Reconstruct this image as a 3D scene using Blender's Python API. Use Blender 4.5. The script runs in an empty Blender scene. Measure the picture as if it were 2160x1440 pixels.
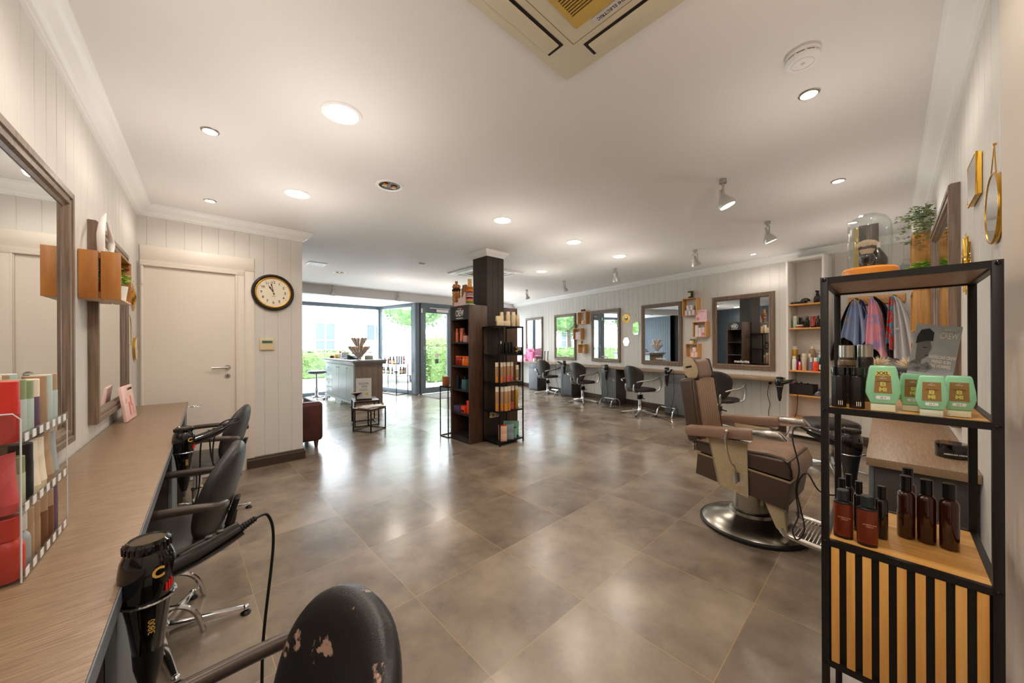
import bpy, bmesh, math, random
from mathutils import Vector, Matrix
R = math.radians
PI = math.pi
rnd = random.Random(7)
S = bpy.context.scene
C = S.collection

# ------------------------------------------------------------ camera, world, exposure
cam_d = bpy.data.cameras.new('camera')
cam = bpy.data.objects.new('camera', cam_d)
C.objects.link(cam)
cam_d.sensor_width = 36
cam_d.lens = 36 * 750 / 2160
cam_d.shift_y = 5 / 2160
cam_d.clip_start = 0.02
cam.matrix_world = (Matrix.Translation((0, 0, 1.29)) @ Matrix.Rotation(R(-43.2), 4, 'Z')
                    @ Matrix.Rotation(R(90), 4, 'X') @ Matrix.Rotation(R(-0.24), 4, 'Z'))
S.camera = cam
S.view_settings.view_transform = 'Standard'
S.view_settings.look = 'None'
S.view_settings.gamma = 1
S.view_settings.exposure = 0.62
w = bpy.data.worlds.new('sky')
S.world = w
w.use_nodes = True
bg = w.node_tree.nodes['Background']
bg.inputs[0].default_value = (0.80, 0.90, 1.0, 1)
bg.inputs[1].default_value = 11.0
WARM = (1.0, 0.78, 0.56)
NEUT = (1.0, 0.90, 0.78)


def lamp(name, loc, power, col=WARM, r=0.06, kind='POINT', rot=None, ang=110, blend=0.8):
    l = bpy.data.lights.new(name, kind)
    l.energy = power
    l.color = col
    if kind == 'SPOT':
        l.spot_size = R(ang)
        l.spot_blend = blend
    l.shadow_soft_size = r
    o = bpy.data.objects.new(name, l)
    C.objects.link(o)
    o.location = loc
    if rot:
        o.rotation_euler = rot
    return o


# ------------------------------------------------------------ materials
def lin(c):
    return tuple(((x / 255) / 12.92 if x / 255 <= 0.04045 else ((x / 255 + 0.055) / 1.055) ** 2.4) for x in c) + (1,)


MATS = {}


def M(name, col, rough=0.5, metal=0.0, emit=0, trans=0, alpha=1, coat=0, bump=0, bs=60, col2=None, cs=4,
      cdist=(0.35, 0.65), sx=(1, 1, 1), sheen=0, ior=1.45, spec=0.5, rn=0):
    if name in MATS:
        return MATS[name]
    m = bpy.data.materials.new(name)
    m.use_nodes = True
    nt = m.node_tree
    p = nt.nodes['Principled BSDF']
    p.inputs['Base Color'].default_value = lin(col)
    p.inputs['Roughness'].default_value = rough
    p.inputs['Metallic'].default_value = metal
    p.inputs['IOR'].default_value = ior
    p.inputs['Specular IOR Level'].default_value = spec
    if coat:
        p.inputs['Coat Weight'].default_value = coat
        p.inputs['Coat Roughness'].default_value = 0.08
    if emit:
        p.inputs['Emission Color'].default_value = lin(col)
        p.inputs['Emission Strength'].default_value = emit
    if trans:
        p.inputs['Transmission Weight'].default_value = trans
    if alpha < 1:
        p.inputs['Alpha'].default_value = alpha
    tc = None
    if bump or col2 or rn:
        tc = nt.nodes.new('ShaderNodeTexCoord')
        mp = nt.nodes.new('ShaderNodeMapping')
        mp.inputs['Scale'].default_value = sx
        nt.links.new(tc.outputs['Object'], mp.inputs['Vector'])
    if col2:
        n = nt.nodes.new('ShaderNodeTexNoise')
        n.inputs['Scale'].default_value = cs
        n.inputs['Detail'].default_value = 6
        n.inputs['Roughness'].default_value = 0.6
        nt.links.new(mp.outputs[0], n.inputs['Vector'])
        r = nt.nodes.new('ShaderNodeValToRGB')
        r.color_ramp.elements[0].position = cdist[0]
        r.color_ramp.elements[1].position = cdist[1]
        r.color_ramp.elements[0].color = lin(col)
        r.color_ramp.elements[1].color = lin(col2)
        nt.links.new(n.outputs['Fac'], r.inputs[0])
        nt.links.new(r.outputs[0], p.inputs['Base Color'])
    if bump:
        n = nt.nodes.new('ShaderNodeTexNoise')
        n.inputs['Scale'].default_value = bs
        n.inputs['Detail'].default_value = 4
        nt.links.new(mp.outputs[0], n.inputs['Vector'])
        b = nt.nodes.new('ShaderNodeBump')
        b.inputs['Strength'].default_value = bump
        b.inputs['Distance'].default_value = 0.01
        nt.links.new(n.outputs['Fac'], b.inputs['Height'])
        nt.links.new(b.outputs[0], p.inputs['Normal'])
    MATS[name] = m
    return m


def wood(name, c1, c2, rough=0.45, axis='Z', s=1.0, cs=3.0, ring=0.0):
    """stretched noise grain running along the given axis"""
    if name in MATS:
        return MATS[name]
    m = bpy.data.materials.new(name)
    m.use_nodes = True
    nt = m.node_tree
    p = nt.nodes['Principled BSDF']
    tc = nt.nodes.new('ShaderNodeTexCoord')
    mp = nt.nodes.new('ShaderNodeMapping')
    sc = {'X': (0.06, 1, 1), 'Y': (1, 0.06, 1), 'Z': (1, 1, 0.06)}[axis]
    mp.inputs['Scale'].default_value = [v * 22 * s for v in sc]
    nt.links.new(tc.outputs['Object'], mp.inputs['Vector'])
    n = nt.nodes.new('ShaderNodeTexNoise')
    n.inputs['Scale'].default_value = cs
    n.inputs['Detail'].default_value = 8
    n.inputs['Distortion'].default_value = 0.6
    nt.links.new(mp.outputs[0], n.inputs['Vector'])
    r = nt.nodes.new('ShaderNodeValToRGB')
    r.color_ramp.elements[0].position = 0.32
    r.color_ramp.elements[1].position = 0.68
    r.color_ramp.elements[0].color = lin(c1)
    r.color_ramp.elements[1].color = lin(c2)
    nt.links.new(n.outputs['Fac'], r.inputs[0])
    nt.links.new(r.outputs[0], p.inputs['Base Color'])
    p.inputs['Roughness'].default_value = rough
    b = nt.nodes.new('ShaderNodeBump')
    b.inputs['Strength'].default_value = 0.12
    b.inputs['Distance'].default_value = 0.004
    nt.links.new(n.outputs['Fac'], b.inputs['Height'])
    nt.links.new(b.outputs[0], p.inputs['Normal'])
    MATS[name] = m
    return m


def glass(name, col=(255, 255, 255), refl=0.08, rough=0.0):
    """thin window glass: light passes straight through, a little mirrors off"""
    if name in MATS:
        return MATS[name]
    m = bpy.data.materials.new(name)
    m.use_nodes = True
    nt = m.node_tree
    nt.nodes.clear()
    o = nt.nodes.new('ShaderNodeOutputMaterial')
    t = nt.nodes.new('ShaderNodeBsdfTransparent')
    t.inputs[0].default_value = lin(col)
    g = nt.nodes.new('ShaderNodeBsdfGlossy')
    g.inputs['Roughness'].default_value = rough
    f = nt.nodes.new('ShaderNodeLayerWeight')
    pw_ = nt.nodes.new('ShaderNodeMath')
    pw_.operation = 'POWER'
    pw_.inputs[1].default_value = 4.0
    nt.links.new(f.outputs['Facing'], pw_.inputs[0])
    ad = nt.nodes.new('ShaderNodeMath')
    ad.operation = 'MULTIPLY_ADD'
    ad.inputs[1].default_value = 0.5
    ad.inputs[2].default_value = refl * 0.5
    mx = nt.nodes.new('ShaderNodeMixShader')
    nt.links.new(pw_.outputs[0], ad.inputs[0])
    nt.links.new(ad.outputs[0], mx.inputs[0])
    nt.links.new(t.outputs[0], mx.inputs[1])
    nt.links.new(g.outputs[0], mx.inputs[2])
    nt.links.new(mx.outputs[0], o.inputs[0])
    MATS[name] = m
    return m


def floor_mat():
    m = bpy.data.materials.new('stone_tile')
    m.use_nodes = True
    nt = m.node_tree
    L = nt.links.new
    N = nt.nodes.new
    p = nt.nodes['Principled BSDF']
    g = N('ShaderNodeNewGeometry')
    sp = N('ShaderNodeSeparateXYZ')
    L(g.outputs['Position'], sp.inputs[0])

    def mth(op, a, b=None, c=None):
        n = N('ShaderNodeMath')
        n.operation = op
        for i, v in enumerate((a, b, c)):
            if v is None:
                continue
            if isinstance(v, (int, float)):
                n.inputs[i].default_value = v
            else:
                L(v, n.inputs[i])
        return n.outputs[0]
    u = mth('DIVIDE', mth('SUBTRACT', sp.outputs[0], 0.884 - 6), 0.5996)
    v = mth('DIVIDE', mth('SUBTRACT', sp.outputs[1], 1.668 - 6), 0.5996)
    fu, fv = mth('FRACT', u), mth('FRACT', v)
    du = mth('MINIMUM', fu, mth('SUBTRACT', 1.0, fu))
    dv = mth('MINIMUM', fv, mth('SUBTRACT', 1.0, fv))
    d = mth('MINIMUM', du, dv)
    grout = mth('LESS_THAN', d, 0.0026)
    cu, cv = mth('FLOOR', u), mth('FLOOR', v)
    cb = N('ShaderNodeCombineXYZ')
    L(cu, cb.inputs[0]); L(cv, cb.inputs[1])
    wn = N('ShaderNodeTexWhiteNoise')
    wn.noise_dimensions = '3D'
    L(cb.outputs[0], wn.inputs['Vector'])
    off = N('ShaderNodeVectorMath'); off.operation = 'MULTIPLY_ADD'
    L(wn.outputs['Color'], off.inputs[0])
    off.inputs[1].default_value = (9, 9, 9)
    L(g.outputs['Position'], off.inputs[2])
    n1 = N('ShaderNodeTexNoise'); n1.inputs['Scale'].default_value = 2.2; n1.inputs['Detail'].default_value = 9
    n1.inputs['Roughness'].default_value = 0.62
    L(off.outputs[0], n1.inputs['Vector'])
    r = N('ShaderNodeValToRGB')
    r.color_ramp.elements[0].position = 0.30
    r.color_ramp.elements[1].position = 0.72
    r.color_ramp.elements[0].color = lin((104, 90, 76))
    r.color_ramp.elements[1].color = lin((166, 150, 132))
    L(n1.outputs['Fac'], r.inputs[0])
    hv = N('ShaderNodeHueSaturation')
    L(r.outputs[0], hv.inputs['Color'])
    L(mth('MULTIPLY_ADD', wn.outputs['Value'], 0.26, 0.84), hv.inputs['Value'])
    mx = N('ShaderNodeMix'); mx.data_type = 'RGBA'
    L(grout, mx.inputs[0]); L(hv.outputs[0], mx.inputs[6]); mx.inputs[7].default_value = lin((176, 146, 104))
    L(mx.outputs[2], p.inputs['Base Color'])
    n2 = N('ShaderNodeTexNoise'); n2.inputs['Scale'].default_value = 9; n2.inputs['Detail'].default_value = 5
    mp = N('ShaderNodeMapping'); mp.inputs['Scale'].default_value = (1, 0.45, 1)
    L(off.outputs[0], mp.inputs['Vector']); L(mp.outputs[0], n2.inputs['Vector'])
    L(mth('MULTIPLY_ADD', wn.outputs['Value'], 0.06, 0.21), p.inputs['Roughness'])
    p.inputs['Specular IOR Level'].default_value = 0.95
    b = N('ShaderNodeBump'); b.inputs['Strength'].default_value = 0.38; b.inputs['Distance'].default_value = 0.003
    L(mth('SUBTRACT', n2.outputs['Fac'], mth('MULTIPLY', grout, 0.15)), b.inputs['Height'])
    L(b.outputs[0], p.inputs['Normal'])
    MATS['stone_tile'] = m
    return m


# ------------------------------------------------------------ mesh builder
class B:
    def __init__(s):
        s.bm = bmesh.new()
        s.mi = 0
        s.T = None

    def _f(s, vs, smooth=False):
        try:
            f = s.bm.faces.new(vs)
            f.material_index = s.mi
            f.smooth = smooth
            return f
        except ValueError:
            return None

    def v(s, p):
        p = Vector(p)
        if s.T is not None:
            p = s.T @ p
        return s.bm.verts.new(p)

    def box(s, x0, y0, z0, x1, y1, z1, bev=0, seg=2):
        x0, x1 = min(x0, x1), max(x0, x1)
        y0, y1 = min(y0, y1), max(y0, y1)
        z0, z1 = min(z0, z1), max(z0, z1)
        vs = [s.v(p) for p in ((x0, y0, z0), (x1, y0, z0), (x1, y1, z0), (x0, y1, z0),
                               (x0, y0, z1), (x1, y0, z1), (x1, y1, z1), (x0, y1, z1))]
        fs = [s._f([vs[i] for i in q]) for q in ((0, 3, 2, 1), (4, 5, 6, 7), (0, 1, 5, 4), (1, 2, 6, 5), (2, 3, 7, 6), (3, 0, 4, 7))]
        if bev:
            bev = min(bev, 0.49 * min(x1 - x0, y1 - y0, z1 - z0))
            es = list({e for f in fs for e in f.edges})
            r = bmesh.ops.bevel(s.bm, geom=es, offset=bev, segments=seg, affect='EDGES', profile=0.5, material=s.mi)
            for f in r['faces']:
                f.smooth = True
        return s

    def hexa(s, b4, t4, bev=0):
        """solid from 4 bottom and 4 top corners"""
        vs = [s.v(p) for p in list(b4) + list(t4)]
        fs = [s._f([vs[i] for i in q]) for q in ((0, 3, 2, 1), (4, 5, 6, 7), (0, 1, 5, 4), (1, 2, 6, 5), (2, 3, 7, 6), (3, 0, 4, 7))]
        if bev:
            es = list({e for f in fs for e in f.edges})
            r = bmesh.ops.bevel(s.bm, geom=es, offset=bev, segments=2, affect='EDGES', profile=0.5, material=s.mi)
            for f in r['faces']:
                f.smooth = True
        return s

    def lathe(s, prof, seg=24, c=(0, 0, 0), ax=None, sy=1.0, cap=False):
        """prof: list of (r, z); ax: optional 3x3/4x4 matrix applied to the local shape before moving to c"""
        c = Vector(c)
        rings = []
        for r, z in prof:
            if r < 1e-6:
                p = Vector((0, 0, z))
                if ax: p = ax @ p
                rings.append([s.v(c + p)])
            else:
                rg = []
                for i in range(seg):
                    a = 2 * PI * i / seg
                    p = Vector((r * math.cos(a), r * math.sin(a) * sy, z))
                    if ax: p = ax @ p
                    rg.append(s.v(c + p))
                rings.append(rg)
        for a, b in zip(rings, rings[1:]):
            if len(a) == 1 and len(b) == 1:
                continue
            for i in range(seg):
                j = (i + 1) % seg
                if len(a) == 1:
                    s._f([a[0], b[j], b[i]], True)
                elif len(b) == 1:
                    s._f([a[i], a[j], b[0]], True)
                else:
                    s._f([a[i], a[j], b[j], b[i]], True)
        if cap and len(rings[0]) > 1:
            s._f(list(reversed(rings[0])))
        if cap and len(rings[-1]) > 1:
            s._f(rings[-1])
        return s

    def cyl(s, p0, p1, r0, r1=None, seg=16):
        p0, p1 = Vector(p0), Vector(p1)
        r1 = r0 if r1 is None else r1
        d = p1 - p0
        q = d.to_track_quat('Z', 'Y').to_matrix()
        return s.lathe([(r0, 0), (r1, d.length)], seg, p0, q, cap=True)

    def tube(s, pts, r, seg=8, smooth=0, closed=False, flat=1.0):
        pts = [Vector(p) for p in pts]
        if smooth:
            pts = catmull(pts, smooth, closed)
        n = len(pts)
        rs = r if isinstance(r, (list, tuple)) else None
        rings = []
        up = None
        for i, p in enumerate(pts):
            if closed:
                t = (pts[(i + 1) % n] - pts[i - 1]).normalized()
            else:
                t = (pts[min(i + 1, n - 1)] - pts[max(i - 1, 0)]).normalized()
            if up is None:
                up = Vector((0, 0, 1)) if abs(t.z) < 0.9 else Vector((1, 0, 0))
            u = (up - t * up.dot(t)).normalized()
            up = u
            w_ = t.cross(u)
            if rs:
                f = i / (n - 1) * (len(rs) - 1)
                k = min(int(f), len(rs) - 2)
                rr = rs[k] + (rs[k + 1] - rs[k]) * (f - k)
            else:
                rr = r
            rings.append([s.v(p + u * rr * math.cos(2 * PI * k / seg) * flat + w_ * rr * math.sin(2 * PI * k / seg)) for k in range(seg)])
        m = n if closed else n - 1
        for i in range(m):
            a, b = rings[i], rings[(i + 1) % n]
            for k in range(seg):
                l = (k + 1) % seg
                s._f([a[k], a[l], b[l], b[k]], True)
        if not closed:
            s._f(list(reversed(rings[0])))
            s._f(rings[-1])
        return s

    def ell(s, c, rad, seg=20, rings=12, z0=-1.0, z1=1.0, ax=None):
        prof = []
        t0, t1 = math.asin(z0), math.asin(z1)
        for i in range(rings + 1):
            t = t0 + (t1 - t0) * i / rings
            prof.append((max(math.cos(t), 0), math.sin(t)))
        prof = [(0 if r < 1e-5 else r, z) for r, z in prof]
        sc = Matrix.Diagonal(Vector(rad))
        if ax is not None:
            sc = ax.to_3x3() @ sc
        return s.lathe(prof, seg, c, sc)

    def prism(s, poly, z0, z1, M4=None, bev=0, smooth=False):
        """poly: 2D outline (x, y) extruded z0..z1, placed by M4"""
        M4 = M4 or Matrix.Identity(4)
        a = [s.v(M4 @ Vector((x, y, z0))) for x, y in poly]
        b = [s.v(M4 @ Vector((x, y, z1))) for x, y in poly]
        n = len(poly)
        fs = [s._f(list(reversed(a))), s._f(b)]
        for i in range(n):
            fs.append(s._f([a[i], a[(i + 1) % n], b[(i + 1) % n], b[i]], smooth))
        if bev:
            es = list({e for f in fs[:2] if f for e in f.edges})
            r = bmesh.ops.bevel(s.bm, geom=es, offset=bev, segments=2, affect='EDGES', profile=0.5, material=s.mi)
            for f in r['faces']:
                f.smooth = True
        return s

    def sweep(s, path, prof, closed=False):
        """plan path [(x,y)], profile [(off, z)], off measured to the left of the path; mitred corners"""
        n = len(path)
        P = [Vector((x, y)) for x, y in path]
        rings = []
        for i in range(n):
            if closed:
                d0 = (P[i] - P[i - 1]).normalized(); d1 = (P[(i + 1) % n] - P[i]).normalized()
            else:
                d0 = (P[i] - P[i - 1]).normalized() if i else None
                d1 = (P[i + 1] - P[i]).normalized() if i < n - 1 else None
                d0 = d0 or d1; d1 = d1 or d0
            n0 = Vector((-d0.y, d0.x)); n1 = Vector((-d1.y, d1.x))
            m = (n0 + n1)
            m = m / max(m.dot(n0), 0.2) if m.length > 1e-6 else n0
            rings.append([s.v((P[i].x + m.x * o, P[i].y + m.y * o, z)) for o, z in prof])
        k = len(prof)
        for i in range(n if closed else n - 1):
            a, b = rings[i], rings[(i + 1) % n]
            for j in range(k):
                l = (j + 1) % k
                s._f([a[j], a[l], b[l], b[j]])
        if not closed:
            s._f(rings[0]); s._f(list(reversed(rings[-1])))
        return s

    def out(s, name, mat=None, parent=None, loc=None, rz=None, sharp=35, sub=0):
        bmesh.ops.recalc_face_normals(s.bm, faces=s.bm.faces[:])
        me = bpy.data.meshes.new(name)
        s.bm.to_mesh(me)
        s.bm.free()
        for m in (mat if isinstance(mat, (list, tuple)) else [mat]):
            if m:
                me.materials.append(m)
        try:
            me.set_sharp_from_angle(angle=R(sharp))
        except Exception:
            pass
        o = bpy.data.objects.new(name, me)
        C.objects.link(o)
        if parent:
            o.parent = parent
        if loc:
            o.location = loc
        if rz is not None:
            o.rotation_euler = (0, 0, rz)
        if sub:
            md = o.modifiers.new('sub', 'SUBSURF')
            md.levels = md.render_levels = sub
        return o


def catmull(P, k, closed=False):
    out = []
    n = len(P)
    rng = n if closed else n - 1
    for i in range(rng):
        if closed:
            p0, p1, p2, p3 = P[i - 1], P[i], P[(i + 1) % n], P[(i + 2) % n]
        else:
            p0, p1, p2, p3 = P[max(i - 1, 0)], P[i], P[i + 1], P[min(i + 2, n - 1)]
        for j in range(k):
            t = j / k
            out.append(0.5 * ((2 * p1) + (p2 - p0) * t + (2 * p0 - 5 * p1 + 4 * p2 - p3) * t * t + (3 * p1 - p0 - 3 * p2 + p3) * t ** 3))
    if not closed:
        out.append(P[-1])
    return out


def tag(o, label, cat=None, group=None, kind=None):
    if label: o['label'] = label
    if cat: o['category'] = cat
    if group: o['group'] = group
    if kind: o['kind'] = kind
    return o


def thing(name, label, cat, loc=(0, 0, 0), rz=0, group=None):
    o = bpy.data.objects.new(name, None)
    o.empty_display_size = 0.05
    C.objects.link(o)
    o.location = loc
    o.rotation_euler = (0, 0, rz)
    return tag(o, label, cat, group)


def dup(root, loc=None, rz=None, label=None, group=None):
    r = root.copy(); C.objects.link(r)
    if loc is not None: r.location = loc
    if rz is not None: r.rotation_euler = (0, 0, rz)
    if label: r['label'] = label
    if group: r['group'] = group
    for ch in list(root.children):
        c = ch.copy(); C.objects.link(c); c.parent = r
        for g in list(ch.children):
            d = g.copy(); C.objects.link(d); d.parent = c
    return r


def struct(o):
    o['kind'] = 'structure'
    return o


_fontcache = {}


def text(body, size, mat, parent, loc, rot=(R(90), 0, 0), name='lettering', depth=0.0006, align='CENTER', sx=1.0, bold=0.0):
    """raised lettering standing in the XZ plane (read from -Y) unless rot says otherwise"""
    cu = bpy.data.curves.new('t', 'FONT')
    cu.body = body
    cu.size = size
    cu.align_x = align
    cu.align_y = 'CENTER'
    cu.extrude = depth
    cu.offset = bold
    cu.resolution_u = 3
    t = bpy.data.objects.new('t', cu)
    C.objects.link(t)
    dg = bpy.context.evaluated_depsgraph_get()
    me = bpy.data.meshes.new_from_object(t.evaluated_get(dg))
    bpy.data.objects.remove(t)
    bpy.data.curves.remove(cu)
    me.materials.clear()
    me.materials.append(mat)
    o = bpy.data.objects.new(name, me)
    C.objects.link(o)
    o.parent = parent
    o.location = loc
    o.rotation_euler = rot
    o.scale = (sx, 1, 1)
    return o


# wall frames: x to the right as one faces the wall, +y into the wall
AF = R(-101.3)
def FW(s, t=0.0, z=0.0):            # long mirror wall: s from its near end, t out into the room
    return (6.245 + 0.196 * s - 0.9806 * t, 0.359 + 0.9806 * s + 0.196 * t, z)
AL = R(87.28)
def LW(y, t=0.0, z=0.0):            # left wall, given by its y
    x = -0.264 - 0.0475 * (4.577 - y)
    return (x + 0.9989 * t, y - 0.0475 * t, z)
AR = R(180)
YR = -0.235
def RW(x, t=0.0, z=0.0):
    return (x, YR + t, z)
ZC = 2.55
# ------------------------------------------------------------ shared materials
wallp = M('wall_paint', (216, 212, 206), 0.55, bump=0.03, bs=300)
wallbeige = M('wall_paint_plain', (222, 208, 194), 0.6)
ceilm = M('ceiling_paint', (234, 232, 230), 0.75, bump=0.02, bs=200)
trimw = M('white_gloss', (240, 240, 238), 0.35)
darkwall = M('dark_blue_grey_paint', (70, 76, 84), 0.5)
colm = M('dark_brown_paint', (52, 43, 38), 0.45)
basem = M('brown_baseboard', (66, 50, 42), 0.4)
alum = M('grey_powder_coat', (108, 119, 128), 0.4, metal=0.1)
gls = glass('window_glass')
chrome = M('chrome', (225, 225, 228), 0.12, metal=1.0)
steel = M('brushed_steel', (190, 188, 184), 0.3, metal=1.0)
alumc = M('cast_aluminium', (200, 198, 196), 0.28, metal=1.0)
blk = M('black_plastic', (22, 22, 24), 0.35)
blkg = M('black_gloss', (10, 10, 12), 0.08, coat=0.6)
blkmet = M('black_metal', (20, 20, 22), 0.42, metal=0.2)
leath = M('black_leather', (52, 49, 49), 0.36, bump=0.10, bs=260)
whitep = M('white_plastic', (238, 238, 238), 0.4)
mirg = M('mirror_silver', (232, 236, 236), 0.012, metal=1.0)
paper = M('white_paper', (244, 244, 244), 0.6)
lamp_on = M('lamp_glass_lit', (255, 236, 205), 0.4, emit=22)
lamp_soft = M('lamp_glass_dim', (255, 240, 215), 0.4, emit=6)
gold = M('brass', (214, 168, 70), 0.25, metal=1.0)
textd = M('dark_ink', (40, 36, 34), 0.6)
textw = M('white_ink', (240, 238, 232), 0.6)
oakx = wood('oak_x', (198, 140, 78), (228, 178, 112), 0.45, 'X')
oaky = wood('oak_y', (204, 144, 70), (236, 184, 104), 0.45, 'Y')
oakz = wood('oak_z', (196, 140, 76), (230, 180, 112), 0.45, 'Z')
darkwz = wood('dark_stained_wood', (50, 35, 28), (92, 62, 44), 0.42, 'Z', 0.8)
darkbl = wood('black_brown_wood', (30, 28, 28), (52, 46, 44), 0.42, 'X', 0.8)
ctop = wood('brown_woven_laminate', (126, 102, 80), (162, 136, 108), 0.34, 'X', 3.2, 4)
frm_ = wood('mirror_frame_brown', (96, 78, 64), (136, 114, 96), 0.34, 'Z', 0.9)
cabg = M('cabinet_grey_laminate', (72, 66, 64), 0.45, bump=0.04, bs=200)

# ------------------------------------------------------------ floor and ceiling
b = B(); b.box(-0.7, -0.4, -0.12, 8.4, 8.26, 0); b.box(1.1, 8.26, -0.12, 4.46, 9.9, 0)
struct(b.out('floor', floor_mat()))
b = B(); b.box(-0.7, -0.4, ZC, 8.4, 8.2, ZC + 0.15)
struct(b.out('ceiling', ceilm))
b = B(); b.box(1.2, 8.32, 2.35, 4.6, 9.9, 2.47); b.box(-0.7, 8.2, 2.35, 8.4, 8.32, 2.7)
struct(b.out('ceiling', ceilm))


def panel_wall(name, p0, p1, z0, z1, mat, inward, board=0.125, th=0.12, groove=0.006, gd=0.004, start=0.0):
    p0, p1 = Vector(p0), Vector(p1)
    d = (p1 - p0); L = d.length; d.normalize()
    n = Vector(inward).normalized()
    pts = [p0.copy()]
    s = start if start > 0.02 else board
    while s < L - 0.02:
        pts += [p0 + d * (s - groove / 2), p0 + d * s - n * gd, p0 + d * (s + groove / 2)]
        s += board
    pts.append(p1.copy())
    b = B()
    fa = [b.v((p.x, p.y, z0)) for p in pts]
    fb = [b.v((p.x, p.y, z1)) for p in pts]
    for i in range(len(pts) - 1):
        b._f([fa[i], fa[i + 1], fb[i + 1], fb[i]])
    q0, q1 = p0 - n * th, p1 - n * th
    a0, a1 = b.v((q0.x, q0.y, z0)), b.v((q1.x, q1.y, z0))
    b0, b1 = b.v((q0.x, q0.y, z1)), b.v((q1.x, q1.y, z1))
    b._f([a0, a1, b1, b0]); b._f([fa[0], a0, b0, fb[0]]); b._f([fa[-1], a1, b1, fb[-1]])
    b._f([fb[0], b0, b1] + list(reversed(fb[1:])))
    b._f([fa[0], a0, a1] + list(reversed(fa[1:])))
    return struct(b.out(name, mat, sharp=10))


nl = (0.9989, -0.0475)
panel_wall('wall_left', LW(-0.36)[:2], LW(4.577)[:2], 0, ZC, wallp, nl)
panel_wall('wall_door', (LW(4.577)[0], 4.577), (1.03, 4.577), 0, ZC, wallp, (0, -1), start=0.06, th=0.12)
panel_wall('wall_right', (1.752, YR), (6.14, YR), 0, ZC, wallp, (0, 1))
b = B(); b.box(-0.6, YR - 0.12, 0, 1.752, YR + 0.012, ZC)
struct(b.out('wall_back', wallbeige))
nf = (-0.9806, 0.196)
panel_wall('wall_mirrors', FW(-0.66)[:2], FW(8.08)[:2], 0, ZC, wallp, nf, start=0.06, board=0.124)
# lounge behind the door wall: dark painted boards
panel_wall('wall_lounge', (-0.40, 4.70), (-0.40, 8.2), 0, ZC, darkwall, (1, 0), start=0.1)
panel_wall('wall_lounge_front', (-0.52, 8.2), (1.30, 8.2), 0, 2.36, darkwall, (0, -1))
panel_wall('wall_bay_side', (1.30, 8.2), (1.30, 9.9), 0, 2.36, darkwall, (1, 0))
b = B(); b.box(-0.40, 4.700, 0, 1.03, 4.712, ZC)
struct(b.out('wall_lounge_back', darkwall))
# low sill walls of the front glazing right of the door
fr = alum


def glazing(name, x0, y0, x1, y1, posts, z0=0.0, z1=2.35, fw=0.07, bot=0.10, top=0.09, dep=0.07, glassmat=None):
    """framed shop window between two plan points; posts = fractions of the length"""
    b = B()
    d = Vector((x1 - x0, y1 - y0)); L = d.length
    a = math.atan2(d.y, d.x)
    b.T = Matrix.Translation((x0, y0, 0)) @ Matrix.Rotation(a, 4, 'Z')
    b.box(0, -dep / 2, z0, L, dep / 2, z0 + bot, 0.004)
    b.box(0, -dep / 2, z1 - top, L, dep / 2, z1, 0.004)
    for f in posts:
        c = f * L
        b.box(max(c - fw / 2, 0), -dep / 2 - 0.004, z0 + 0.001, min(c + fw / 2, L), dep / 2 + 0.004, z1 - 0.001, 0.004)
    o = struct(b.out(name, fr))
    g = B(); g.T = Matrix.Translation((x0, y0, 0)) @ Matrix.Rotation(a, 4, 'Z')
    g.box(0.01, -0.004, z0 + bot - 0.005, L - 0.01, 0.004, z1 - top + 0.005)
    g.out('pane', gls, o)
    return o


glazing('window_1', 1.42, 9.86, 4.16, 9.86, (0, 1), fw=0.12)
glazing('window_2', 4.16, 9.86, 4.43, 8.42, (0, 1), fw=0.11)
glazing('window_3', 5.50, 8.26, 8.05, 8.26, (0, 0.34, 0.62, 1), fw=0.09, z1=2.35)
# rounded corner post between side window and door
b = B(); b.box(4.375, 8.20, 0, 4.50, 8.43, 2.35, 0.05, 4)
struct(b.out('trim_1', alum))
# door frame and glazed entrance door
dw = B(); dw.box(4.502, 8.175, 0, 4.535, 8.30, 2.24, 0.002); dw.box(5.42, 8.175, 0, 5.495, 8.30, 2.24, 0.002); dw.box(4.502, 8.17, 2.2405, 5.495, 8.30, 2.349, 0.002)
dfr = struct(dw.out('door_2', alum))
b = B()
b.box(4.535, 8.185, 0.02, 4.645, 8.245, 2.235, 0.004); b.box(5.30, 8.185, 0.02, 5.42, 8.245, 2.235, 0.004)
b.box(4.64, 8.186, 2.10, 5.305, 8.244, 2.234, 0.004); b.box(4.64, 8.186, 0.021, 5.305, 8.244, 0.17, 0.004)
b.out('door_leaf', alum, dfr)
b = B(); b.box(4.63, 8.21, 0.16, 5.31, 8.218, 2.11); b.out('pane', gls, dfr)
b = B(); b.box(4.575, 8.172, 1.0, 4.605, 8.186, 1.25, 0.005); b.cyl((4.59, 8.18, 1.16), (4.59, 8.13, 1.16), 0.009); b.cyl((4.59, 8.132, 1.16), (4.72, 8.132, 1.16), 0.008)
b.lathe([(0.016, 0), (0.012, 0.01), (0, 0.012)], 12, (4.59, 8.19, 1.36), Matrix.Rotation(R(90), 3, 'X')); b.lathe([(0.016, 0), (0.012, 0.01), (0, 0.012)], 12, (4.59, 8.19, 0.80), Matrix.Rotation(R(90), 3, 'X'))
b.out('door_handle', steel, dfr)
b = B(); b.box(4.95, 8.13, 2.13, 5.30, 8.185, 2.20, 0.006); b.box(4.75, 8.14, 2.215, 5.34, 8.17, 2.235, 0.003)
b.out('door_closer', whitep, dfr)
b = B(); b.box(4.50, 8.14, 2.09, 4.535, 8.172, 2.20, 0.005); b.out('door_sensor', whitep, dfr)
b = B(); b.lathe([(0, 0), (0.065, 0), (0.065, 0.002), (0, 0.002)], 24, (4.98, 8.2085, 0.99), Matrix.Rotation(R(90), 3, 'X'))
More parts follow.
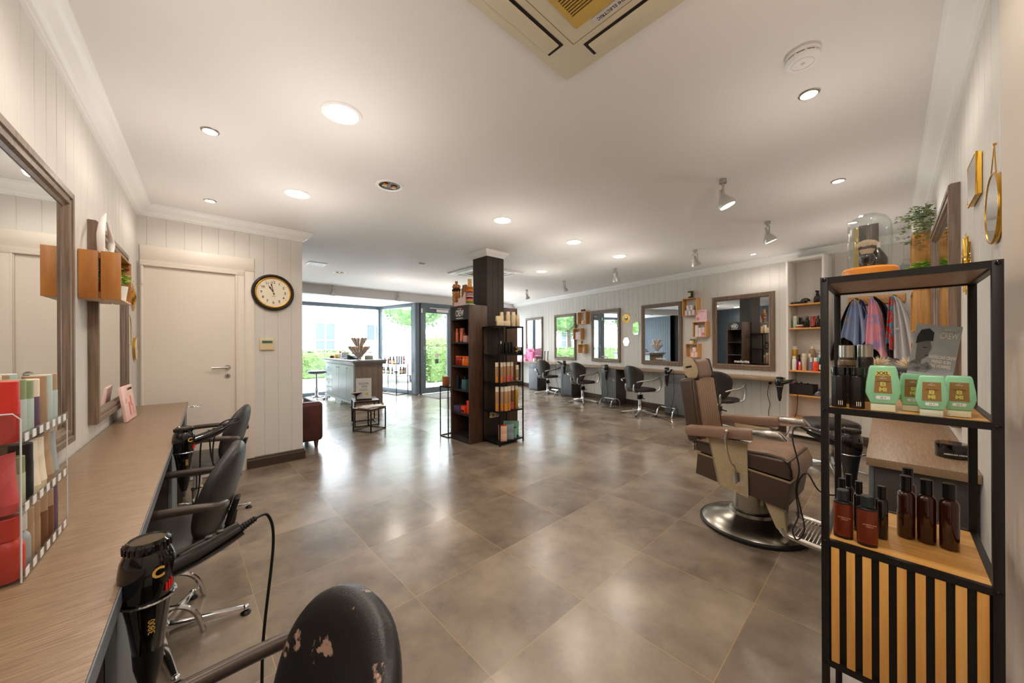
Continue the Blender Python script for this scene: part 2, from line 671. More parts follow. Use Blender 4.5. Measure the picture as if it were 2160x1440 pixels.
b.out('sticker', M('sticker_white', (232, 226, 222), 0.6), dfr)
b = B(); b.box(4.93, 8.207, 0.78, 5.03, 8.209, 0.90); b.out('sticker', M('sticker_green', (78, 110, 100), 0.6), dfr)
b = B()
for k in range(9): b.box(4.92 + .01 * (k % 2), 8.2070, 1.16 + .032 * k, 5.04 - .012 * (k % 3), 8.2085, 1.172 + .032 * k)
b.out('printed_lines', textw, dfr)
# door mat
b = B(); b.box(4.45, 7.25, 0.001, 5.35, 8.10, 0.010, 0.004)
tag(b.out('door_mat', M('mat_grey', (120, 116, 110), 0.95, bump=0.4, bs=200)), 'flat grey entrance mat on the floor before the glass door', 'mat')

# ------------------------------------------------------------ crown mouldings and baseboards
CR = [(0, ZC), (0.095, ZC), (0.095, ZC - 0.012), (0.086, ZC - 0.018), (0.080, ZC - 0.030), (0.060, ZC - 0.050), (0.036, ZC - 0.062),
      (0.026, ZC - 0.072), (0.022, ZC - 0.082), (0.012, ZC - 0.086), (0.012, ZC - 0.094), (0, ZC - 0.098)]
CRn = [(-o, z) for o, z in CR]
lp = [LW(-0.24)[:2], (LW(4.577)[0], 4.577), (1.03, 4.577), (1.03, 4.70)]
b = B(); b.sweep(lp, CRn)
struct(b.out('trim_2', trimw, sharp=25))
# far wall corner with the right wall
n_ = Vector((0.9806, -0.196))
def isect(y):
    # point of the mirror-wall face at given y
    s = (y - 0.359) / 0.9806
    return FW(s)[:2]
b = B(); b.sweep([(1.752, YR), isect(YR), FW(8.0)[:2]], CR)
struct(b.out('trim_3', trimw, sharp=25))
BB = [(0, 0), (0.022, 0), (0.022, 0.085), (0.014, 0.094), (0.014, 0.104), (0.008, 0.115), (0, 0.115)]
b = B(); b.sweep([(0.515, 4.577), (1.03, 4.577), (1.03, 4.70)], [(-o, z) for o, z in BB])
struct(b.out('baseboard_door_wall', basem, sharp=20))
b = B(); b.sweep([(1.752, YR), isect(YR), FW(8.0)[:2]], BB)
struct(b.out('baseboard_mirror_wall', basem, sharp=20))
b = B(); b.sweep([LW(-0.24)[:2], (LW(4.577)[0], 4.577)], [(-o, z) for o, z in BB])
struct(b.out('baseboard_left', basem, sharp=20))
b = B(); b.sweep([(-0.40, 4.71), (-0.40, 8.2), (1.30, 8.2)], [(-o, z) for o, z in BB])
struct(b.out('baseboard_lounge', M('dark_base', (58, 62, 70), 0.45), sharp=20))

# ------------------------------------------------------------ white inner door
doorw = M('door_white', (232, 222, 211), 0.42)
b = B()
y = 4.577
x0, x1 = -0.222, 0.424
b.box(x0 - 0.025, y - 0.024, 0, x0, y + 0.01, 2.0, 0.003); b.box(x1, y - 0.024, 0, x1 + 0.075, y + 0.01, 2.0, 0.003); b.box(x0 - 0.025, y - 0.025, 2.0, x1 + 0.075, y + 0.01, 2.055, 0.003)
b.box(x1 + 0.005, y - 0.034, 0, x1 + 0.018, y - 0.02, 2.004, 0.003); b.box(x0 - 0.018, y - 0.034, 0, x0 - 0.005, y - 0.02, 2.004, 0.003)
b.box(x0 - 0.018, y - 0.035, 2.004, x1 + 0.018, y - 0.02, 2.020, 0.003)
b.box(x0 - 0.025, y - 0.012, 2.0555, x1 + 0.16, y + 0.01, 2.19, 0.003)
b.box(x1 + 0.0755, y - 0.010, 0, x1 + 0.16, y + 0.01, 2.055, 0.003)
d1 = struct(b.out('door_1', doorw))
b = B(); b.box(x0, y - 0.012, 0.005, x1, y + 0.01, 2.0, 0.002); b.out('door_leaf', doorw, d1)
hx, hz = 0.362, 1.065
b = B(); b.lathe([(0, 0), (0.026, 0), (0.026, 0.006), (0, 0.006)], 20, (hx, y - 0.012, hz), Matrix.Rotation(R(90), 3, 'X'))
b.cyl((hx, y - 0.014, hz), (hx, y - 0.055, hz), 0.009); b.tube([(hx + 0.004, y - 0.055, hz), (hx - 0.06, y - 0.056, hz), (hx - 0.125, y - 0.054, hz)], 0.0095, 10)
b.out('door_handle', steel, d1)
b = B(); b.lathe([(0, 0), (0.024, 0), (0.024, 0.005), (0, 0.005)], 20, (hx, y - 0.012, hz - 0.085), Matrix.Rotation(R(90), 3, 'X'))
kh = b.out('keyhole_plate', steel, d1)
b = B(); b.box(hx - 0.003, y - 0.0185, hz - 0.098, hx + 0.003, y - 0.0172, hz - 0.073); b.out('keyhole', blk, kh)

# ------------------------------------------------------------ pillar
b = B()
for (p0, p1, inw) in (((3.015, 3.695), (3.315, 3.695), (0, -1)), ((3.315, 3.695), (3.315, 4.0), (1, 0)), ((3.315, 4.0), (3.015, 4.0), (0, 1)), ((3.015, 4.0), (3.015, 3.695), (-1, 0))):
    pass
px = [3.015, 3.315]; py = [3.695, 4.00]
pts = []
def gpts(a, c, n):
    a, c, n = Vector(a), Vector(c), Vector(n)
    r = [a]
    for f in (1 / 3, 2 / 3):
        m = a.lerp(c, f); d = (c - a).normalized()
        r += [m - d * 0.003, m - n * 0.004, m + d * 0.003]
    return r
pts += gpts((3.015, 3.695), (3.315, 3.695), (0, -1)) + gpts((3.315, 3.695), (3.315, 4.0), (1, 0)) + gpts((3.315, 4.0), (3.015, 4.0), (0, 1)) + gpts((3.015, 4.0), (3.015, 3.695), (-1, 0))
b.prism([(p.x, p.y) for p in pts], 0, ZC)
struct(b.out('column', colm, sharp=10))
b = B(); b.sweep([(3.015, 3.695), (3.315, 3.695), (3.315, 4.0), (3.015, 4.0)], [(-o * 0.62, ZC - (ZC - z) * 0.8) for o, z in CR], closed=True)
struct(b.out('trim_4', trimw, sharp=25))


# ------------------------------------------------------------ lights in the ceiling
def downlight(x, y, r, on=True, z=ZC, power=9, label='', group=None, up=0.85):
    t = thing('recessed_downlight', label, 'ceiling light', (x, y, z), 0, group)
    b = B(); b.lathe([(r * 0.80, -0.001), (r * 0.83, -0.007), (r, -0.005), (r + 0.004, 0)] if True else [], 32)
    b.out('trim_ring', trimw if r > 0.06 else steel, t)
    if on:
        b = B(); b.lathe([(0, -0.003), (r * 0.8, -0.003)], 28); b.out('lamp', lamp_on, t)
        lamp('downlight_and_fill', (x, y, z - 0.6), power * up, (1.0, 0.91, 0.82), 0.03, 'SPOT', (PI, 0, 0), 158, 0.35)  # added upward spot hung below the fixture, fill that brightens the ceiling
        lamp('downlight_and_fill', (x, y, z - 0.05), power * 1.35, (1.0, 0.90, 0.80), r * 0.7, 'SPOT', (0, 0, 0), 165, 0.5)
    else:
        b = B(); b.lathe([(0, -0.0015), (r * 0.82, -0.0015)], 28); b.out('reflector', M('dark_reflector', (120, 100, 84), 0.2, metal=0.9, col2=(30, 26, 24), cs=18), t)
        b = B(); b.box(-r * 0.55, -r * 0.2, -0.010, -r * 0.2, r * 0.25, -0.002, 0.003); b.box(r * 0.2, -r * 0.2, -0.010, r * 0.55, r * 0.25, -0.002, 0.003); b.out('socket', M('socket_amber', (196, 140, 72), 0.4), t)
    return t


BIG = [(0.655, 2.045, 'large lit downlight nearest the left wall, close to the camera'),
       (0.725, 3.385, 'lit downlight before the white inner door'),
       (2.411, 2.701, 'lit downlight in front of the dark pillar'),
       (3.581, 2.682, 'lit downlight right of the pillar, first of the row to the mirror wall'),
       (4.652, 2.675, 'lit downlight nearest the row of wall mirrors'),
       (4.618, 4.151, 'lit downlight behind the pillar above the walkway'),
       (3.069, 6.578, 'lit downlight above the reception desk'),
       (4.074, 6.575, 'lit downlight before the glass entrance door'), (5.09, 6.58, 'lit downlight behind the pillar toward the front windows'),
       (6.10, 6.60, 'small looking lit downlight seen just right of the pillar'), (1.03, 6.57, 'lit downlight in the lounge behind the white wall end'), (0.02, 6.57, 'lit downlight deepest in the lounge')]
for x, y_, lb in BIG:
    downlight(x, y_, 0.10, True, power=7.0, label=lb, group='large round downlights')
downlight(1.227, 2.716, 0.10, False, label='unlit open downlight with brown reflector in the ceiling', group='large round downlights')
downlight(2.053, 6.571, 0.10, False, label='unlit downlight over the lounge end of the reception desk', group='large round downlights')
for x, y_, lb in [(0.141, 2.738, 'small lit spot above the nearest left mirror'), (0.207, 4.061, 'small lit spot beside the inner door corner'),
                  (2.334, 0.28, 'small lit spot next to the smoke detector'), (3.753, 0.276, 'small lit spot beyond the two nearest track spots'),
                  (5.17, 0.27, 'small lit spot above the glass dome'), (0.085, 1.41, 'small lit spot over the near left worktop, above the frame'), (0.05, 0.12, 'small lit spot nearest the camera at the left wall'), (1.12, -0.10, 'added unseen fill spot behind the cream ceiling air conditioner'), (5.95, 1.33, 'small lit spot near the crown moulding above the tall shelf')]:  # the unseen spot behind the air conditioner is added to brighten the rack
    downlight(x, y_, 0.042, True, power=10 if (x < 0.1 or y_ < 0) else 3.6, up=0.22 if (x < 0.1 or y_ < 0) else 0.85, label=lb, group='small round spots')


def trackspot(x, y, z, label, tilt, yaw, on, power=6, wallm=False):
    t = thing('ceiling_spotlight', label, 'spotlight', (x, y, z), yaw, 'swivel spotlights')
    b = B(); b.cyl((0, 0, 0), (0, 0, -0.032), 0.026, 0.026, 20); b.cyl((0, 0, -0.032), (0, 0, -0.055), 0.010)
    b.out('mount', steel, t)
    b = B()
    b.box(-0.036, -0.006, -0.058, 0.036, 0.006, -0.054); b.box(-0.038, -0.007, -0.15, -0.034, 0.007, -0.054); b.box(0.034, -0.007, -0.15, 0.038, 0.007, -0.054)
    b.cyl((-0.055, 0, -0.14), (-0.036, 0, -0.14), 0.006)
    b.out('bracket', steel, t)
    b = B()
    ax = Matrix.Rotation(tilt, 3, 'X')
    c = Vector((0, 0, -0.135))
    b.lathe([(0.0, 0.055), (0.018, 0.055), (0.021, 0.01), (0.030, -0.004), (0.047, -0.035), (0.058, -0.06), (0.058, -0.082), (0.052, -0.082), (0.050, -0.07), (0, -0.068)], 28, c, ax)
    sh = b.out('shade', M('spot_metal', (206, 204, 200), 0.32, metal=0.7), t)
    b = B(); b.lathe([(0, -0.083), (0.05, -0.080)], 28, c, ax)
    b.out('bulb', lamp_on if on else M('lamp_off', (206, 200, 196), 0.3), sh)
    if on:
        q = Matrix.Rotation(yaw, 3, 'Z') @ ax
        p = Vector((x, y, z)) + Matrix.Rotation(yaw, 3, 'Z') @ c + q @ Vector((0, 0, -0.10))
        lamp('spotlight_light', p, power * 3, r=0.04, kind='SPOT', rot=q.to_euler(), ang=120, blend=1.0)
    return t


trackspot(3.062, 0.88, ZC, 'lit swivel spotlight on the ceiling nearest the camera', R(22), R(200), True)
trackspot(4.469, 0.872, ZC, 'lit swivel spotlight second nearest, near the crown moulding', R(22), R(215), True)
trackspot(5.077, 1.8, ZC, 'swivel spotlight above the gap between the two nearest far mirrors', R(20), R(250), True)
trackspot(5.363, 3.165, ZC, 'swivel spotlight in front of the fourth mirror of the far wall', R(20), R(260), False)
trackspot(5.647, 4.478, ZC, 'swivel spotlight between pillar and far wall, second from the far end', R(20), R(260), False)
trackspot(5.935, 5.811, ZC, 'swivel spotlight furthest along the mirror wall', R(20), R(260), False)
trackspot(2.40, 8.10, ZC, 'white swivel spotlight before the beam above the reception stool', R(15), R(30), False)
trackspot(3.87, 8.10, ZC, 'white swivel spotlight before the beam near the corner post', R(15), R(30), False)

# smoke detector
t = thing('smoke_detector', 'round white smoke detector on the ceiling', 'smoke detector', (2.0, 0.26, ZC))
b = B(); b.lathe([(0, 0), (0.062, 0), (0.062, -0.012), (0.056, -0.014), (0.056, -0.018), (0.062, -0.02), (0.062, -0.03), (0.054, -0.038), (0, -0.038)], 40); b.out('housing', whitep, t)
b = B(); b.lathe([(0.040, -0.0378), (0.040, -0.0395), (0.0385, -0.0395), (0.0385, -0.0378)], 40); b.lathe([(0, -0.038), (0.008, -0.038), (0.007, -0.040), (0, -0.040)], 16); b.out('test_button', M('detector_grey', (210, 210, 212), 0.5), t)
b = B()
for k in range(10):
    a = k * PI / 5
    b.T = Matrix.Rotation(a, 4, 'Z'); b.box(0.057, -0.013, -0.0175, 0.0575, 0.013, -0.0145)
b.out('vent_slots', blk, t)


# ceiling cassettes
def cassette(x, y, sz, label, detail=True):
    t = thing('air_conditioner', label, 'air conditioner', (x, y, ZC))
    cream = M('aged_cream_plastic', (214, 204, 178), 0.4); yel = M('yellowed_plastic', (196, 164, 84), 0.45)
    h = sz / 2
    b = B()
    i0, i1 = h * 0.56, h
    zt, zb = 0.0, -0.028
    b.prism([(-i1, -i1), (i1, -i1), (i1, i1), (-i1, i1)], zb + 0.012, zt)
    b.prism([(-h * .985, -h * .985), (h * .985, -h * .985), (h * .985, h * .985), (-h * .985, h * .985)], zb, zb + 0.013, bev=0.008)
    b.out('panel', cream if detail else whitep, t)
    g = B()
    gh = h * 0.56
    g.mi = 1
    g.box(-gh, -gh, zb - 0.0015, gh, gh, zb - 0.0005)
    g.mi = 0
    n = 46 if detail else 16
    for k in range(n + 1):
        xx = -gh + 2 * gh * k / n
        g.box(xx - 0.0022, -gh, zb - 0.007, xx + 0.0022, gh, zb - 0.0015)
    for k in range(1, 4):
        yy = -gh + 2 * gh * (k) / 4
        g.box(-gh, yy - 0.004, zb - 0.0075, gh, yy + 0.004, zb - 0.002)
    g.box(-gh, -gh, zb - 0.0072, -gh + 0.05, gh, zb - 0.003); g.box(gh - 0.05, -gh, zb - 0.0072, gh, gh, zb - 0.003)
    g.box(-gh + 0.0501, gh - 0.02, zb - 0.00735, gh - 0.0501, gh, zb - 0.003); g.box(-gh + 0.0501, -gh, zb - 0.00735, gh - 0.0501, -gh + 0.02, zb - 0.003)
    g.out('grille', [yel if detail else M('grille_grey', (196, 194, 176), 0.5), blk], t)
    for k in range(4):
        b = B(); b.T = Matrix.Rotation(k * PI / 2, 4, 'Z')
        y1, y0 = h * 0.90, h * 0.74
        b.box(-h * 0.62, y0, zb - 0.0012, h * 0.62, y1, zb - 0.0002)
        sl = b.out('air_slot', blk, t)
        b = B(); b.T = Matrix.Rotation(k * PI / 2, 4, 'Z')
        b.box(-h * 0.59, y0 + 0.012, zb - 0.006, h * 0.59, y1 - 0.003, zb - 0.0014, 0.003)
        b.out('louvre', cream if detail else whitep, sl)
    if detail:
        b = B(); ln = M('panel_seam', (150, 120, 60), 0.6)
        for sx_ in (-1, 1):
            b.box(sx_ * h * 0.68 - 0.001, -h * 0.68, zb - 0.0008, sx_ * h * 0.68 + 0.001, h * 0.68, zb - 0.0002)
            b.box(-h * 0.68, sx_ * h * 0.68 - 0.001, zb - 0.0008, h * 0.68, sx_ * h * 0.68 + 0.001, zb - 0.0002)
        b.out('seam', ln, t)
        b = B(); b.box(h * 0.585, -0.03, zb - 0.003, h * 0.66, 0.21, zb - 0.0005, 0.001); pl = b.out('name_plate', M('plate_silver', (206, 200, 192), 0.35), t)
        text('\u25b2 MITSUBISHI ELECTRIC', 0.019, textd, pl, (h * 0.622, 0.09, zb - 0.0032), rot=(R(180), 0, R(90)))
    return t


cassette(0.865, 0.565, 0.96, 'large cream ceiling air conditioner with yellowed grille overhead')
cassette(3.93, 4.86, 0.95, 'white ceiling air conditioner behind the pillar', False)
# slot vents
for (x, y_, lx, ly, lb) in ((1.576, 6.113, 0.13, 0.13, 'square vent with dark slots near the inner wall end'), (2.77, 4.99, 0.05, 0.035, 'tiny ceiling vent plate left of the pillar')):
    t = thing('ceiling_vent', lb, 'vent', (x, y_, ZC))
    b = B(); b.box(-lx, -ly, -0.008, lx, ly, 0, 0.003); b.out('frame', whitep, t)
    b = B()
    for k in range(3):
        yy = -ly * 0.6 + k * ly * 0.6
        b.box(-lx * 0.8, yy - ly * 0.14, -0.0095, lx * 0.8, yy + ly * 0.14, -0.0078)
    b.out('slots', blk, t)
# wall air unit at the far end
t = thing('wall_unit', 'white wall unit high on the front wall at the far end of the mirrors', 'air conditioner', (7.05, 8.2, 2.42), R(0))
b = B(); b.box(-0.25, -0.20, -0.16, 0.25, 0, 0.08, 0.02); b.out('housing', whitep, t)
b = B(); b.box(-0.2, -0.203, -0.12, 0.2, -0.198, -0.09); b.out('outlet_slot', M('dark_reflector2', (90, 90, 90), 0.5), t)
# ------------------------------------------------------------ outside
pave = M('pale_paving', (206, 202, 196), 0.9, bump=0.2, bs=40, col2=(190, 186, 180), cs=2)
b = B(); b.box(-14, 8.30, -0.16, 30, 40, -0.06)
struct(b.out('ground', pave))
b = B(); b.box(1.2, 9.94, -0.058, 8.4, 10.2, -0.04); struct(b.out('ground', M('kerb', (180, 178, 174), 0.9)))
leafm = M('hedge_leaf', (70, 98, 50), 0.6, col2=(128, 150, 88), cs=5)
leafd = M('tree_leaf', (58, 88, 48), 0.6, col2=(116, 144, 90), cs=3)
flow = M('hedge_flower', (226, 190, 178), 0.6)


def leaves(b, c, r, n, size, rs, box=False):
    for _ in range(n):
        if box:
            p = Vector((rs.uniform(-1, 1), rs.uniform(-1, 1), rs.uniform(-1, 1)))
            k = max(range(3), key=lambda i: abs(p[i])); p[k] = math.copysign(rs.uniform(0.86, 1.06), p[k])
        else:
            p = Vector((rs.gauss(0, 1), rs.gauss(0, 1), rs.gauss(0, 1))).normalized() * rs.uniform(0.75, 1.05)
        q = Vector((c[0] + p.x * r[0], c[1] + p.y * r[1], c[2] + p.z * r[2]))
        m = Matrix.Rotation(rs.uniform(0, 6.28), 3, 'Z') @ Matrix.Rotation(rs.uniform(0, 3.14), 3, 'X')
        s_ = size * rs.uniform(0.6, 1.3)
        vs = [b.v(q + m @ Vector(v_) * s_) for v_ in ((-1, 0, 0), (0, -0.5, 0.12), (1, 0, 0), (0, 0.5, 0.12))]
        b._f(vs)


def hedge(x0, y0, x1, y1, h, label, rs, n=2600):
    t = thing('hedge', label, 'hedge', ((x0 + x1) / 2, (y0 + y1) / 2, -0.06))
    hx_, hy_ = (x1 - x0) / 2, (y1 - y0) / 2
    b = B(); b.box(-hx_ * .93, -hy_ * .8, 0, hx_ * .93, hy_ * .8, h * .93, 0.1)
    b.out('core', M('hedge_core', (74, 100, 54), 0.9, bump=0.9, bs=26, col2=(112, 136, 78), cs=14), t)
    b = B(); leaves(b, (0, 0, h / 2), (hx_, hy_, h / 2), int(n * 2.6), 0.048, rs, True)
    b.out('leaves', leafm, t)
    return t


rs = random.Random(3)
hedge(-3.0, 15.6, 6.9, 16.4, 1.10, 'clipped green hedge below the white house, seen through the front window', rs, 5200)
hedge(8.0, 14.4, 15.5, 15.3, 1.75, 'taller hedge with pink blossom behind the parked cars', rs, 4600)
hedge(6.3, 10.9, 9.8, 11.7, 1.35, 'hedge close to the glass entrance door', rs, 3000)


def tree(x, y, h, r, label, rs, n=3000):
    t = thing('tree', label, 'tree', (x, y, -0.06))
    b = B(); b.tube([(0, 0, 0), (0.05, 0.03, h * 0.4), (0, 0, h * 0.75)], [0.16, 0.11, 0.05], 10); b.out('trunk', M('bark', (92, 78, 64), 0.9, bump=0.5, bs=30), t)
    b = B()
    for k in range(7):
        c = (rs.uniform(-.5, .5) * r, rs.uniform(-.5, .5) * r, h * 0.66 + rs.uniform(-.3, .3) * r)
        leaves(b, c, (r * .6, r * .6, r * .55), n // 3, 0.085, rs)
        b.ell(c, (r * .48, r * .48, r * .42), 12, 7)
    b.out('crown', leafd, t)


tree(10.4, 19.0, 6.0, 2.4, 'leafy green tree right of the white house, behind the side window', rs)
tree(15.6, 18.6, 6.4, 2.6, 'broad green tree seen through the glass entrance door', rs)
tree(20.0, 13.5, 6.0, 2.6, 'green tree furthest right outside, reflected in the far mirrors', rs)
tree(13.2, 11.3, 5.0, 1.8, 'tree outside the front windows right of the door', rs, 2600)
tree(0.4, 17.6, 5.4, 2.3, 'tree outside seen only in the far mirrors, right one', rs)
tree(-4.2, 16.4, 5.6, 2.5, 'tree outside seen only in the far mirrors, left one', rs)
tree(-10.0, 13.5, 5.6, 2.5, 'tree outside furthest left, beyond the lounge', rs)
# white house
whs = M('white_render', (238, 238, 238), 0.85)
t = thing('house', 'white rendered house across the street with two white windows', 'house', (0, 24.0, -0.06))
b = B(); b.box(-12, 0, 0, 11.3, 7, 9.6); b.out('wall', whs, t)
wg = M('far_window_glass', (84, 92, 98), 0.5)
for k, wx in enumerate((-3.0, 2.5, 6.65, 9.75)):
    b = B(); b.box(wx - 0.66, -0.10, 1.0, wx + 0.66, 0.02, 1.045); b.box(wx - 0.80, -0.12, 3.0, wx + 0.80, 0.02, 3.1)
    b.box(wx - 0.62, -0.05, 1.05, wx - 0.54, 0.01, 2.669); b.box(wx + 0.54, -0.05, 1.05, wx + 0.62, 0.01, 2.669); b.box(wx - 0.62, -0.05, 2.67, wx + 0.62, 0.01, 2.75)
    b.box(wx - 0.05, -0.05, 1.05, wx + 0.05, 0.01, 2.668); b.box(wx - 0.539, -0.045, 1.6, wx - .051, 0.01, 1.66); b.box(wx + .051, -0.045, 1.6, wx + 0.539, 0.01, 1.66)
    fwn = b.out('window', M('far_window_frame', (226, 226, 226), 0.6), t)
    b = B(); b.box(wx - 0.56, -0.02, 1.06, wx + 0.56, -0.005, 2.70); b.out('pane', wg, fwn)
t = thing('house', 'grey and white building with a balcony beyond the entrance door', 'house', (16.5, 25.0, -0.06))
b = B(); b.box(0, 0, 0, 9, 6, 6.5); b.out('wall', M('house_grey', (196, 198, 200), 0.85), t)
b = B(); b.box(1.0, -1.0, 2.9, 6.5, 0.02, 3.1); b.box(1.0, -1.0, 3.1, 6.5, -0.95, 3.9); b.out('balcony', whs, t)
for wx in (1.6, 4.2, 6.8):
    b = B(); b.box(wx, -0.03, 3.2, wx + 1.3, 0.01, 5.0); b.out('window', wg, t)


# parked cars
def car(x, y, rz, col, label):
    t = thing('car', label, 'car', (x, y, -0.06), rz)
    prof = [(-2.05, 0.30), (-2.08, 0.62), (-1.98, 0.84), (-1.25, 0.92), (-0.72, 1.36), (-0.15, 1.47), (0.75, 1.47), (1.45, 1.20), (1.85, 0.98), (2.05, 0.86), (2.06, 0.34)]
    cm = M('car_paint_%d' % col[0], col, 0.25, coat=0.8)
    b = B(); Mx = Matrix.Rotation(R(90), 4, 'X')
    b.prism([(p[0], p[1]) for p in prof], -0.84, 0.84, Mx, bev=0.10, smooth=False); b.out('body', cm, t)
    gl = M('car_glass', (70, 84, 88), 0.08)
    b = B(); b.prism([(-1.10, 0.95), (-0.68, 1.32), (-0.12, 1.41), (0.72, 1.41), (1.35, 1.16), (1.4, 0.97)], -0.848, 0.848, Mx); b.out('side_windows', gl, t)
    b = B(); b.hexa([(-1.23, -.70, .93), (-1.19, -.70, .93), (-1.19, .70, .93), (-1.23, .70, .93)], [(-.76, -.62, 1.345), (-.70, -.62, 1.345), (-.70, .62, 1.345), (-.76, .62, 1.345)]); b.out('windscreen', gl, t)
    for wx in (-1.32, 1.30):
        for wy in (-0.80, 0.80):
            b = B(); s_ = 1 if wy > 0 else -1
            b.lathe([(0, -.10), (.30, -.10), (.325, -.08), (.325, .06), (.30, .08), (0, .08)], 28, (wx, wy, .325), Matrix.Rotation(R(-90 * s_), 3, 'X'))
            wo = b.out('wheel', M('tyre', (30, 30, 32), 0.8), t)
            b = B(); b.lathe([(0, .085), (.20, .085), (.21, .078), (0, .07)], 20, (wx, wy, .325), Matrix.Rotation(R(-90 * s_), 3, 'X')); b.out('hubcap', alumc, wo)
    for s_ in (-1, 1):
        b = B(); b.box(-2.10, s_ * .55 - .14, .62, -2.0, s_ * .55 + .14, .76, 0.03); b.out('headlight', M('headlamp', (220, 224, 226), 0.2), t)
        b = B(); b.box(1.98, s_ * .62 - .11, .72, 2.08, s_ * .62 + .11, .92, 0.03); b.out('tail_light', M('tail_red', (190, 40, 36), 0.3), t)


car(6.0, 13.4, R(66), (232, 233, 235), 'white car parked outside the side window')
car(11.5, 17.4, R(10), (150, 156, 160), 'grey car parked beyond the hedge')


# ------------------------------------------------------------ wall mirrors
def mirror(wd, h, label, loc, rz, group=None, fw=0.075, name='wall_mirror', decal=False):
    """framed mirror: local x along the wall, -y towards the room, origin at its lower left corner on the wall"""
    t = thing(name, label, 'mirror', loc, rz, group)
    b = B()
    prof = [(0.0, 0.0), (0.0, 0.030), (0.006, 0.038), (0.030, 0.038), (0.034, 0.032), (0.040, 0.032), (0.046, 0.036), (0.058, 0.034), (0.064, 0.024), (fw, 0.018), (fw, 0.0)]
    cs = [(0, 0), (wd, 0), (wd, h), (0, h)]
    inw = [(1, 1), (-1, 1), (-1, -1), (1, -1)]
    rings = [[b.v((c[0] + i[0] * o, -d, c[1] + i[1] * o)) for o, d in prof] for c, i in zip(cs, inw)]
    for k in range(4):
        a, c = rings[k], rings[(k + 1) % 4]
        for j in range(len(prof) - 1):
            b._f([a[j], a[j + 1], c[j + 1], c[j]])
    b.out('frame', frm_, t, sharp=20)
    b = B(); b.box(fw - 0.012, -0.016, fw - 0.012, wd - fw + 0.012, -0.004, h - fw + 0.012); g_ = b.out('glass', mirg, t)
    if decal:
        text('medavita', 0.062, textw, g_, (wd / 2, -0.0165, fw + 0.045), name='lettering', depth=0.0003, bold=0.0008)
    return t


GM = 'large framed mirrors above the worktops'
mir_l = [(0.62, 'framed wall mirror on the left wall beside the camera'), (1.62, ''), (3.10, '')]
def mirL(y0, wd, label): return mirror(wd, 1.08, label, LW(y0, 0, 0.872), AL, GM)
mirL(1.44, 1.01, 'large framed mirror cut by the left edge of the photo, behind the tube display')
mirL(2.872, .965, 'framed mirror on the left wall behind the wooden crate')
mirL(0.02, 1.01, 'framed mirror on the left wall above the nearest black chair')
# far wall mirrors: (s of the far end, width)
for k, (sA, sB, lb) in enumerate([(7.32, 6.485, 'framed mirror at the far end of the far wall, above the pink display'), (5.95, 5.112, 'second framed mirror from the far end, beside the upper wall boxes with the small candles'),
                                  (4.56, 3.705, 'third framed mirror from the far end of the far wall, reflecting the entrance door'), (3.15, 2.273, 'fourth framed mirror, left of the wall box holding five white jars'),
                                  (1.725, 0.82, 'framed mirror nearest the tall white shelf on the far wall')]):
    mirror(sA - sB, 1.175, lb, FW(sA, 0, 0.877), AF, GM, decal=(k in (1, 2, 3, 4)))
mirror(1.22, 1.20, 'framed mirror on the right wall behind the black metal rack', RW(3.995, 0, 0.87), AR, GM)


# ------------------------------------------------------------ worktops and their cabinets
def worktop(name, pts, label):
    b = B(); b.prism(pts, 0.755, 0.79, bev=0.002)
    o = tag(b.out(name, ctop), label, 'worktop')
    return o


f = lambda y, t: LW(y, t)[:2]
worktop('worktop', [f(-0.20, 0.01), f(-0.20, 0.34), f(4.27, 0.34), f(4.27, 0.01)], 'long brown laminate worktop along the left wall')
o = worktop('worktop', [FW(0.70, 0.002)[:2], FW(0.70, 0.34)[:2], FW(7.98, 0.34)[:2], FW(7.98, 0.002)[:2]], 'long brown laminate worktop along the far mirror wall')
worktop('worktop', [(2.19, YR + 0.002), (2.19, 0.075), (5.05, 0.10), (5.05, YR + 0.002)], 'brown laminate worktop on the right wall behind the black rack')
# light grey front edging of the left worktop
b = B(); b.hexa([(*f(-0.20, 0.3405), 0.7551), (*f(-0.20, 0.343), 0.7551), (*f(4.27, 0.343), 0.7551), (*f(4.27, 0.3405), 0.7551)], [(*f(-0.20, 0.3405), 0.7899), (*f(-0.20, 0.343), 0.7899), (*f(4.27, 0.343), 0.7899), (*f(4.27, 0.3405), 0.7899)])
eo = b.out('edge_band', M('edge_grey', (120, 128, 138), 0.3), None); eo.parent = bpy.data.objects['worktop']


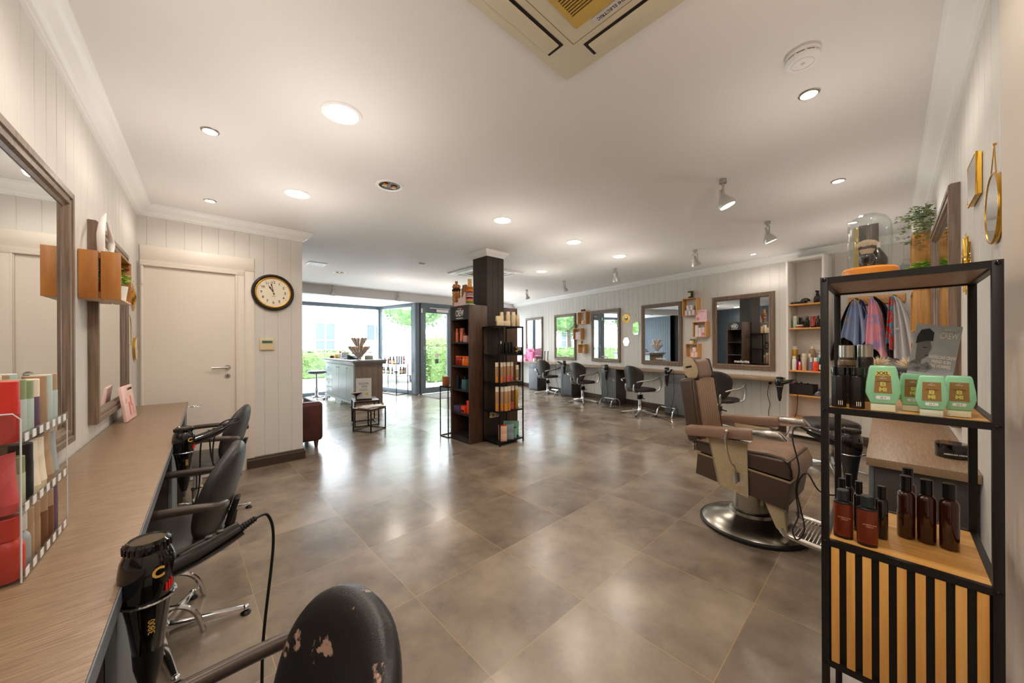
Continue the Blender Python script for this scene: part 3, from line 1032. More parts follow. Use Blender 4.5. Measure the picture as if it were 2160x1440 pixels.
def cabinet(loc, rz, wd, label, group, drawer=True, knob_side=1, h=0.752, dep=0.315):
    """local x along the wall, y=0 at the wall, front at -dep"""
    t = thing('base_cabinet', label, 'cabinet', loc, rz, group)
    b = B(); b.box(0, -dep, 0.004, wd, -0.026, h, 0.001); b.out('carcass', cabg, t)
    hd = 0.16 if drawer else 0
    b = B(); b.box(0.002, -dep - 0.018, 0.05, wd - 0.002, -dep - 0.001, h - hd - 0.012, 0.002); d_ = b.out('door', M('cabinet_front_grey', (104, 108, 113), 0.42), t)
    kn = [(0, 0.0), (0.006, 0.0), (0.005, 0.012), (0.008, 0.016), (0.013, 0.020), (0.013, 0.024), (0.006, 0.029), (0, 0.029)]
    ax = Matrix.Rotation(R(90), 3, 'X')
    km = M('knob_bronze', (206, 176, 150), 0.25, metal=1.0)
    kx = wd - 0.04 if knob_side > 0 else 0.04
    b = B(); b.lathe(kn, 16, (kx, -dep - 0.018, h - hd - 0.07 if drawer else h - 0.22), ax); b.out('knob', km, d_)
    if drawer:
        b = B(); b.box(0.002, -dep - 0.018, h - hd - 0.008, wd - 0.002, -dep - 0.001, h - 0.004, 0.002); r_ = b.out('drawer', M('cabinet_front_grey', (104, 108, 113), 0.42), t)
        b = B(); b.lathe(kn, 16, (wd / 2, -dep - 0.018, h - hd / 2), ax); b.out('knob', km, r_)
    return t


GL = 'grey base cabinets under the left worktop'; GF = 'dark grey base cabinets under the far worktop'
cabinet(LW(1.12, 0), AL, 0.38, 'grey base cabinet under the left worktop nearest the camera', GL, False)
cabinet(LW(2.60, 0), AL, 0.38, 'grey base cabinet between the two nearer left chairs', GL, False)
cabinet(LW(3.98, 0), AL, 0.28, 'dark base cabinet at the far end of the left worktop', GL, False)
cabinet(FW(6.72, 0), AF, 0.40, 'dark grey cabinet under the far worktop beside the furthest chair', GF)
cabinet(FW(5.32, 0), AF, 0.40, 'dark grey cabinet under the far worktop behind the second chair from the far end', GF)
cabinet(FW(3.95, 0), AF, 0.40, 'dark grey cabinet with two bronze knobs behind the third far chair', GF)
cabinet(FW(2.42, 0), AF, 0.40, 'dark grey cabinet beside the headrest of the barber chair', GF, knob_side=-1)
cabinet(FW(7.97, 0), AF, 0.34, 'grey cabinet at the very end of the far worktop', GF, False)
cabinet((2.56, YR, 0), AR, 0.34, 'dark brown cabinet under the right worktop behind the red bottles', GF, False, dep=0.285)


# ------------------------------------------------------------ styling chairs
def star_base(t, h=0.40, r=0.31, mat=None, a0=0.0, foot=True, casters=False):
    mat = mat or chrome
    b = B(); b.lathe([(0, 0.035), (0.045, 0.035), (0.05, 0.05), (0.045, 0.085), (0.032, 0.11), (0.032, 0.24), (0.036, 0.25), (0.036, 0.262), (0.024, 0.265), (0.024, h), (0, h)], 24)
    b.out('column', chrome, t)
    for k in range(5):
        a = a0 + k * 2 * PI / 5
        b = B(); b.T = Matrix.Rotation(a, 4, 'Z')
        b.hexa([(0.03, -0.022, 0.04), (r, -0.012, 0.018), (r, 0.012, 0.018), (0.03, 0.022, 0.04)], [(0.03, -0.018, 0.085), (r, -0.010, 0.040), (r, 0.010, 0.040), (0.03, 0.018, 0.085)], 0.006)
        b.ell((r, 0, 0.030), (0.016, 0.016, 0.014), 12, 8)
        lg = b.out('leg', mat, t)
        b = B(); b.T = Matrix.Rotation(a, 4, 'Z')
        if casters:
            b.lathe([(0, -.012), (.022, -.012), (.024, 0), (.022, .012), (0, .012)], 16, (r, 0, 0.024), Matrix.Rotation(R(90), 3, 'X')); b.out('caster', blk, lg)
        else:
            b.lathe([(0, 0.001), (0.021, 0.001), (0.022, 0.006), (0.012, 0.016), (0, 0.017)], 16, (r, 0, 0)); b.out('glide', blk, lg)


def pad(b, wd, dp, th, z, rr=0.35, n=40, yoff=0, taper=0.0):
    """rounded cushion as a stack of superellipse rings"""
    def ring(sc, zz):
        out = []
        for i in range(n):
            a = 2 * PI * i / n
            c, s_ = math.cos(a), math.sin(a)
            e = 2 / 3.4
            x = math.copysign(abs(c) ** e, c) * wd / 2 * sc
            y = math.copysign(abs(s_) ** e, s_) * dp / 2 * sc
            x *= 1 + taper * (y / (dp / 2))
            out.append(b.v((x, y + yoff, zz)))
        return out
    prof = [(0.0, 0), (0.86, 0), (0.97, 0.12), (1.0, 0.4), (0.99, 0.7), (0.93, 0.92), (0.80, 1.0), (0.4, 1.02), (0.0, 1.02)]
    rings = []
    for s_, k in prof:
        if s_ == 0:
            rings.append([b.v((0, yoff, z + th * k))])
        else:
            rings.append(ring(s_, z + th * k))
    for a, c in zip(rings, rings[1:]):
        for i in range(n):
            j = (i + 1) % n
            if len(a) == 1: b._f([a[0], c[j], c[i]], True)
            elif len(c) == 1: b._f([a[i], a[j], c[0]], True)
            else: b._f([a[i], a[j], c[j], c[i]], True)


def backpad(b, wd, h, th, zc, yc, tilt, curve=0.05, n=40, shape=2.4, narrow=0.0, bulge=0.0):
    """upright oval pad, outline in xz, curved round the sitter, tilted back"""
    Mt = Matrix.Translation((0, yc, zc)) @ Matrix.Rotation(tilt, 4, 'X')
    def pt(sc, a, d):
        c, s_ = math.cos(a), math.sin(a)
        e = 2 / shape
        x = math.copysign(abs(c) ** e, c) * wd / 2 * sc
        z = math.copysign(abs(s_) ** e, s_) * h / 2 * sc
        x *= 1 + narrow * (z / (h / 2))
        y = d + curve * (x / (wd / 2)) ** 2
        return b.v(Mt @ Vector((x, y, z)))
    prof = [(0, -th * .5 - bulge), (0.45, -th * .5 - bulge * .75), (0.8, -th * .46 - bulge * .2), (0.96, -th * .3), (1.0, 0), (0.96, th * .32), (0.82, th * .5), (0.45, th * .52), (0, th * .52)]
    rings = []
    for s_, d in prof:
        rings.append([pt(0, 0, d)] if s_ == 0 else [pt(s_, 2 * PI * i / n, d) for i in range(n)])
    for a, c in zip(rings, rings[1:]):
        for i in range(n):
            j = (i + 1) % n
            if len(a) == 1: b._f([a[0], c[j], c[i]], True)
            elif len(c) == 1: b._f([a[i], a[j], c[0]], True)
            else: b._f([a[i], a[j], c[j], c[i]], True)


worn = M('worn_black_leather', (44, 41, 41), 0.36, bump=0.12, bs=240, col2=(196, 160, 140), cs=9, cdist=(0.61, 0.63))


def chair_left(loc, rz, label, group, a0=0.3, wornback=False, lift=0.0):
    t = thing('styling_chair', label, 'chair', loc, rz, group)
    star_base(t, 0.40, 0.31, a0=a0)
    b = B(); pad(b, 0.47, 0.46, 0.085, 0.40, yoff=0.0, taper=0.06); b.out('seat', leath, t)
    b = B(); backpad(b, 0.43, 0.43, 0.07, 0.63, -0.235, R(16), 0.05, shape=2.35, bulge=0.012)
    bp = b.out('backrest', worn if wornback else leath, t, sharp=80, sub=1)
    b = B(); b.hexa([(-.035, -.262, .47), (.035, -.262, .47), (.035, -.236, .47), (-.035, -.236, .47)], [(-.035, -.296, .58), (.035, -.296, .58), (.035, -.270, .58), (-.035, -.270, .58)], .005); b.tube([(0, -.265, .52), (0, -.245, .43), (0, -.19, .385), (0, -.05, .385)], 0.018, 8, 4); b.out('back_bracket', blkmet, t)
    for s_ in (-1, 1):
        b = B(); b.tube([(s_ * 0.19, -0.262, 0.625), (s_ * 0.252, -0.245, 0.640), (s_ * 0.265, -0.18, 0.650), (s_ * 0.266, 0.02, 0.652), (s_ * 0.264, 0.13, 0.636), (s_ * 0.262, 0.20, 0.575), (s_ * 0.258, 0.215, 0.49), (s_ * 0.245, 0.19, 0.425), (s_ * 0.17, 0.10, 0.40)], 0.0165, 12, 6)
        b.out('armrest', M('grey_brown_tube', (84, 74, 68), 0.34, metal=0.3), t)
    for ch in t.children:
        if ch.name.split('.')[0] in ('seat', 'backrest', 'back_bracket', 'armrest'): ch.location.z += lift
    return t


GC = 'black styling chairs at the left worktop'
rzL = lambda ph: R(90 - ph)
chair_left((-0.012, 0.69, 0), rzL(-2), 'nearest black chair with scuffed worn backrest at the bottom of the photo', GC, 0.5, True, -0.042)
chair_left((-0.075, 2.16, 0), rzL(12), 'middle black chair of the left row, behind the nearest hair dryer', GC, R(-84))
chair_left((0.10, 3.44, 0), rzL(14), 'black chair of the left row nearest the white inner door', GC, R(-66))


def chair_far(loc, rz, label, group, a0=0.2, warm=False):
    t = thing('styling_chair', label, 'chair', loc, rz, group)
    star_base(t, 0.42, 0.31, mat=alumc, a0=a0)
    b = B(); pad(b, 0.47, 0.45, 0.06, 0.42, yoff=0.0, taper=0.10); b.out('seat', leath, t)
    b = B(); backpad(b, 0.44, 0.46, 0.05, 0.665, -0.215, R(13), 0.075, shape=2.2, narrow=0.16); b.out('backrest', leath, t)
    for s_ in (-1, 1):
        b = B()
        b.tube([(s_ * 0.07, -0.12, 0.415), (s_ * 0.085, -0.23, 0.43), (s_ * 0.095, -0.262, 0.50), (s_ * 0.10, -0.258, 0.56)], [0.016, 0.018, 0.016, 0.008], 10, 5)
        b.out('back_bracket', alumc, t)
        b = B()
        b.tube([(s_ * 0.165, -0.262, 0.60), (s_ * 0.235, -0.22, 0.625), (s_ * 0.285, -0.10, 0.632), (s_ * 0.295, 0.03, 0.642), (s_ * 0.29, 0.13, 0.668), (s_ * 0.287, 0.175, 0.683)], [0.010, 0.013, 0.013, 0.015, 0.017, 0.014], 12, 5)
        b.tube([(s_ * 0.287, 0.165, 0.675), (s_ * 0.286, 0.215, 0.60), (s_ * 0.278, 0.21, 0.50), (s_ * 0.255, 0.17, 0.435), (s_ * 0.17, 0.10, 0.42)], [0.014, 0.017, 0.017, 0.014, 0.010], 12, 5)
        b.out('armrest', alumc, t)
    b = B(); b.cyl((0.035, 0, 0.30), (0.10, 0, 0.285), 0.008); b.box(-0.03, -0.045, 0.27, 0.03, 0.045, 0.35, 0.008); b.out('pump', blkmet, t)
    return t


GR = 'black styling chairs with silver arms at the far worktop'
chair_far(FW(5.74, 0.42), AF + R(8), 'furthest black chair with silver arms, by the pink display', GR, 0.1)
chair_far(FW(4.25, 0.60), AF + R(4), 'second black chair from the far end at the far worktop', GR, 0.5)
chair_far(FW(2.72, 0.62), AF + R(-4), 'black chair with silver arms before the fourth mirror, left of the barber chair', GR, 0.2)
chair_far(FW(1.30, 0.62), AF + R(10), 'black chair with silver arms hidden behind the barber chair headrest', GR, 0.4)


# chrome floor footrests
def footrest(loc, rz, label):
    t = thing('footrest', label, 'footrest', loc, rz, 'chrome floor footrests')
    for x in (-0.15, 0.15):
        b = B(); b.tube([(x, -0.16, 0.006), (x, -0.13, 0.10), (x, -0.07, 0.15), (x, 0.04, 0.15), (x, 0.10, 0.10), (x, 0.12, 0.006)], 0.011, 8, 5); b.out('hoop', chrome, t)
    b = B(); b.tube([(-0.15, -0.02, 0.150), (0.15, -0.02, 0.150)], 0.010, 8); b.tube([(-0.15, 0.03, 0.150), (0.15, 0.03, 0.150)], 0.010, 8); b.out('crossbar', chrome, t)
    return t


footrest(FW(5.32, 0.50), AF, 'chrome footrest on the floor by the furthest far chair')
footrest(FW(3.62, 0.42), AF, 'chrome footrest with coiled cable beside the second chair from the far end')
footrest(FW(2.30, 0.36), AF, 'chrome footrest under the far worktop left of the barber chair')
footrest(LW(2.30, 0.30), AL, 'chrome footrest under the left worktop by the middle chair')
footrest(LW(3.35, 0.28), AL, 'chrome footrest under the left worktop by the chair nearest the door')


# ------------------------------------------------------------ hair dryers and their holders
def dryer(p, rz, label, group, ringdir=-90, zr=0.745, cordpts=None, badge=True, tiltx=0.0, sc=1.0):
    """dryer hanging nose down in a ring; local +x = handle direction; p = ring centre on plan"""
    t = thing('hair_dryer', label, 'hair dryer', (p[0], p[1], 0), rz, group)
    z = zr
    b = B()
    b.lathe([(0, z - 0.135), (0.021, z - 0.135), (0.024, z - 0.13), (0.033, z - 0.05), (0.040, z - 0.01), (0.046, z + 0.03), (0.047, z + 0.06), (0.043, z + 0.085), (0.037, z + 0.10)], 32)
    b.lathe([(0.037, z + 0.10), (0.039, z + 0.104), (0.038, z + 0.118), (0.032, z + 0.124), (0.029, z + 0.122)], 32)
    body = b.out('body', blkg, t)
    b = B(); b.lathe([(0.030, z + 0.121), (0.020, z + 0.1225), (0, z + 0.123)], 28); b.out('intake_grille', M('grille_mesh', (120, 104, 84), 0.5, metal=0.6, bump=0.8, bs=900), body)
    b = B()
    for k in range(24):
        b.T = Matrix.Rotation(k * PI / 12, 4, 'Z'); b.box(0.0375, -0.002, z + 0.103, 0.0405, 0.002, z + 0.118, 0.001)
    b.out('knurled_ring', blk, body)
    b = B(); b.lathe([(0.0245, z - 0.10), (0.0265, z - 0.10), (0.024, z - 0.15), (0.012, z - 0.205), (0.010, z - 0.205), (0.021, z - 0.15)], 24, sy=1.0); b.out('nozzle', blk, t)
    b = B(); b.tube([(0.035, 0, z + 0.045), (0.075, 0, z + 0.055), (0.12, 0, z + 0.070), (0.165, 0, z + 0.088)], [0.026, 0.0255, 0.023, 0.018], 14, 4)
    hd = b.out('handle', blkg, t)
    b = B(); b.tube([(0.163, 0, z + 0.087), (0.195, 0, z + 0.103)], [0.009, 0.006], 10)
    for k in range(6):
        f_ = k / 5; b.lathe([(0.0092 - f_ * .002, -0.0015), (0.0105 - f_ * .002, 0), (0.0092 - f_ * .002, 0.0015)], 12, (0.166 + f_ * 0.026, 0, z + 0.0885 + f_ * 0.013), Matrix.Rotation(R(63), 3, 'Y'))
    b.out('cord_sleeve', blk, hd)
    b = B(); b.box(0.095, -0.008, z + 0.081, 0.110, 0.008, z + 0.091, 0.003); b.box(0.116, -0.008, z + 0.087, 0.131, 0.008, z + 0.097, 0.003); b.out('switches', blk, hd)
    if badge:
        b = B()
        for k in range(3):
            a = R(-50 + k * 7); b.T = Matrix.Rotation(a, 4, 'Z'); b.box(0.0455, -0.0016, z + 0.012 + k * .003, 0.0478, 0.0016, z + 0.030 + k * .003)
        b.out('badge', M('red_badge', (226, 40, 28), 0.4, emit=0), body)
        tx = text('C', 0.030, M('gold_ink', (214, 170, 84), 0.4), body, (0, 0, 0), depth=0.0004, bold=0.001)
        tx.rotation_euler = (R(90), 0, R(22)); tx.location = (0.0475 * math.sin(R(22)), -0.0475 * math.cos(R(22)), z + 0.06)
        tx = text('3800', 0.016, M('gold_ink', (214, 170, 84), 0.4), body, (0, 0, 0), depth=0.0004)
        a = R(12); tx.rotation_euler = (R(90), R(-90), a); tx.location = (0.0345 * math.sin(a), -0.0345 * math.cos(a), z - 0.055)
    b = B()
    cp = cordpts or [(0.195, 0, z + 0.103), (0.235, 0, z + 0.09), (0.245, 0, z - 0.05), (0.22, 0.02, z - 0.3), (0.16, 0.02, 0.25), (0.05, 0.03, 0.02), (-0.1, 0.05, 0.012)]
    b.tube(cp, 0.0036, 8, 8); b.out('cord', blk, t)
    h = thing('dryer_holder', 'chrome wire ring holding the ' + ' '.join(label.split(',')[0].split()[:10]).replace(' clipper style', ''), 'holder', (p[0], p[1], 0), rz, 'chrome dryer rings')
    b = B(); b.tube([(0.0445 * math.cos(a), 0.0445 * math.sin(a), z - 0.003) for a in [k * 2 * PI / 36 for k in range(36)]], 0.0028, 8, closed=True)
    b.out('ring', chrome, h)
    a = R(ringdir); b = B(); c_, s_ = math.cos(a), math.sin(a)
    b.tube([(0.046 * c_, 0.046 * s_, z - 0.003), (0.085 * c_, 0.085 * s_, z - 0.003)], 0.004, 8)
    b.out('bracket', chrome, h)
    return t


GD = 'hair dryers hanging in rings at the worktops'
zr = 0.742
dryer((-0.05, 1.12), R(0), 'glossy black hair dryer with gold emblem, nearest on the left worktop edge', GD, 180, zr,
      [(0.195, 0, zr + .103), (0.222, 0.004, zr + .098), (0.232, 0.0, zr + 0.02), (0.205, -0.03, zr - 0.20), (0.19, -0.07, zr - 0.42), (0.14, -0.10, 0.10), (0.03, -0.12, 0.012), (-0.15, -0.10, 0.008)])
dryer((0.02, 2.51), R(8), 'glossy black hair dryer with red spot, at the chair beside the inner door', GD, 180, zr,
      [(0.195, 0, zr + .103), (0.24, 0.0, zr + .115), (0.23, 0.02, zr + 0.13), (0.15, 0.03, zr + 0.10), (0.12, 0.02, zr - 0.05), (0.14, 0.0, zr - 0.20), (0.11, 0, zr - 0.05), (0.10, 0, zr + 0.06), (0.07, 0.01, zr + 0.02), (0.06, 0.03, zr - 0.25), (0.0, 0.04, 0.3), (-0.1, 0.04, 0.01)])
h = thing('dryer_holder', 'empty wire ring at the far end of the left worktop', 'holder', (0.115, 4.09, 0), 0, 'chrome dryer rings')
b = B(); b.tube([(0.042 * math.cos(a), 0.042 * math.sin(a), 0.765) for a in [k * 2 * PI / 36 for k in range(36)]], 0.0028, 8, closed=True); b.out('ring', chrome, h)
b = B(); b.tube([(-0.043, 0, 0.765), (-0.075, 0, 0.765)], 0.004, 8); b.out('bracket', chrome, h)
dryer((2.46, 0.14), R(96), 'glossy black hair dryer seen through the black metal rack', GD, -170, 0.735,
      [(0.195, 0, .838), (0.222, 0.0, 0.825), (0.226, 0.02, 0.76), (0.20, 0.03, 0.62), (0.215, 0.02, 0.50), (0.205, 0.01, 0.36), (0.23, 0.0, 0.27), (0.21, -0.01, 0.22), (0.18, 0.0, 0.30), (0.21, 0.01, 0.50), (0.17, 0.02, 0.60), (0.12, 0.02, 0.52), (0.05, -0.03, 0.50), (-0.03, -0.05, 0.55)])
for s_, lb, a, z_ in ((5.114, 'black hair dryer at the far worktop between the two furthest chairs', 200, 0.75), (3.756, 'short dark hair clipper style dryer hanging below the third far mirror', 160, 0.72),
                      (2.33, 'olive black hair dryer at the far worktop right of the third far chair', -30, 0.735), (0.615, 'black hair dryer hanging by the tall white shelf', -20, 0.70)):
    q = FW(s_, 0.39)
    dryer(q, AF + R(a), lb, GD, 90 - a, z_, badge=False)
# ------------------------------------------------------------ product builders
def prod(kind, label, cat, loc, r, h, body, cap, lab=None, rz=0, group=None, cr=0.8, ch=0.2, sy=1.0, txt=None, tmat=None, tsz=0.02, trot=False, name=None):
    """bottle-like product standing at loc. r radius, h height, ch cap share of the height, cr cap radius share"""
    nm = name or {'can': 'spray_can', 'bottle': 'bottle', 'spray': 'spray_bottle', 'tube': 'tube', 'jar': 'jar', 'tall': 'bottle', 'pump': 'pump_bottle'}[kind]
    t = thing(nm, label, cat, loc, rz, group)
    seg = 24
    hb = h * (1 - ch)
    b = B()
    if kind == 'can':
        b.lathe([(0, 0), (r * .96, 0), (r, r * .08), (r, hb - r * .25), (r * .93, hb - r * .05), (r * .9, hb), (0, hb)], seg, sy=sy)
    elif kind in ('bottle', 'spray', 'pump'):
        b.lathe([(0, 0), (r * .92, 0), (r, r * .12), (r, hb - r * .9), (r * .93, hb - r * .5), (r * .7, hb - r * .15), (r * cr * .7, hb), (0, hb)], seg, sy=sy)
    elif kind == 'tall':
        b.lathe([(0, 0), (r * .96, 0), (r, r * .1), (r, hb), (0, hb)], seg, sy=sy)
    elif kind == 'jar':
        b.lathe([(0, 0), (r * .9, 0), (r, r * .1), (r, hb), (0, hb)], seg, sy=sy)
    elif kind == 'tube':
        # round at the cap, flattening to a crimp at the top
        rings = []
        zs = [h * ch, h * ch + (h - h * ch) * .3, h * ch + (h - h * ch) * .6, h * .93, h]
        for i, z in enumerate(zs):
            f_ = (z - zs[0]) / (h - zs[0])
            rx, ry = r * (1 + .12 * f_), max(r * sy * (1 - f_), 0.0012)
            rings.append([b.v((rx * math.cos(2 * PI * k / seg), ry * math.sin(2 * PI * k / seg), z)) for k in range(seg)])
        for a, c in zip(rings, rings[1:]):
            for k in range(seg):
                b._f([a[k], a[(k + 1) % seg], c[(k + 1) % seg], c[k]], True)
        b._f(list(reversed(rings[0]))); b._f(rings[-1])
    bo = b.out('body', body, t)
    b = B()
    if kind == 'tube':
        b.lathe([(0, 0), (r * .88, 0), (r * .92, r * .1), (r * .96, h * ch), (0, h * ch)], seg, sy=sy)
    elif kind == 'spray':
        b.lathe([(0, hb), (r * .5, hb), (r * .5, hb + h * ch * .35), (r * .3, hb + h * ch * .4), (r * .3, hb + h * ch * .7), (0, hb + h * ch * .7)], 16)
        b.box(-r * .32, -r * 1.0, hb + h * ch * .62, r * .32, r * .7, h, r * .1)
        b.box(-r * .12, -r * .9, hb + h * ch * .1, r * .12, -r * .65, hb + h * ch * .7, r * .05)
    elif kind == 'pump':
        b.lathe([(0, hb), (r * .5, hb), (r * .5, hb + h * ch * .4), (r * .14, hb + h * ch * .45), (r * .14, h * .97), (0, h * .97)], 16)
        b.box(-r * .22, -r * .9, h * .95, r * .22, r * .25, h, r * .05)
    else:
        b.lathe([(0, hb), (r * cr, hb), (r * cr, h - r * .06), (r * cr * .93, h), (0, h)], seg, sy=sy)
    b.out('cap', cap, t)
    if lab is not None and kind != 'tube':
        b = B(); z0, z1 = hb * .18, hb * .72
        b.lathe([(r * 1.006, z0), (r * 1.012, z0 + .0005), (r * 1.012, z1), (r * 1.006, z1)], seg, sy=sy); b.out('label_band', lab, bo)
    if txt:
        rr = r * 1.02 * sy
        if trot:
            text(txt, tsz, tmat, bo, (0, -rr - 0.0006, hb * .22), rot=(R(90), R(-90), 0), depth=0.0003, bold=tsz * .03)
        else:
            text(txt, tsz, tmat, bo, (0, -rr - 0.0006, hb * .5), rot=(R(90), 0, 0), depth=0.0003, bold=tsz * .02)
    return t


def pbox(label, loc, w_, d_, h_, mat, rz=0, group=None, cat='box', name='product_box', side=None, txt=None, tmat=None, tsz=0.02, txtz=0.5):
    t = thing(name, label, cat, loc, rz, group)
    b = B(); b.box(-w_ / 2, -d_ / 2, 0, w_ / 2, d_ / 2, h_, 0.001); b.out('carton', mat, t)
    if side:
        b = B(); b.box(-w_ / 2 * .8, -d_ / 2 - .0008, h_ * .12, w_ / 2 * .8, -d_ / 2 - .0001, h_ * .45); b.out('print', side, t)
    if txt:
        text(txt, tsz, tmat, t, (0, -d_ / 2 - .0008, h_ * txtz), rot=(R(90), 0, 0), depth=0.0003)
    return t


C_ = lambda n, c, r=0.35, **k: M(n, c, r, **k)
salmon = C_('salmon', (226, 122, 92)); orange = C_('orange', (236, 120, 40)); darkred = C_('dark_red_amber', (150, 40, 24), 0.2)
navy = C_('navy', (34, 44, 56)); teal = C_('teal', (44, 112, 110)); tealb = C_('teal_pale', (92, 136, 132)); purple = C_('purple', (84, 70, 104)); redor = C_('red_orange', (232, 74, 44))
lime = C_('lime', (168, 196, 60)); cream = C_('cream_plastic', (226, 208, 172)); sand = C_('sand_can', (178, 138, 100)); ivory = C_('ivory', (236, 224, 200)); goldc = C_('gold_can', (206, 156, 52), 0.25, metal=0.5)
greyb = C_('blue_grey_carton', (136, 156, 164)); pinkw = C_('pale_pink', (238, 212, 208)); pink = C_('pink', (236, 120, 160)); hotpink = C_('hot_pink', (224, 44, 110)); lil = C_('pale_lilac', (226, 218, 226)); aqua = C_('aqua_tube', (132, 188, 166))
amber = C_('amber_bottle', (70, 26, 14), 0.12, coat=0.5); kraft = C_('kraft_card', (176, 132, 84), 0.7); whitem = C_('matt_white', (238, 236, 230), 0.5); grn = C_('green_bottle', (40, 84, 66), 0.15); silver = C_('silver_cap', (196, 192, 184), 0.25, metal=0.9)
brown = C_('mid_brown', (120, 82, 54), 0.5); peach = C_('peach', (236, 190, 164)); copper = C_('copper_box', (196, 116, 74), 0.35, metal=0.4)


# ------------------------------------------------------------ dark wooden cabinets against the pillar
def shelfcab(name, label, x0, x1, y0, y1, front, h=1.80, zs=(0.07, 0.376, 0.689, 1.004, 1.316), txt=True):
    """open cabinet, sides at y0/y1, opening towards -x (front=-1) or +x"""
    t = thing(name, label, 'cabinet', (0, 0, 0))
    b = B(); b.box(x0, y0, 0, x1, y0 + 0.022, h, 0.001); b.out('side_panel', darkwz, t)
    b = B(); b.box(x0, y1 - 0.022, 0, x1, y1, h, 0.001); b.out('side_panel', darkwz, t)
    xb0, xb1 = (x1 - 0.012, x1) if front < 0 else (x0, x0 + 0.012)
    b = B(); b.box(xb0, y0 + 0.0225, 0, xb1, y1 - 0.0225, h - 0.002); b.out('back_panel', darkbl, t)
    xi0, xi1 = (x0 + 0.002, x1 - 0.0125) if front < 0 else (x0 + 0.0125, x1 - 0.002)
    b = B(); b.box(xi0, y0 + 0.0225, h - 0.022, xi1, y1 - 0.0225, h - 0.001); b.out('top_board', darkwz, t)
    for z in zs:
        b = B(); b.box(xi0, y0 + 0.0225, z - 0.022, xi1, y1 - 0.0225, z); b.out('shelf', darkbl, t)
    xf0, xf1 = (x0 + 0.001, x0 + 0.014) if front < 0 else (x1 - 0.014, x1 - 0.001)
    b = B(); b.box(xf0, y0 + 0.0225, 0, xf1, y1 - 0.0225, zs[0] - 0.0225); b.out('plinth', darkbl, t)
    b = B(); b.box(xf0, y0 + 0.0225, h - 0.19, xf1, y1 - 0.0225, h - 0.0225); sg = b.out('sign_board', darkbl, t)
    rot = (R(90), 0, R(-90)) if front < 0 else (R(90), 0, R(90))
    xt = xf0 - 0.0008 if front < 0 else xf1 + 0.0008
    yc = (y0 + y1) / 2
    text('CREW', 0.115, textw, sg, (xt, yc, h - 0.105), rot=rot, sx=0.55, bold=0.0015)
    text('AMERICAN', 0.02, textw, sg, (xt, yc, h - 0.042), rot=rot)
    text('official supplier to men', 0.017, textw, sg, (xt, yc, h - 0.168), rot=rot, bold=0.0004)
    b = B(); b.box(min(xt, xf0), yc - 0.05, h - 0.154, max(xt, xf1), yc + 0.05, h - 0.1525); b.out('rule', textw, sg)
    return t


shelfcab('display_cabinet', 'tall dark wooden display cabinet with a CREW sign on the left side of the pillar', 2.72, 3.013, 3.692, 4.13, -1)
shelfcab('display_cabinet', 'brown wooden display cabinet on the right side of the pillar, behind the thin metal rack', 3.318, 3.60, 3.72, 4.13, 1)
G1 = 'hair products in the dark display cabinet'
FX = R(-90)   # labels face -x
def p1(y, z, kind, r, h, body, cap, label, x=2.79, **k): return prod(kind, label, 'hair product', (x, y, z), r, h, body, cap, rz=FX, group=G1, **k)
z = 1.316
p1(4.07, z, 'bottle', .021, .185, salmon, salmon, 'salmon bottle at the far left of the top shelf under the CREW sign', ch=.22, cr=.7)
pbox('flat salmon carton standing beside the salmon bottle, top shelf', (2.84, 4.02, z), .07, .035, .19, salmon, FX, G1)
p1(3.965, z, 'tube', .028, .155, salmon, silver, 'salmon tube with silver band, middle of the top shelf under the CREW sign', ch=.12)
p1(3.90, z, 'bottle', .026, .155, darkred, blkg, 'dark red bottle with black cap behind the pale pink carton', ch=.2)
pbox('pale pink small carton at the right end of the top shelf', (2.78, 3.84, z), .085, .05, .085, C_('dusty_pink', (214, 160, 148)), FX, G1)
pbox('tall patterned grey carton at the back right of the top shelf', (2.93, 3.77, z), .07, .06, .26, C_('patterned_grey', (128, 120, 104), 0.5, col2=(70, 66, 60), cs=60), FX, G1)
z = 1.004
p1(4.05, z, 'bottle', .036, .125, darkred, orange, 'dark red squat bottle, left of the two on the second shelf', ch=.16, cr=.9)
p1(3.985, z, 'bottle', .036, .125, darkred, redor, 'dark red squat bottle next to the orange pair on the second shelf', ch=.16, cr=.9)
p1(3.90, z, 'bottle', .034, .125, orange, orange, 'orange squat bottle, left of the orange pair, second shelf', ch=.16, cr=.9)
p1(3.825, z, 'bottle', .034, .125, orange, orange, 'orange squat bottle, right of the orange pair, second shelf', ch=.16, cr=.9)
p1(3.76, z, 'tall', .028, .225, orange, silver, 'tall orange bottle at the back right of the second shelf', x=2.90, ch=.25)
z = .689
p1(4.06, z, 'tall', .030, .17, navy, navy, 'navy bottle at the far left of the third shelf', ch=.3)
p1(3.985, z, 'tall', .028, .165, navy, navy, 'navy bottle at the back, second from left on the third shelf', x=2.86, ch=.3)
p1(3.94, z, 'jar', .032, .10, navy, blkg, 'short navy jar in front on the third shelf', ch=.3, cr=1)
pbox('teal square carton in the middle of the third shelf', (2.785, 3.865, z), .085, .07, .13, C_('teal_carton', (70, 104, 104)), FX, G1)
p1(3.765, z, 'tall', .035, .27, teal, whitem, 'tall teal bottle with white top, right end of the third shelf', x=2.83, ch=.28)
z = .376
pbox('purple carton at the left of the fourth shelf', (2.80, 4.02, z), .14, .12, .085, purple, FX, G1)
pbox('brown small carton behind the red carton, fourth shelf', (2.90, 3.92, z), .08, .06, .13, brown, FX, G1)
pbox('red carton in the middle of the fourth shelf', (2.785, 3.885, z), .085, .08, .095, redor, FX, G1, side=textd)
pbox('tall red carton with lime top at the right of the fourth shelf', (2.80, 3.79, z), .065, .07, .17, redor, FX, G1)
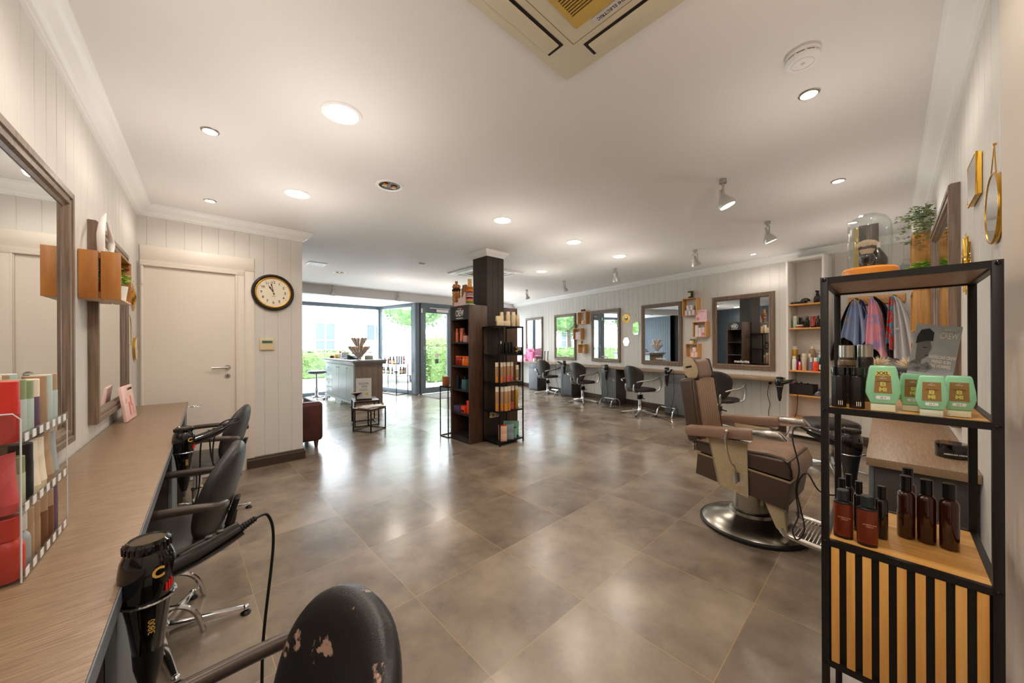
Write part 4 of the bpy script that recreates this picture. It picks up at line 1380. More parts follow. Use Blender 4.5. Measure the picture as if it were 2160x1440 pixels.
p1(3.76, z, 'tall', .030, .25, lime, C_('lime2', (220, 232, 200)), 'lime green bottle at the back right of the fourth shelf', x=2.92, ch=.15)

# on top of that cabinet
z = 1.80
t = thing('scrunchie_display', 'stack of brown ruffled scrunchies on a stand, left on top of the dark cabinet', 'hair accessories', (2.79, 4.08, z))
b = B(); b.lathe([(0, 0), (.035, 0), (.035, .008), (.012, .01), (.012, .32), (.02, .325), (.02, .35), (0, .352)], 20); b.out('stand', kraft, t)
rs = random.Random(5)
for k in range(6):
    b = B(); n = 40
    ring = []
    mcol = [C_('scr_brown', (196, 146, 98), .8), C_('scr_dark', (62, 42, 34), .8), C_('scr_tan', (214, 160, 106), .8)][(k == 4) + 2 * (k % 2 == 1 and k != 4)] if k != 4 else C_('scr_dark', (62, 42, 34), .8)
    prev = None; rings = []
    for i in range(n):
        a = 2 * PI * i / n
        rr = .030 + .012 * math.sin(a * 9 + k)
        row = []
        for j in range(8):
            p_ = 2 * PI * j / 8
            q = rr + .020 * math.cos(p_)
            row.append(b.v((q * math.cos(a), q * math.sin(a), .05 + k * .046 + .024 * math.sin(p_) + .008 * math.sin(a * 7))))
        rings.append(row)
    for i in range(n):
        a_, c_ = rings[i], rings[(i + 1) % n]
        for j in range(8): b._f([a_[j], a_[(j + 1) % 8], c_[(j + 1) % 8], c_[j]], True)
    b.out('scrunchie', mcol, t)
t = thing('hair_tie_display', 'column of striped colourful hair ties with wooden knob on the dark cabinet top', 'hair accessories', (2.775, 3.755, z))
b = B(); b.lathe([(0, 0), (.07, 0), (.07, .006), (0, .006)], 28); b.out('base_plate', whitem, t)
b = B(); b.lathe([(0, .006), (.034, .006), (.034, .245), (.026, .25), (.026, .335), (0, .337)], 24); b.out('wooden_core', oakz, t)
cols = [(110, 130, 50), (96, 116, 40), (150, 150, 60), (232, 150, 120), (196, 30, 90), (60, 20, 30), (230, 210, 190), (190, 90, 80), (150, 190, 180), (90, 110, 130), (210, 30, 40), (230, 150, 40), (214, 120, 40), (170, 100, 40), (214, 150, 70)]
for k, c in enumerate(cols):
    b = B(); zc = .017 + k * .0153
    b.lathe([(.0345, zc - .0075), (.043, zc - .0055), (.0445, zc), (.043, zc + .0055), (.0345, zc + .0075)], 24); b.out('hair_tie', C_('tie%d' % k, c, .8), t)
t = thing('counter_display', 'stepped pale pink cardboard display of small brown pouches on the dark cabinet', 'display', (2.785, 3.93, z), FX)
b = B(); b.hexa([(-.13, -.05, 0), (.12, -.05, 0), (.12, .06, 0), (-.13, .06, 0)], [(-.13, -.05, .05), (.12, -.05, .05), (.12, .06, .05), (-.13, .06, .05)])
b.box(-.035, -.05, .05, .12, .06, .10); b.hexa([(.06, -.05, .10), (.12, -.05, .10), (.12, .06, .10), (.06, .06, .10)], [(.115, -.05, .17), (.12, -.05, .17), (.12, .06, .17), (.115, .06, .17)])
b.out('stepped_box', pinkw, t)
for k, (x_, z_) in enumerate([(-.08, .05), (.03, .10), (.085, .10), (.02, .145)]):
    b = B(); b.box(x_ - (.045 if k else .035), -.03 + k * .012, z_, x_ + (.045 if k else .035), .0 + k * .012, z_ + (.14 if k else .10), .012); pz = b.out('pouch', C_('pouch_brown', (168, 112, 64), .5), t)

# thin metal side stand left of the cabinet
t = thing('side_stand', 'thin black metal stand left of the dark display cabinet', 'stand', (0, 0, 0))
b = B()
X0, X1, Y0, Y1, Z1 = 2.70, 2.98, 4.16, 4.36, .70
for a, c in (((X0, Y0), (X0, Y0)), ((X1, Y0), (X1, Y0)), ((X1, Y1), (X1, Y1)), ((X0, Y1), (X0, Y1))):
    b.box(a[0] - .006, a[1] - .006, 0, a[0] + .006, a[1] + .006, Z1)
for z in (.008, Z1 - .008):
    b.box(X0 + .0061, Y0 - .006, z - .006, X1 - .0061, Y0 + .006, z + .006); b.box(X0 + .0061, Y1 - .006, z - .006, X1 - .0061, Y1 + .006, z + .006)
    b.box(X0 - .006, Y0 + .0061, z - .006, X0 + .006, Y1 - .0061, z + .006); b.box(X1 - .006, Y0 + .0061, z - .006, X1 + .006, Y1 - .0061, z + .006)
b.out('frame', blkmet, t)
b = B(); b.box(X0 - .005, Y0 - .005, Z1, X1 + .005, Y1 + .005, Z1 + .006); b.out('top', blkmet, t)
pbox('copper coloured carton on the thin black stand', (2.76, 4.31, .706), .08, .07, .13, copper, FX, None)
b = B()
for k in range(26): b.lathe([(0, 0), (.026 - .0003 * k, 0), (.028 - .0003 * k, .010), (.024 - .0003 * k, .016), (0, .016)], 14, (2.80 + .0012 * k, 4.215 - .0003 * k, .706 + .0165 * k))
tag(b.out('stacked_caps', C_('ribbed_grey', (176, 172, 166), .5)), 'tall ribbed grey column standing on the thin black stand', 'display')

# metal rack in front of the pillar
t = thing('metal_shelf_rack', 'slim black metal rack with five shelves of hair products against the pillar', 'rack', (0, 0, 0))
X0, X1, Y0, Y1 = 2.935, 3.345, 3.355, 3.68
for (x, y) in ((X0, Y0), (X1, Y0), (X1, Y1), (X0, Y1)):
    b = B(); b.box(x - .007, y - .007, 0, x + .007, y + .007, 1.52); b.out('post', blkmet, t)
ZS = (.054, .434, .797, 1.156, 1.52)
for z in ZS:
    b = B(); b.box(X0 - .006, Y0 - .006, z - .003, X1 + .006, Y1 + .006, z); b.box(X0 - .005, Y0 - .0045, z - .018, X1 + .005, Y0 - .0015, z - .0031); b.box(X0 - .0045, Y0, z - .018, X0 - .0015, Y1, z - .0031); b.box(X1 + .0015, Y0, z - .018, X1 + .0045, Y1, z - .0031)
    b.out('shelf', blkmet, t)
G2 = 'hair products on the slim metal rack by the pillar'
def p2(x, z, kind, r, h, body, cap, label, y=3.40, **k): return prod(kind, label, 'hair product', (x, y, z), r, h, body, cap, rz=R(-40), group=G2, **k)
z = 1.5205
pbox('cream carton lying lowest left on the slim rack top', (3.02, 3.44, z), .09, .08, .065, cream, R(-30), G2)
pbox('cream carton, top one of the small stack on the slim rack', (3.05, 3.49, z + .066), .09, .08, .065, cream, R(-30), G2)
pbox('cream carton, right one of the low pair on the slim rack top', (3.12, 3.415, z), .08, .08, .065, cream, R(-35), G2)
p2(3.13, z, 'tall', .028, .19, cream, ivory, 'cream bottle at the left of the tall row on top of the slim rack', y=3.53, ch=.2)
p2(3.19, z, 'tall', .030, .195, cream, ivory, 'second cream bottle of the tall row on top of the slim rack', y=3.47, ch=.2)
p2(3.24, z, 'tall', .030, .19, cream, ivory, 'third cream bottle of the tall row on top of the slim rack', y=3.42, ch=.2)
p2(3.29, z, 'pump', .024, .18, cream, ivory, 'cream pump bottle on top of the slim rack', y=3.385, ch=.25)
pbox('tan tall carton at the right end of the slim rack top', (3.325, 3.44, z), .055, .05, .16, C_('tan_carton', (198, 160, 122)), R(-35), G2)
z = 1.1565
for k, (x, y) in enumerate([(2.985, 3.40), (3.035, 3.43), (3.07, 3.385), (3.135, 3.40), (3.20, 3.41)]):
    p2(x, z, 'tall', .026, .155 if k else .17, blkg, silver if k == 0 else blkg, ['black bottle with silver cap on the second level of the slim rack', 'black bottle behind the silver capped one, slim rack', 'black bottle third from left, second level of the slim rack', 'black bottle fourth from left, second level of the slim rack', 'black bottle fifth from left beside the gold lidded jars'][k], y=y, ch=.2, cr=.9)
for k, (x, y, zz) in enumerate([(3.255, 3.385, z), (3.255, 3.385, z + .051)]):
    p2(x, zz, 'jar', .026, .05, blkg, gold, ['black jar with gold lid, lower of two, second level of the slim rack', 'black jar with gold lid, upper of two, second level of the slim rack'][k], y=y, ch=.4, cr=1.02)
for k, x in enumerate((3.30, 3.335)):
    p2(x, z, 'bottle', .015, .09, blkg, blkg, ['small black dropper bottle beside the gold lidded jars', 'small black dropper bottle at the rack right end'][k], y=3.375, ch=.4, cr=.7)
ORG = C_('print_orange', (244, 150, 20), .5); PNK = C_('print_pink', (238, 96, 96), .5)
z = .7975
for k, (x, y, tm, bd) in enumerate([(2.965, 3.44, ORG, sand), (2.985, 3.385, ORG, sand), (3.03, 3.46, PNK, brown), (3.07, 3.42, PNK, sand), (3.13, 3.41, PNK, sand), (3.20, 3.42, PNK, sand)]):
    p2(x, z, 'can', .024, .255, bd, ivory, 'brown spray can with %s lettering, %s from left on the upper can shelf' % ('orange' if tm is ORG else 'pink', ['first', 'second', 'third', 'fourth', 'fifth', 'sixth'][k]), y=y, ch=.2, cr=.96, txt='EIMI', tmat=tm, tsz=.045, trot=True)
p2(3.285, z, 'can', .021, .21, sand, ivory, 'smaller brown spray can at the right of the upper can shelf', y=3.40, ch=.27, cr=.96, txt='EI', tmat=ivory, tsz=.03, trot=True)
z = .4345
for k, (x, y, tm, bd) in enumerate([(2.96, 3.43, ORG, sand), (3.01, 3.40, ORG, sand), (3.05, 3.365, ORG, sand), (3.11, 3.375, ORG, sand), (3.19, 3.395, PNK, brown)]):
    p2(x, z, 'can', .0255, .31, bd, ivory, 'tall brown spray can with %s lettering, %s from left on the lower can shelf' % ('orange' if tm is ORG else 'pink', ['first', 'second', 'third', 'fourth', 'fifth'][k]), y=y, ch=.2, cr=.96, txt='EIMI', tmat=tm, tsz=.05, trot=True)
p2(3.265, z, 'can', .025, .30, goldc, ivory, 'golden spray can at the right of the lower can shelf', y=3.40, ch=.16, cr=.96)
z = .0545
for k, (x, y, zz, m_) in enumerate([(3.03, 3.41, z, peach), (3.03, 3.41, z + .095, peach), (3.155, 3.41, z, greyb), (3.155, 3.41, z + .095, greyb)]):
    pbox(['peach carton at the bottom left of the slim rack, lower one', 'peach carton with orange lid, upper one of the bottom left pair', 'blue grey carton on the lowest rack shelf, lower one', 'blue grey carton on the lowest rack shelf, upper one'][k], (x, y, zz), .10, .09, .093, m_, R(-35), G2)
b = B(); b.box(-.045, -.04, 0, .045, .04, .003); tag(b.out('paper_insert', redor, None, (3.03, 3.41, z + .1885), R(-35)), 'bright orange insert on top of the peach cartons', 'paper')
p2(3.235, z, 'jar', .026, .14, aqua, C_('dark_teal_cap', (30, 60, 64)), 'aqua tube with dark cap beside the blue grey cartons', y=3.40, ch=.1)
for k in range(4):
    p2(3.20 + .035 * k, z, 'tube', .026, .205, aqua, C_('dark_teal_cap', (30, 60, 64)), 'aqua tube, %s of four standing at the back of the lowest rack shelf' % ['first', 'second', 'third', 'fourth'][k], y=3.54 - .035 * k, ch=.12)
# double power socket on the pillar
t = thing('wall_socket', 'cream double power socket low on the pillar behind the slim rack', 'socket', (3.12, 3.688, .30))
b = B(); b.box(-.075, -.03, 0, .075, 0.002, .075, .004); b.out('housing', cream, t)
for s_ in (-1, 1):
    b = B(); b.lathe([(0, 0), (.022, 0), (.022, .002), (.018, .002), (.018, .0005), (0, .0005)], 20, (s_ * .037, -.0302, .0375), Matrix.Rotation(R(90), 3, 'X')); b.out('socket', C_('socket_recess', (150, 130, 90), .5), t)

# ------------------------------------------------------------ reception desk
dk = M('desk_pale_grey', (196, 204, 204), 0.4); dt = M('desk_taupe', (120, 104, 94), 0.45)
t = thing('reception_desk', 'grey panelled reception desk with doors, drawers and moulded top', 'desk', (2.57, 7.35, 0))
W_, D_, H_ = .60, 1.95, .97
b = B(); b.box(.02, .02, .10, W_ - .02, D_ - .02, H_ - .08); b.out('carcass', dk, t)
b = B()
n = 5
for k in range(n):
    x0 = .02 + (W_ - .04) * k / n
    b.box(x0 + .001, .004, .06, x0 + (W_ - .04) / n - .001, .021, H_ - .08, .003)
b.out('end_panel', dt, t)
b = B(); b.sweep([(0, 0), (W_, 0), (W_, D_), (0, D_)], [(-.05, H_ - .035), (-.05, H_ - .005), (-.045, H_), (.3, H_), (.3, H_ - .09), (-.008, H_ - .09), (-.012, H_ - .075), (-.028, H_ - .06), (-.034, H_ - .045)][::-1], closed=True)
b.out('moulded_top', M('desk_top_grey', (128, 126, 126), 0.35), t, sharp=20)
b = B(); b.box(.25, .25, H_ - .03, W_ - .25, D_ - .25, H_ - .001); b.out('top_board', M('desk_top_grey', (128, 126, 126), 0.35), t)


def tongue(y0, y1, z0, z1, nb):
    b = B(); wv = (y1 - y0) / nb
    for k in range(nb): b.box(.002, y0 + wv * k + .0008, z0, .020, y0 + wv * (k + 1) - .0008, z1, .002)
    return b


knb = [(0, 0), (.006, 0), (.006, .012), (.014, .018), (.015, .024), (.009, .029), (0, .030)]
axl = Matrix.Rotation(R(-90), 3, 'Y')
for k, (y0, y1) in enumerate(((.05, .46), (.47, .95), (.96, 1.40))):
    o = tongue(y0, y1, .14, H_ - .11, 6).out('door', dk, t)
    b = B(); b.lathe(knb, 14, (.002, y1 - .06 if k < 2 else y0 + .07, H_ - .17), axl); b.out('knob', silver, o)
for k in range(4):
    z0 = .14 + k * (H_ - .25) / 4
    o = tongue(1.41, 1.90, z0, z0 + (H_ - .25) / 4 - .006, 5).out('drawer', dk, t)
    b = B(); b.lathe(knb, 14, (.002, 1.655, z0 + .09), axl); b.out('knob', silver, o)
b = B(); Mx = Matrix.Rotation(R(90), 4, 'Z') @ Matrix.Rotation(R(90), 4, 'X')
for (ya, yb) in ((0, .98), (.98, 1.95)):
    arc = [(ya + .0, 0), (ya + .09, 0)] + [(ya + .09 + .12 * math.sin(a), .085 * (1 - math.cos(a))) for a in [i * PI / 12 for i in range(1, 7)]] + [(yb - .09 - .12 * math.sin(a), .085 * (1 - math.cos(a))) for a in [i * PI / 12 for i in range(6, 0, -1)]] + [(yb - .09, 0), (yb, 0), (yb, .125), (ya, .125)]
    b.prism(arc, -.005, .018, Mx)
b.out('arched_plinth', dk, t)
b = B(); b.box(.0, .0, 0, W_, .018, .06, .004); b.out('plinth', M('plinth_tan', (176, 150, 120), 0.5), t)

# cone bouquet
def conebouquet(x, y, z):
    t = thing('cone_display', 'two tier bouquet of slim cellophane cones with brown hair ties on the reception desk', 'display', (x, y, z))
    b = B(); b.lathe([(0, 0), (.06, 0), (.06, .008), (.02, .012), (.014, .30), (0, .30)], 20); b.out('stand', whitem, t)
    b = B(); b.lathe([(.030, .04), (.065, .16), (.066, .16), (.031, .04)], 20); b.out('lower_holder', C_('wire_white', (220, 218, 216), .4), t)
    for tier, (zz, n, out, ln) in enumerate([(.03, 15, .74, .34), (.21, 11, .52, .30)]):
        for k in range(n):
            a = 2 * PI * k / n + tier * .3
            d = Vector((math.cos(a) * out, math.sin(a) * out, 1)).normalized()
            p0 = Vector((math.cos(a) * .016, math.sin(a) * .016, zz))
            b = B(); b.cyl(p0, p0 + d * ln * .86, .004, .026, 10); co = b.out('cone', [C_('cello_brown', (176, 138, 112), .3, col2=(226, 214, 206), cs=16), C_('cello_white', (216, 208, 206), .3, col2=(170, 140, 118), cs=18)][(k + tier) % 2], t)
            b = B(); b.ell(p0 + d * ln * .88, (.020, .020, .016), 10, 6); b.out('hair_tie', C_('tie_beige%d' % (k % 3), [(206, 160, 122), (236, 226, 218), (150, 90, 80)][k % 3], .8), co)
conebouquet(2.72, 7.50, .971)
# small things on the desk
GDK = 'small items on the reception desk'
z = .971
pbox('sloped grey card holder on the right of the reception desk', (3.02, 7.75, z), .16, .10, .08, C_('holder_grey', (176, 172, 166)), R(-30), GDK, cat='card holder', name='card_holder')
t = thing('candle_box', 'white lantern shaped box with a candle on the reception desk', 'candle', (3.12, 8.05, z)); b = B(); b.box(-.06, -.06, 0, .06, .06, .006); b.box(-.06, -.06, .13, .06, .06, .15); [b.box(sx_ * .055 - .005, sy_ * .055 - .005, .006, sx_ * .055 + .005, sy_ * .055 + .005, .13) for sx_ in (-1, 1) for sy_ in (-1, 1)]; b.out('frame', whitem, t); b = B(); b.lathe([(0, .006), (.035, .006), (.035, .08), (0, .08)], 16); b.out('candle', C_('wax', (222, 206, 160), .5), t)
t = thing('payment_terminal', 'dark tilted card terminal beside the cone bouquet', 'terminal', (2.80, 8.0, z), R(20)); b = B(); b.hexa([(-.09, -.12, 0), (.09, -.12, 0), (.09, .12, 0), (-.09, .12, 0)], [(-.09, -.12, .02), (.09, -.12, .02), (.09, .12, .11), (-.09, .12, .11)], .006); b.out('body', blk, t); b = B(); b.hexa([(-.07, 0, .068), (.07, 0, .068), (.07, .10, .105), (-.07, .10, .105)], [(-.07, 0, .070), (.07, 0, .070), (.07, .10, .107), (-.07, .10, .107)]); b.out('screen', C_('screen_grey', (90, 100, 112), .2), t)
t = thing('keyboard', 'thin grey keyboard lying on the reception desk', 'keyboard', (2.72, 8.35, z), R(85)); b = B(); b.box(-.2, -.07, 0, .2, .07, .018, .004); b.out('base', C_('kb', (110, 114, 122)), t); b = B(); [b.box(-.19 + .026 * i, -.06 + .03 * j, .0185, -.168 + .026 * i, -.036 + .03 * j, .022) for i in range(14) for j in range(4)]; b.out('keys', blk, t)
pbox('brown kraft carton standing on the reception desk', (2.98, 8.45, z), .12, .08, .15, kraft, R(10), GDK)
pbox('dark red small carton at the far end of the desk', (2.68, 9.15, z), .08, .08, .06, C_('maroon', (120, 60, 56)), 0, GDK)
pbox('yellow carton at the far end of the reception desk', (2.75, 9.0, z), .10, .08, .09, C_('yel', (220, 190, 100)), 0, GDK)
pbox('clear grey stand with cards on the reception desk', (2.86, 8.78, z), .16, .06, .14, C_('gry', (190, 196, 200)), 0, GDK)
prod('bottle', 'small white bottle with red cap on the reception desk', 'bottle', (2.80, 8.90, z), .03, .16, whitem, C_('redcap', (226, 30, 30)), ch=.25, cr=.8)
# ------------------------------------------------------------ tables, bowl, sign, armchair, stool, stand
def frametable(label, pts, h, topm, name='side_table'):
    t = thing(name, label, 'table', (0, 0, 0))
    n = len(pts)
    for p_ in pts:
        b = B(); b.box(p_[0] - .008, p_[1] - .008, 0, p_[0] + .008, p_[1] + .008, h - .02); b.out('leg', blkmet, t)
    b = B()
    for k in range(n):
        a, c = Vector((*pts[k], .010)), Vector((*pts[(k + 1) % n], .010)); d = (c - a).normalized() * .0085
        b.tube([a + d, c - d], .008, 4); b.tube([a + d + Vector((0, 0, h - .034)), c - d + Vector((0, 0, h - .034))], .008, 4)
    b.out('frame', blkmet, t)
    cx = sum(p_[0] for p_ in pts) / n; cy = sum(p_[1] for p_ in pts) / n
    b = B(); b.prism([(cx + (p_[0] - cx) * 1.05, cy + (p_[1] - cy) * 1.05) for p_ in pts], h - .018, h, bev=.002); b.out('tabletop', topm, t)
    return t


walnut = wood('walnut', (64, 44, 34), (128, 92, 70), 0.3, 'X')
frametable('lower square wooden side table with black frame in front of the reception desk', [(1.895, 5.471), (2.041, 5.18), (2.325, 5.335), (2.175, 5.626)], .345, walnut)
frametable('taller wooden side table carrying the sale sign, before the reception desk', [(1.998, 5.70), (2.345, 5.635), (2.443, 6.05), (2.10, 6.125)], .405, walnut)
t = thing('sale_sign', 'white standing sale sign reading SOLDES -50% on the taller side table', 'sign', (2.165, 5.78, .405), R(-28))
b = B(); b.box(-.105, -.02, 0, .125, .05, .018, .003); b.out('holder_base', blk, t)
b = B(); b.box(-.115, -.002, .018, .115, .004, .345); pc = b.out('card', paper, t)
sgm = M('sign_grey_ink', (100, 100, 104), .6)
text('SOLDES', .044, sgm, pc, (0, -.0028, .258)); text('-50%', .050, sgm, pc, (0.005, -.0028, .212)); text('SUR TOUTE\nLES PRODUITS', .020, sgm, pc, (0, -.0028, .160))
b = B(); b.lathe([(0, 0), (.022, 0), (.022, .001), (0, .001)], 20, (.052, -.0022, .095), Matrix.Rotation(R(90), 3, 'X')); b.out('yellow_sticker', C_('yellow_sticker', (232, 214, 30), .5), pc)
t = thing('pedestal_bowl', 'dark pedestal bowl of sweets beside the sale sign', 'bowl', (2.055, 5.80, .405))
b = B(); b.lathe([(0, 0), (.035, 0), (.035, .005), (.010, .015), (.008, .06), (.02, .075), (.07, .105), (.085, .125), (.080, .125), (.065, .108), (0, .09)], 28); b.out('bowl', blk, t)
b = B(); b.ell((0, 0, .110), (.068, .068, .018), 20, 8); b.out('sweets', C_('sweets', (206, 150, 90), .5, col2=(236, 214, 170), cs=60), t)
for k, (x, y, r_) in enumerate([(2.12, 5.42, 20), (2.16, 5.40, -8)]):
    b = B(); b.box(-.14, -.10, 0, .14, .10, .006, .001); b.mi = 1; b.box(-.10, -.07, .0062, .06, .06, .0066)
    tag(b.out('magazine', [paper, pinkw], None, (x, y, .3455 + k * .0068), R(r_)), ['open white magazine lying lower on the square side table', 'white magazine with pink print on top of the other magazine'][k], 'magazine', 'magazines on the side table')

burg = M('burgundy_leather', (96, 52, 46), 0.35, bump=0.15, bs=120, col2=(70, 36, 34), cs=3)
t = thing('armchair', 'burgundy leather tub armchair half hidden by the white wall', 'armchair', (0.975, 5.30, 0), R(-3))
b = B(); b.box(-.30, -.32, .085, .30, .34, .26, .03, 3); b.out('base', burg, t)
b = B(); pad(b, .44, .50, .14, .26, yoff=.06); b.out('seat_cushion', burg, t)
for s_ in (-1, 1):
    b = B(); b.box(s_ * .38, -.30, .085, s_ * .27, .34, .565, .045, 4); b.out('armrest', burg, t)
b = B(); b.box(-.38, -.38, .085, .38, -.26, .575, .05, 4); b.out('backrest', burg, t)
for x in (-.31, .31):
    for y in (-.31, .27):
        b = B(); b.cyl((x, y, 0), (x, y, .09), .018, .030, 14); b.out('leg', walnut, t)

t = thing('stool', 'round grey stool on a chrome base by the front window', 'stool', (2.40, 9.35, 0))
star_base(t, .60, .28, mat=chrome, casters=True)
b = B(); b.lathe([(0, .60), (.17, .60), (.195, .615), (.2, .64), (.19, .668), (.15, .678), (0, .68)], 32); b.out('seat', M('stool_grey', (110, 116, 124), .4), t)

# product stand by the side window
t = thing('product_stand', 'thin black metal product table by the side window', 'stand', (4.02, 8.56, 0), R(8))
wx, wy = .34, .92
for (x, y) in ((0, 0), (wx, 0), (wx, wy), (0, wy)):
    b = B(); b.box(x - .008, y - .008, 0, x + .008, y + .008, .78); b.out('post', blkmet, t)
b = B()
for z in (.008,):
    b.box(.0081, -.008, 0, wx - .0081, .008, .016); b.box(.0081, wy - .008, 0, wx - .0081, wy + .008, .016); b.box(-.008, .0081, 0, .008, wy - .0081, .016); b.box(wx - .008, .0081, 0, wx + .008, wy - .0081, .016)
b.out('floor_frame', blkmet, t)
for z in (.53, .785):
    b = B(); b.box(-.008, -.008, z - .005, wx + .008, wy + .008, z); b.out('shelf', M('glassy_grey', (150, 160, 166), .2), t)
G3 = 'bottles on the product table by the side window'
def PS(u, v): return Vector((4.02 + math.cos(R(8)) * u - math.sin(R(8)) * v, 8.56 + math.sin(R(8)) * u + math.cos(R(8)) * v))
z = .7855
dkp = C_('dark_purple', (90, 60, 90), .2); wine = C_('wine_bottle', (110, 50, 60), .15)
for k, (u, v, kind, r_, h_, bd, cp_, lb) in enumerate([(.06, .80, 'spray', .032, .18, dkp, blk, 'purple spray bottle furthest left on the window product table'), (.10, .68, 'spray', .032, .18, dkp, blk, 'purple spray bottle second from left on the window product table'), (.14, .56, 'spray', .032, .18, wine, blk, 'purple spray bottle third from left on the window product table'),
                                                     (.06, .36, 'bottle', .032, .19, wine, blk, 'dark amber bottle with pointed cap on the window product table'), (.10, .27, 'bottle', .032, .19, wine, blk, 'dark amber bottle with pointed cap, right one of the pair'), (.29, .08, 'tall', .035, .13, whitem, hotpink, 'white tube with pink cap at the right of the window product table')]):
    q = PS(u, v); prod(kind, lb, 'bottle', (q.x, q.y, z), r_, h_, bd, cp_, cream if k in (3, 4) else None, rz=R(-30), group=G3, ch=.33, cr=.6)
for k in range(4):
    q = PS(.19 + .035 * k, .26 - .05 * k); pbox('silver grey slim carton, %s of four on the window product table' % ['first', 'second', 'third', 'fourth'][k], (q.x, q.y, z), .045, .045, .20, C_('silver_carton', (176, 178, 180), .35), R(-30), G3)
for k, (u, v, c) in enumerate([(.02, .12, (236, 176, 40)), (.08, .06, (120, 90, 160)), (.24, .02, (190, 110, 90))]):
    q = PS(u, v); b = B(); b.lathe([(0, -.045), (.018, -.045), (.02, -.02), (.02, .03), (.012, .045), (0, .046)], 16, (0, 0, .02), Matrix.Rotation(R(90), 3, 'Y'))
    tag(b.out('lying_tube', C_('lt%d' % k, c), None, (q.x, q.y, z), R(30 * k)), ['yellow tube', 'purple tube', 'copper tube'][k] + ' lying on the window product table', 'tube', G3)
z = .5305
for k in range(6):
    q = PS(.04 + .03 * (k % 2), .84 - .11 * k); prod('bottle', 'green dropper bottle, %s from left on the lower level of the window table' % ['first', 'second', 'third', 'fourth', 'fifth', 'sixth'][k], 'bottle', (q.x, q.y, z), .028, .17, grn, blk, peach, rz=R(-40), group=G3, ch=.36, cr=.5)
q = PS(.08, .14); prod('jar', 'black and white jar on the lower level of the window table', 'jar', (q.x, q.y, z), .045, .07, whitem, blk, ch=.4, cr=1.02, group=G3)
q = PS(.16, .05); prod('bottle', 'wine red bottle on the lower level of the window table', 'bottle', (q.x, q.y, z), .03, .19, darkred, blk, cream, ch=.3, cr=.5, group=G3)
q = PS(.23, .04); prod('bottle', 'amber bottle with yellow label on the lower level of the window table', 'bottle', (q.x, q.y, z), .03, .18, wine, blk, C_('yel', (220, 190, 100)), ch=.3, cr=.5, group=G3)
q = PS(.30, .08); pbox('grey carton at the right end of the lower level of the window table', (q.x, q.y, z), .08, .07, .16, C_('silver_carton', (176, 178, 180), .35), R(-20), G3)
# ------------------------------------------------------------ barber chair
brl = M('brown_barber_leather', (146, 118, 98), 0.36, bump=0.06, bs=200)
brs = M('dark_brown_side_leather', (76, 60, 50), 0.4, bump=0.06, bs=200)
spk = M('speckled_cream_enamel', (196, 176, 140), 0.4, col2=(150, 132, 104), cs=500, cdist=(0.45, 0.6))
pale = M('polished_aluminium', (214, 208, 200), 0.18, metal=1.0)
stm = M('satin_steel_base', (168, 162, 152), 0.25, metal=1.0)
# local: +y forward, +x the chair's own left side away from the camera; yaw so that forward = (0.16,-0.987)
bc = thing('barber_chair', 'brown padded barber chair with steel disc base and chrome side lever', 'barber chair', (2.955, 0.675, 0), math.atan2(0.06, -0.998))


def bq(p):
    return p


b = B(); b.lathe([(0, 0.0), (.315, 0.0), (.325, .008), (.325, .022), (.312, .030)], 56); b.out('rubber_rim', blk, bc)
b = B(); b.lathe([(.312, .028), (.29, .045), (.22, .066), (.16, .085), (.14, .10), (.135, .12), (.122, .128), (0, .128)], 56); b.out('base', stm, bc)
b = B(); b.lathe([(.112, .125), (.112, .36), (0, .36)], 40); b.out('column', stm, bc)
# seat box (tapering skirt)
b = B()
b.hexa([(-.235, -.285, .345), (.235, -.285, .345), (.235, .245, .262), (-.235, .245, .262)], [(-.238, -.27, .495), (.238, -.27, .495), (.238, .27, .437), (-.238, .27, .437)], .006)
b.out('skirt', brs, bc)
b = B()
for s_ in (-1, 1):
    b.hexa([(s_ * .2385, -.272, .494), (s_ * .243, -.272, .494), (s_ * .243, .272, .436), (s_ * .2385, .272, .436)], [(s_ * .2385, -.272, .506), (s_ * .243, -.272, .506), (s_ * .243, .272, .448), (s_ * .2385, .272, .448)])
b.hexa([(-.24, .268, .436), (.24, .268, .436), (.24, .274, .436), (-.24, .274, .436)], [(-.24, .268, .448), (.24, .268, .448), (.24, .274, .448), (-.24, .274, .448)])
b.out('trim_strip', M('pale_brass', (206, 184, 150), .3, metal=.8), bc)


def slab(b, x0, x1, prof_b, prof_t, bev=.012, seg=3):
    """solid between two (y,z) chains of equal length, from x0 to x1"""
    pts = prof_b + list(reversed(prof_t))
    b.prism([(p_[0], p_[1]) for p_ in pts], x0, x1, Matrix(((0, 0, 1, 0), (1, 0, 0, 0), (0, 1, 0, 0), (0, 0, 0, 1))), bev=bev)


b = B()
slab(b, -.232, .232, [(-.29, .51), (-.05, .485), (.27, .450)], [(-.29, .575), (-.05, .555), (.20, .570)] and [(-.29, .580), (-.06, .560), (.27, .572)], .018)
b.out('seat_side', brs, bc)
b = B()
for k in range(11):
    x0 = -.215 + k * .0391
    slab(b, x0 + .0005, x0 + .0386, [(-.285, .570), (-.06, .550), (.14, .565), (.225, .556), (.258, .535), (.272, .50), (.274, .46)], [(-.285, .590), (-.06, .572), (.14, .592), (.235, .584), (.278, .556), (.296, .51), (.298, .46)], .005)
b.out('seat_cushion', brl, bc)
for s_ in (-1, 1):
    b = B(); b.tube([(s_ * .233, -.29, .515), (s_ * .233, -.29, .578), (s_ * .233, -.06, .562), (s_ * .233, .14, .582), (s_ * .233, .225, .575), (s_ * .233, .262, .548), (s_ * .233, .276, .51), (s_ * .233, .277, .46)], .005, 6); b.out('piping', blk, bc)
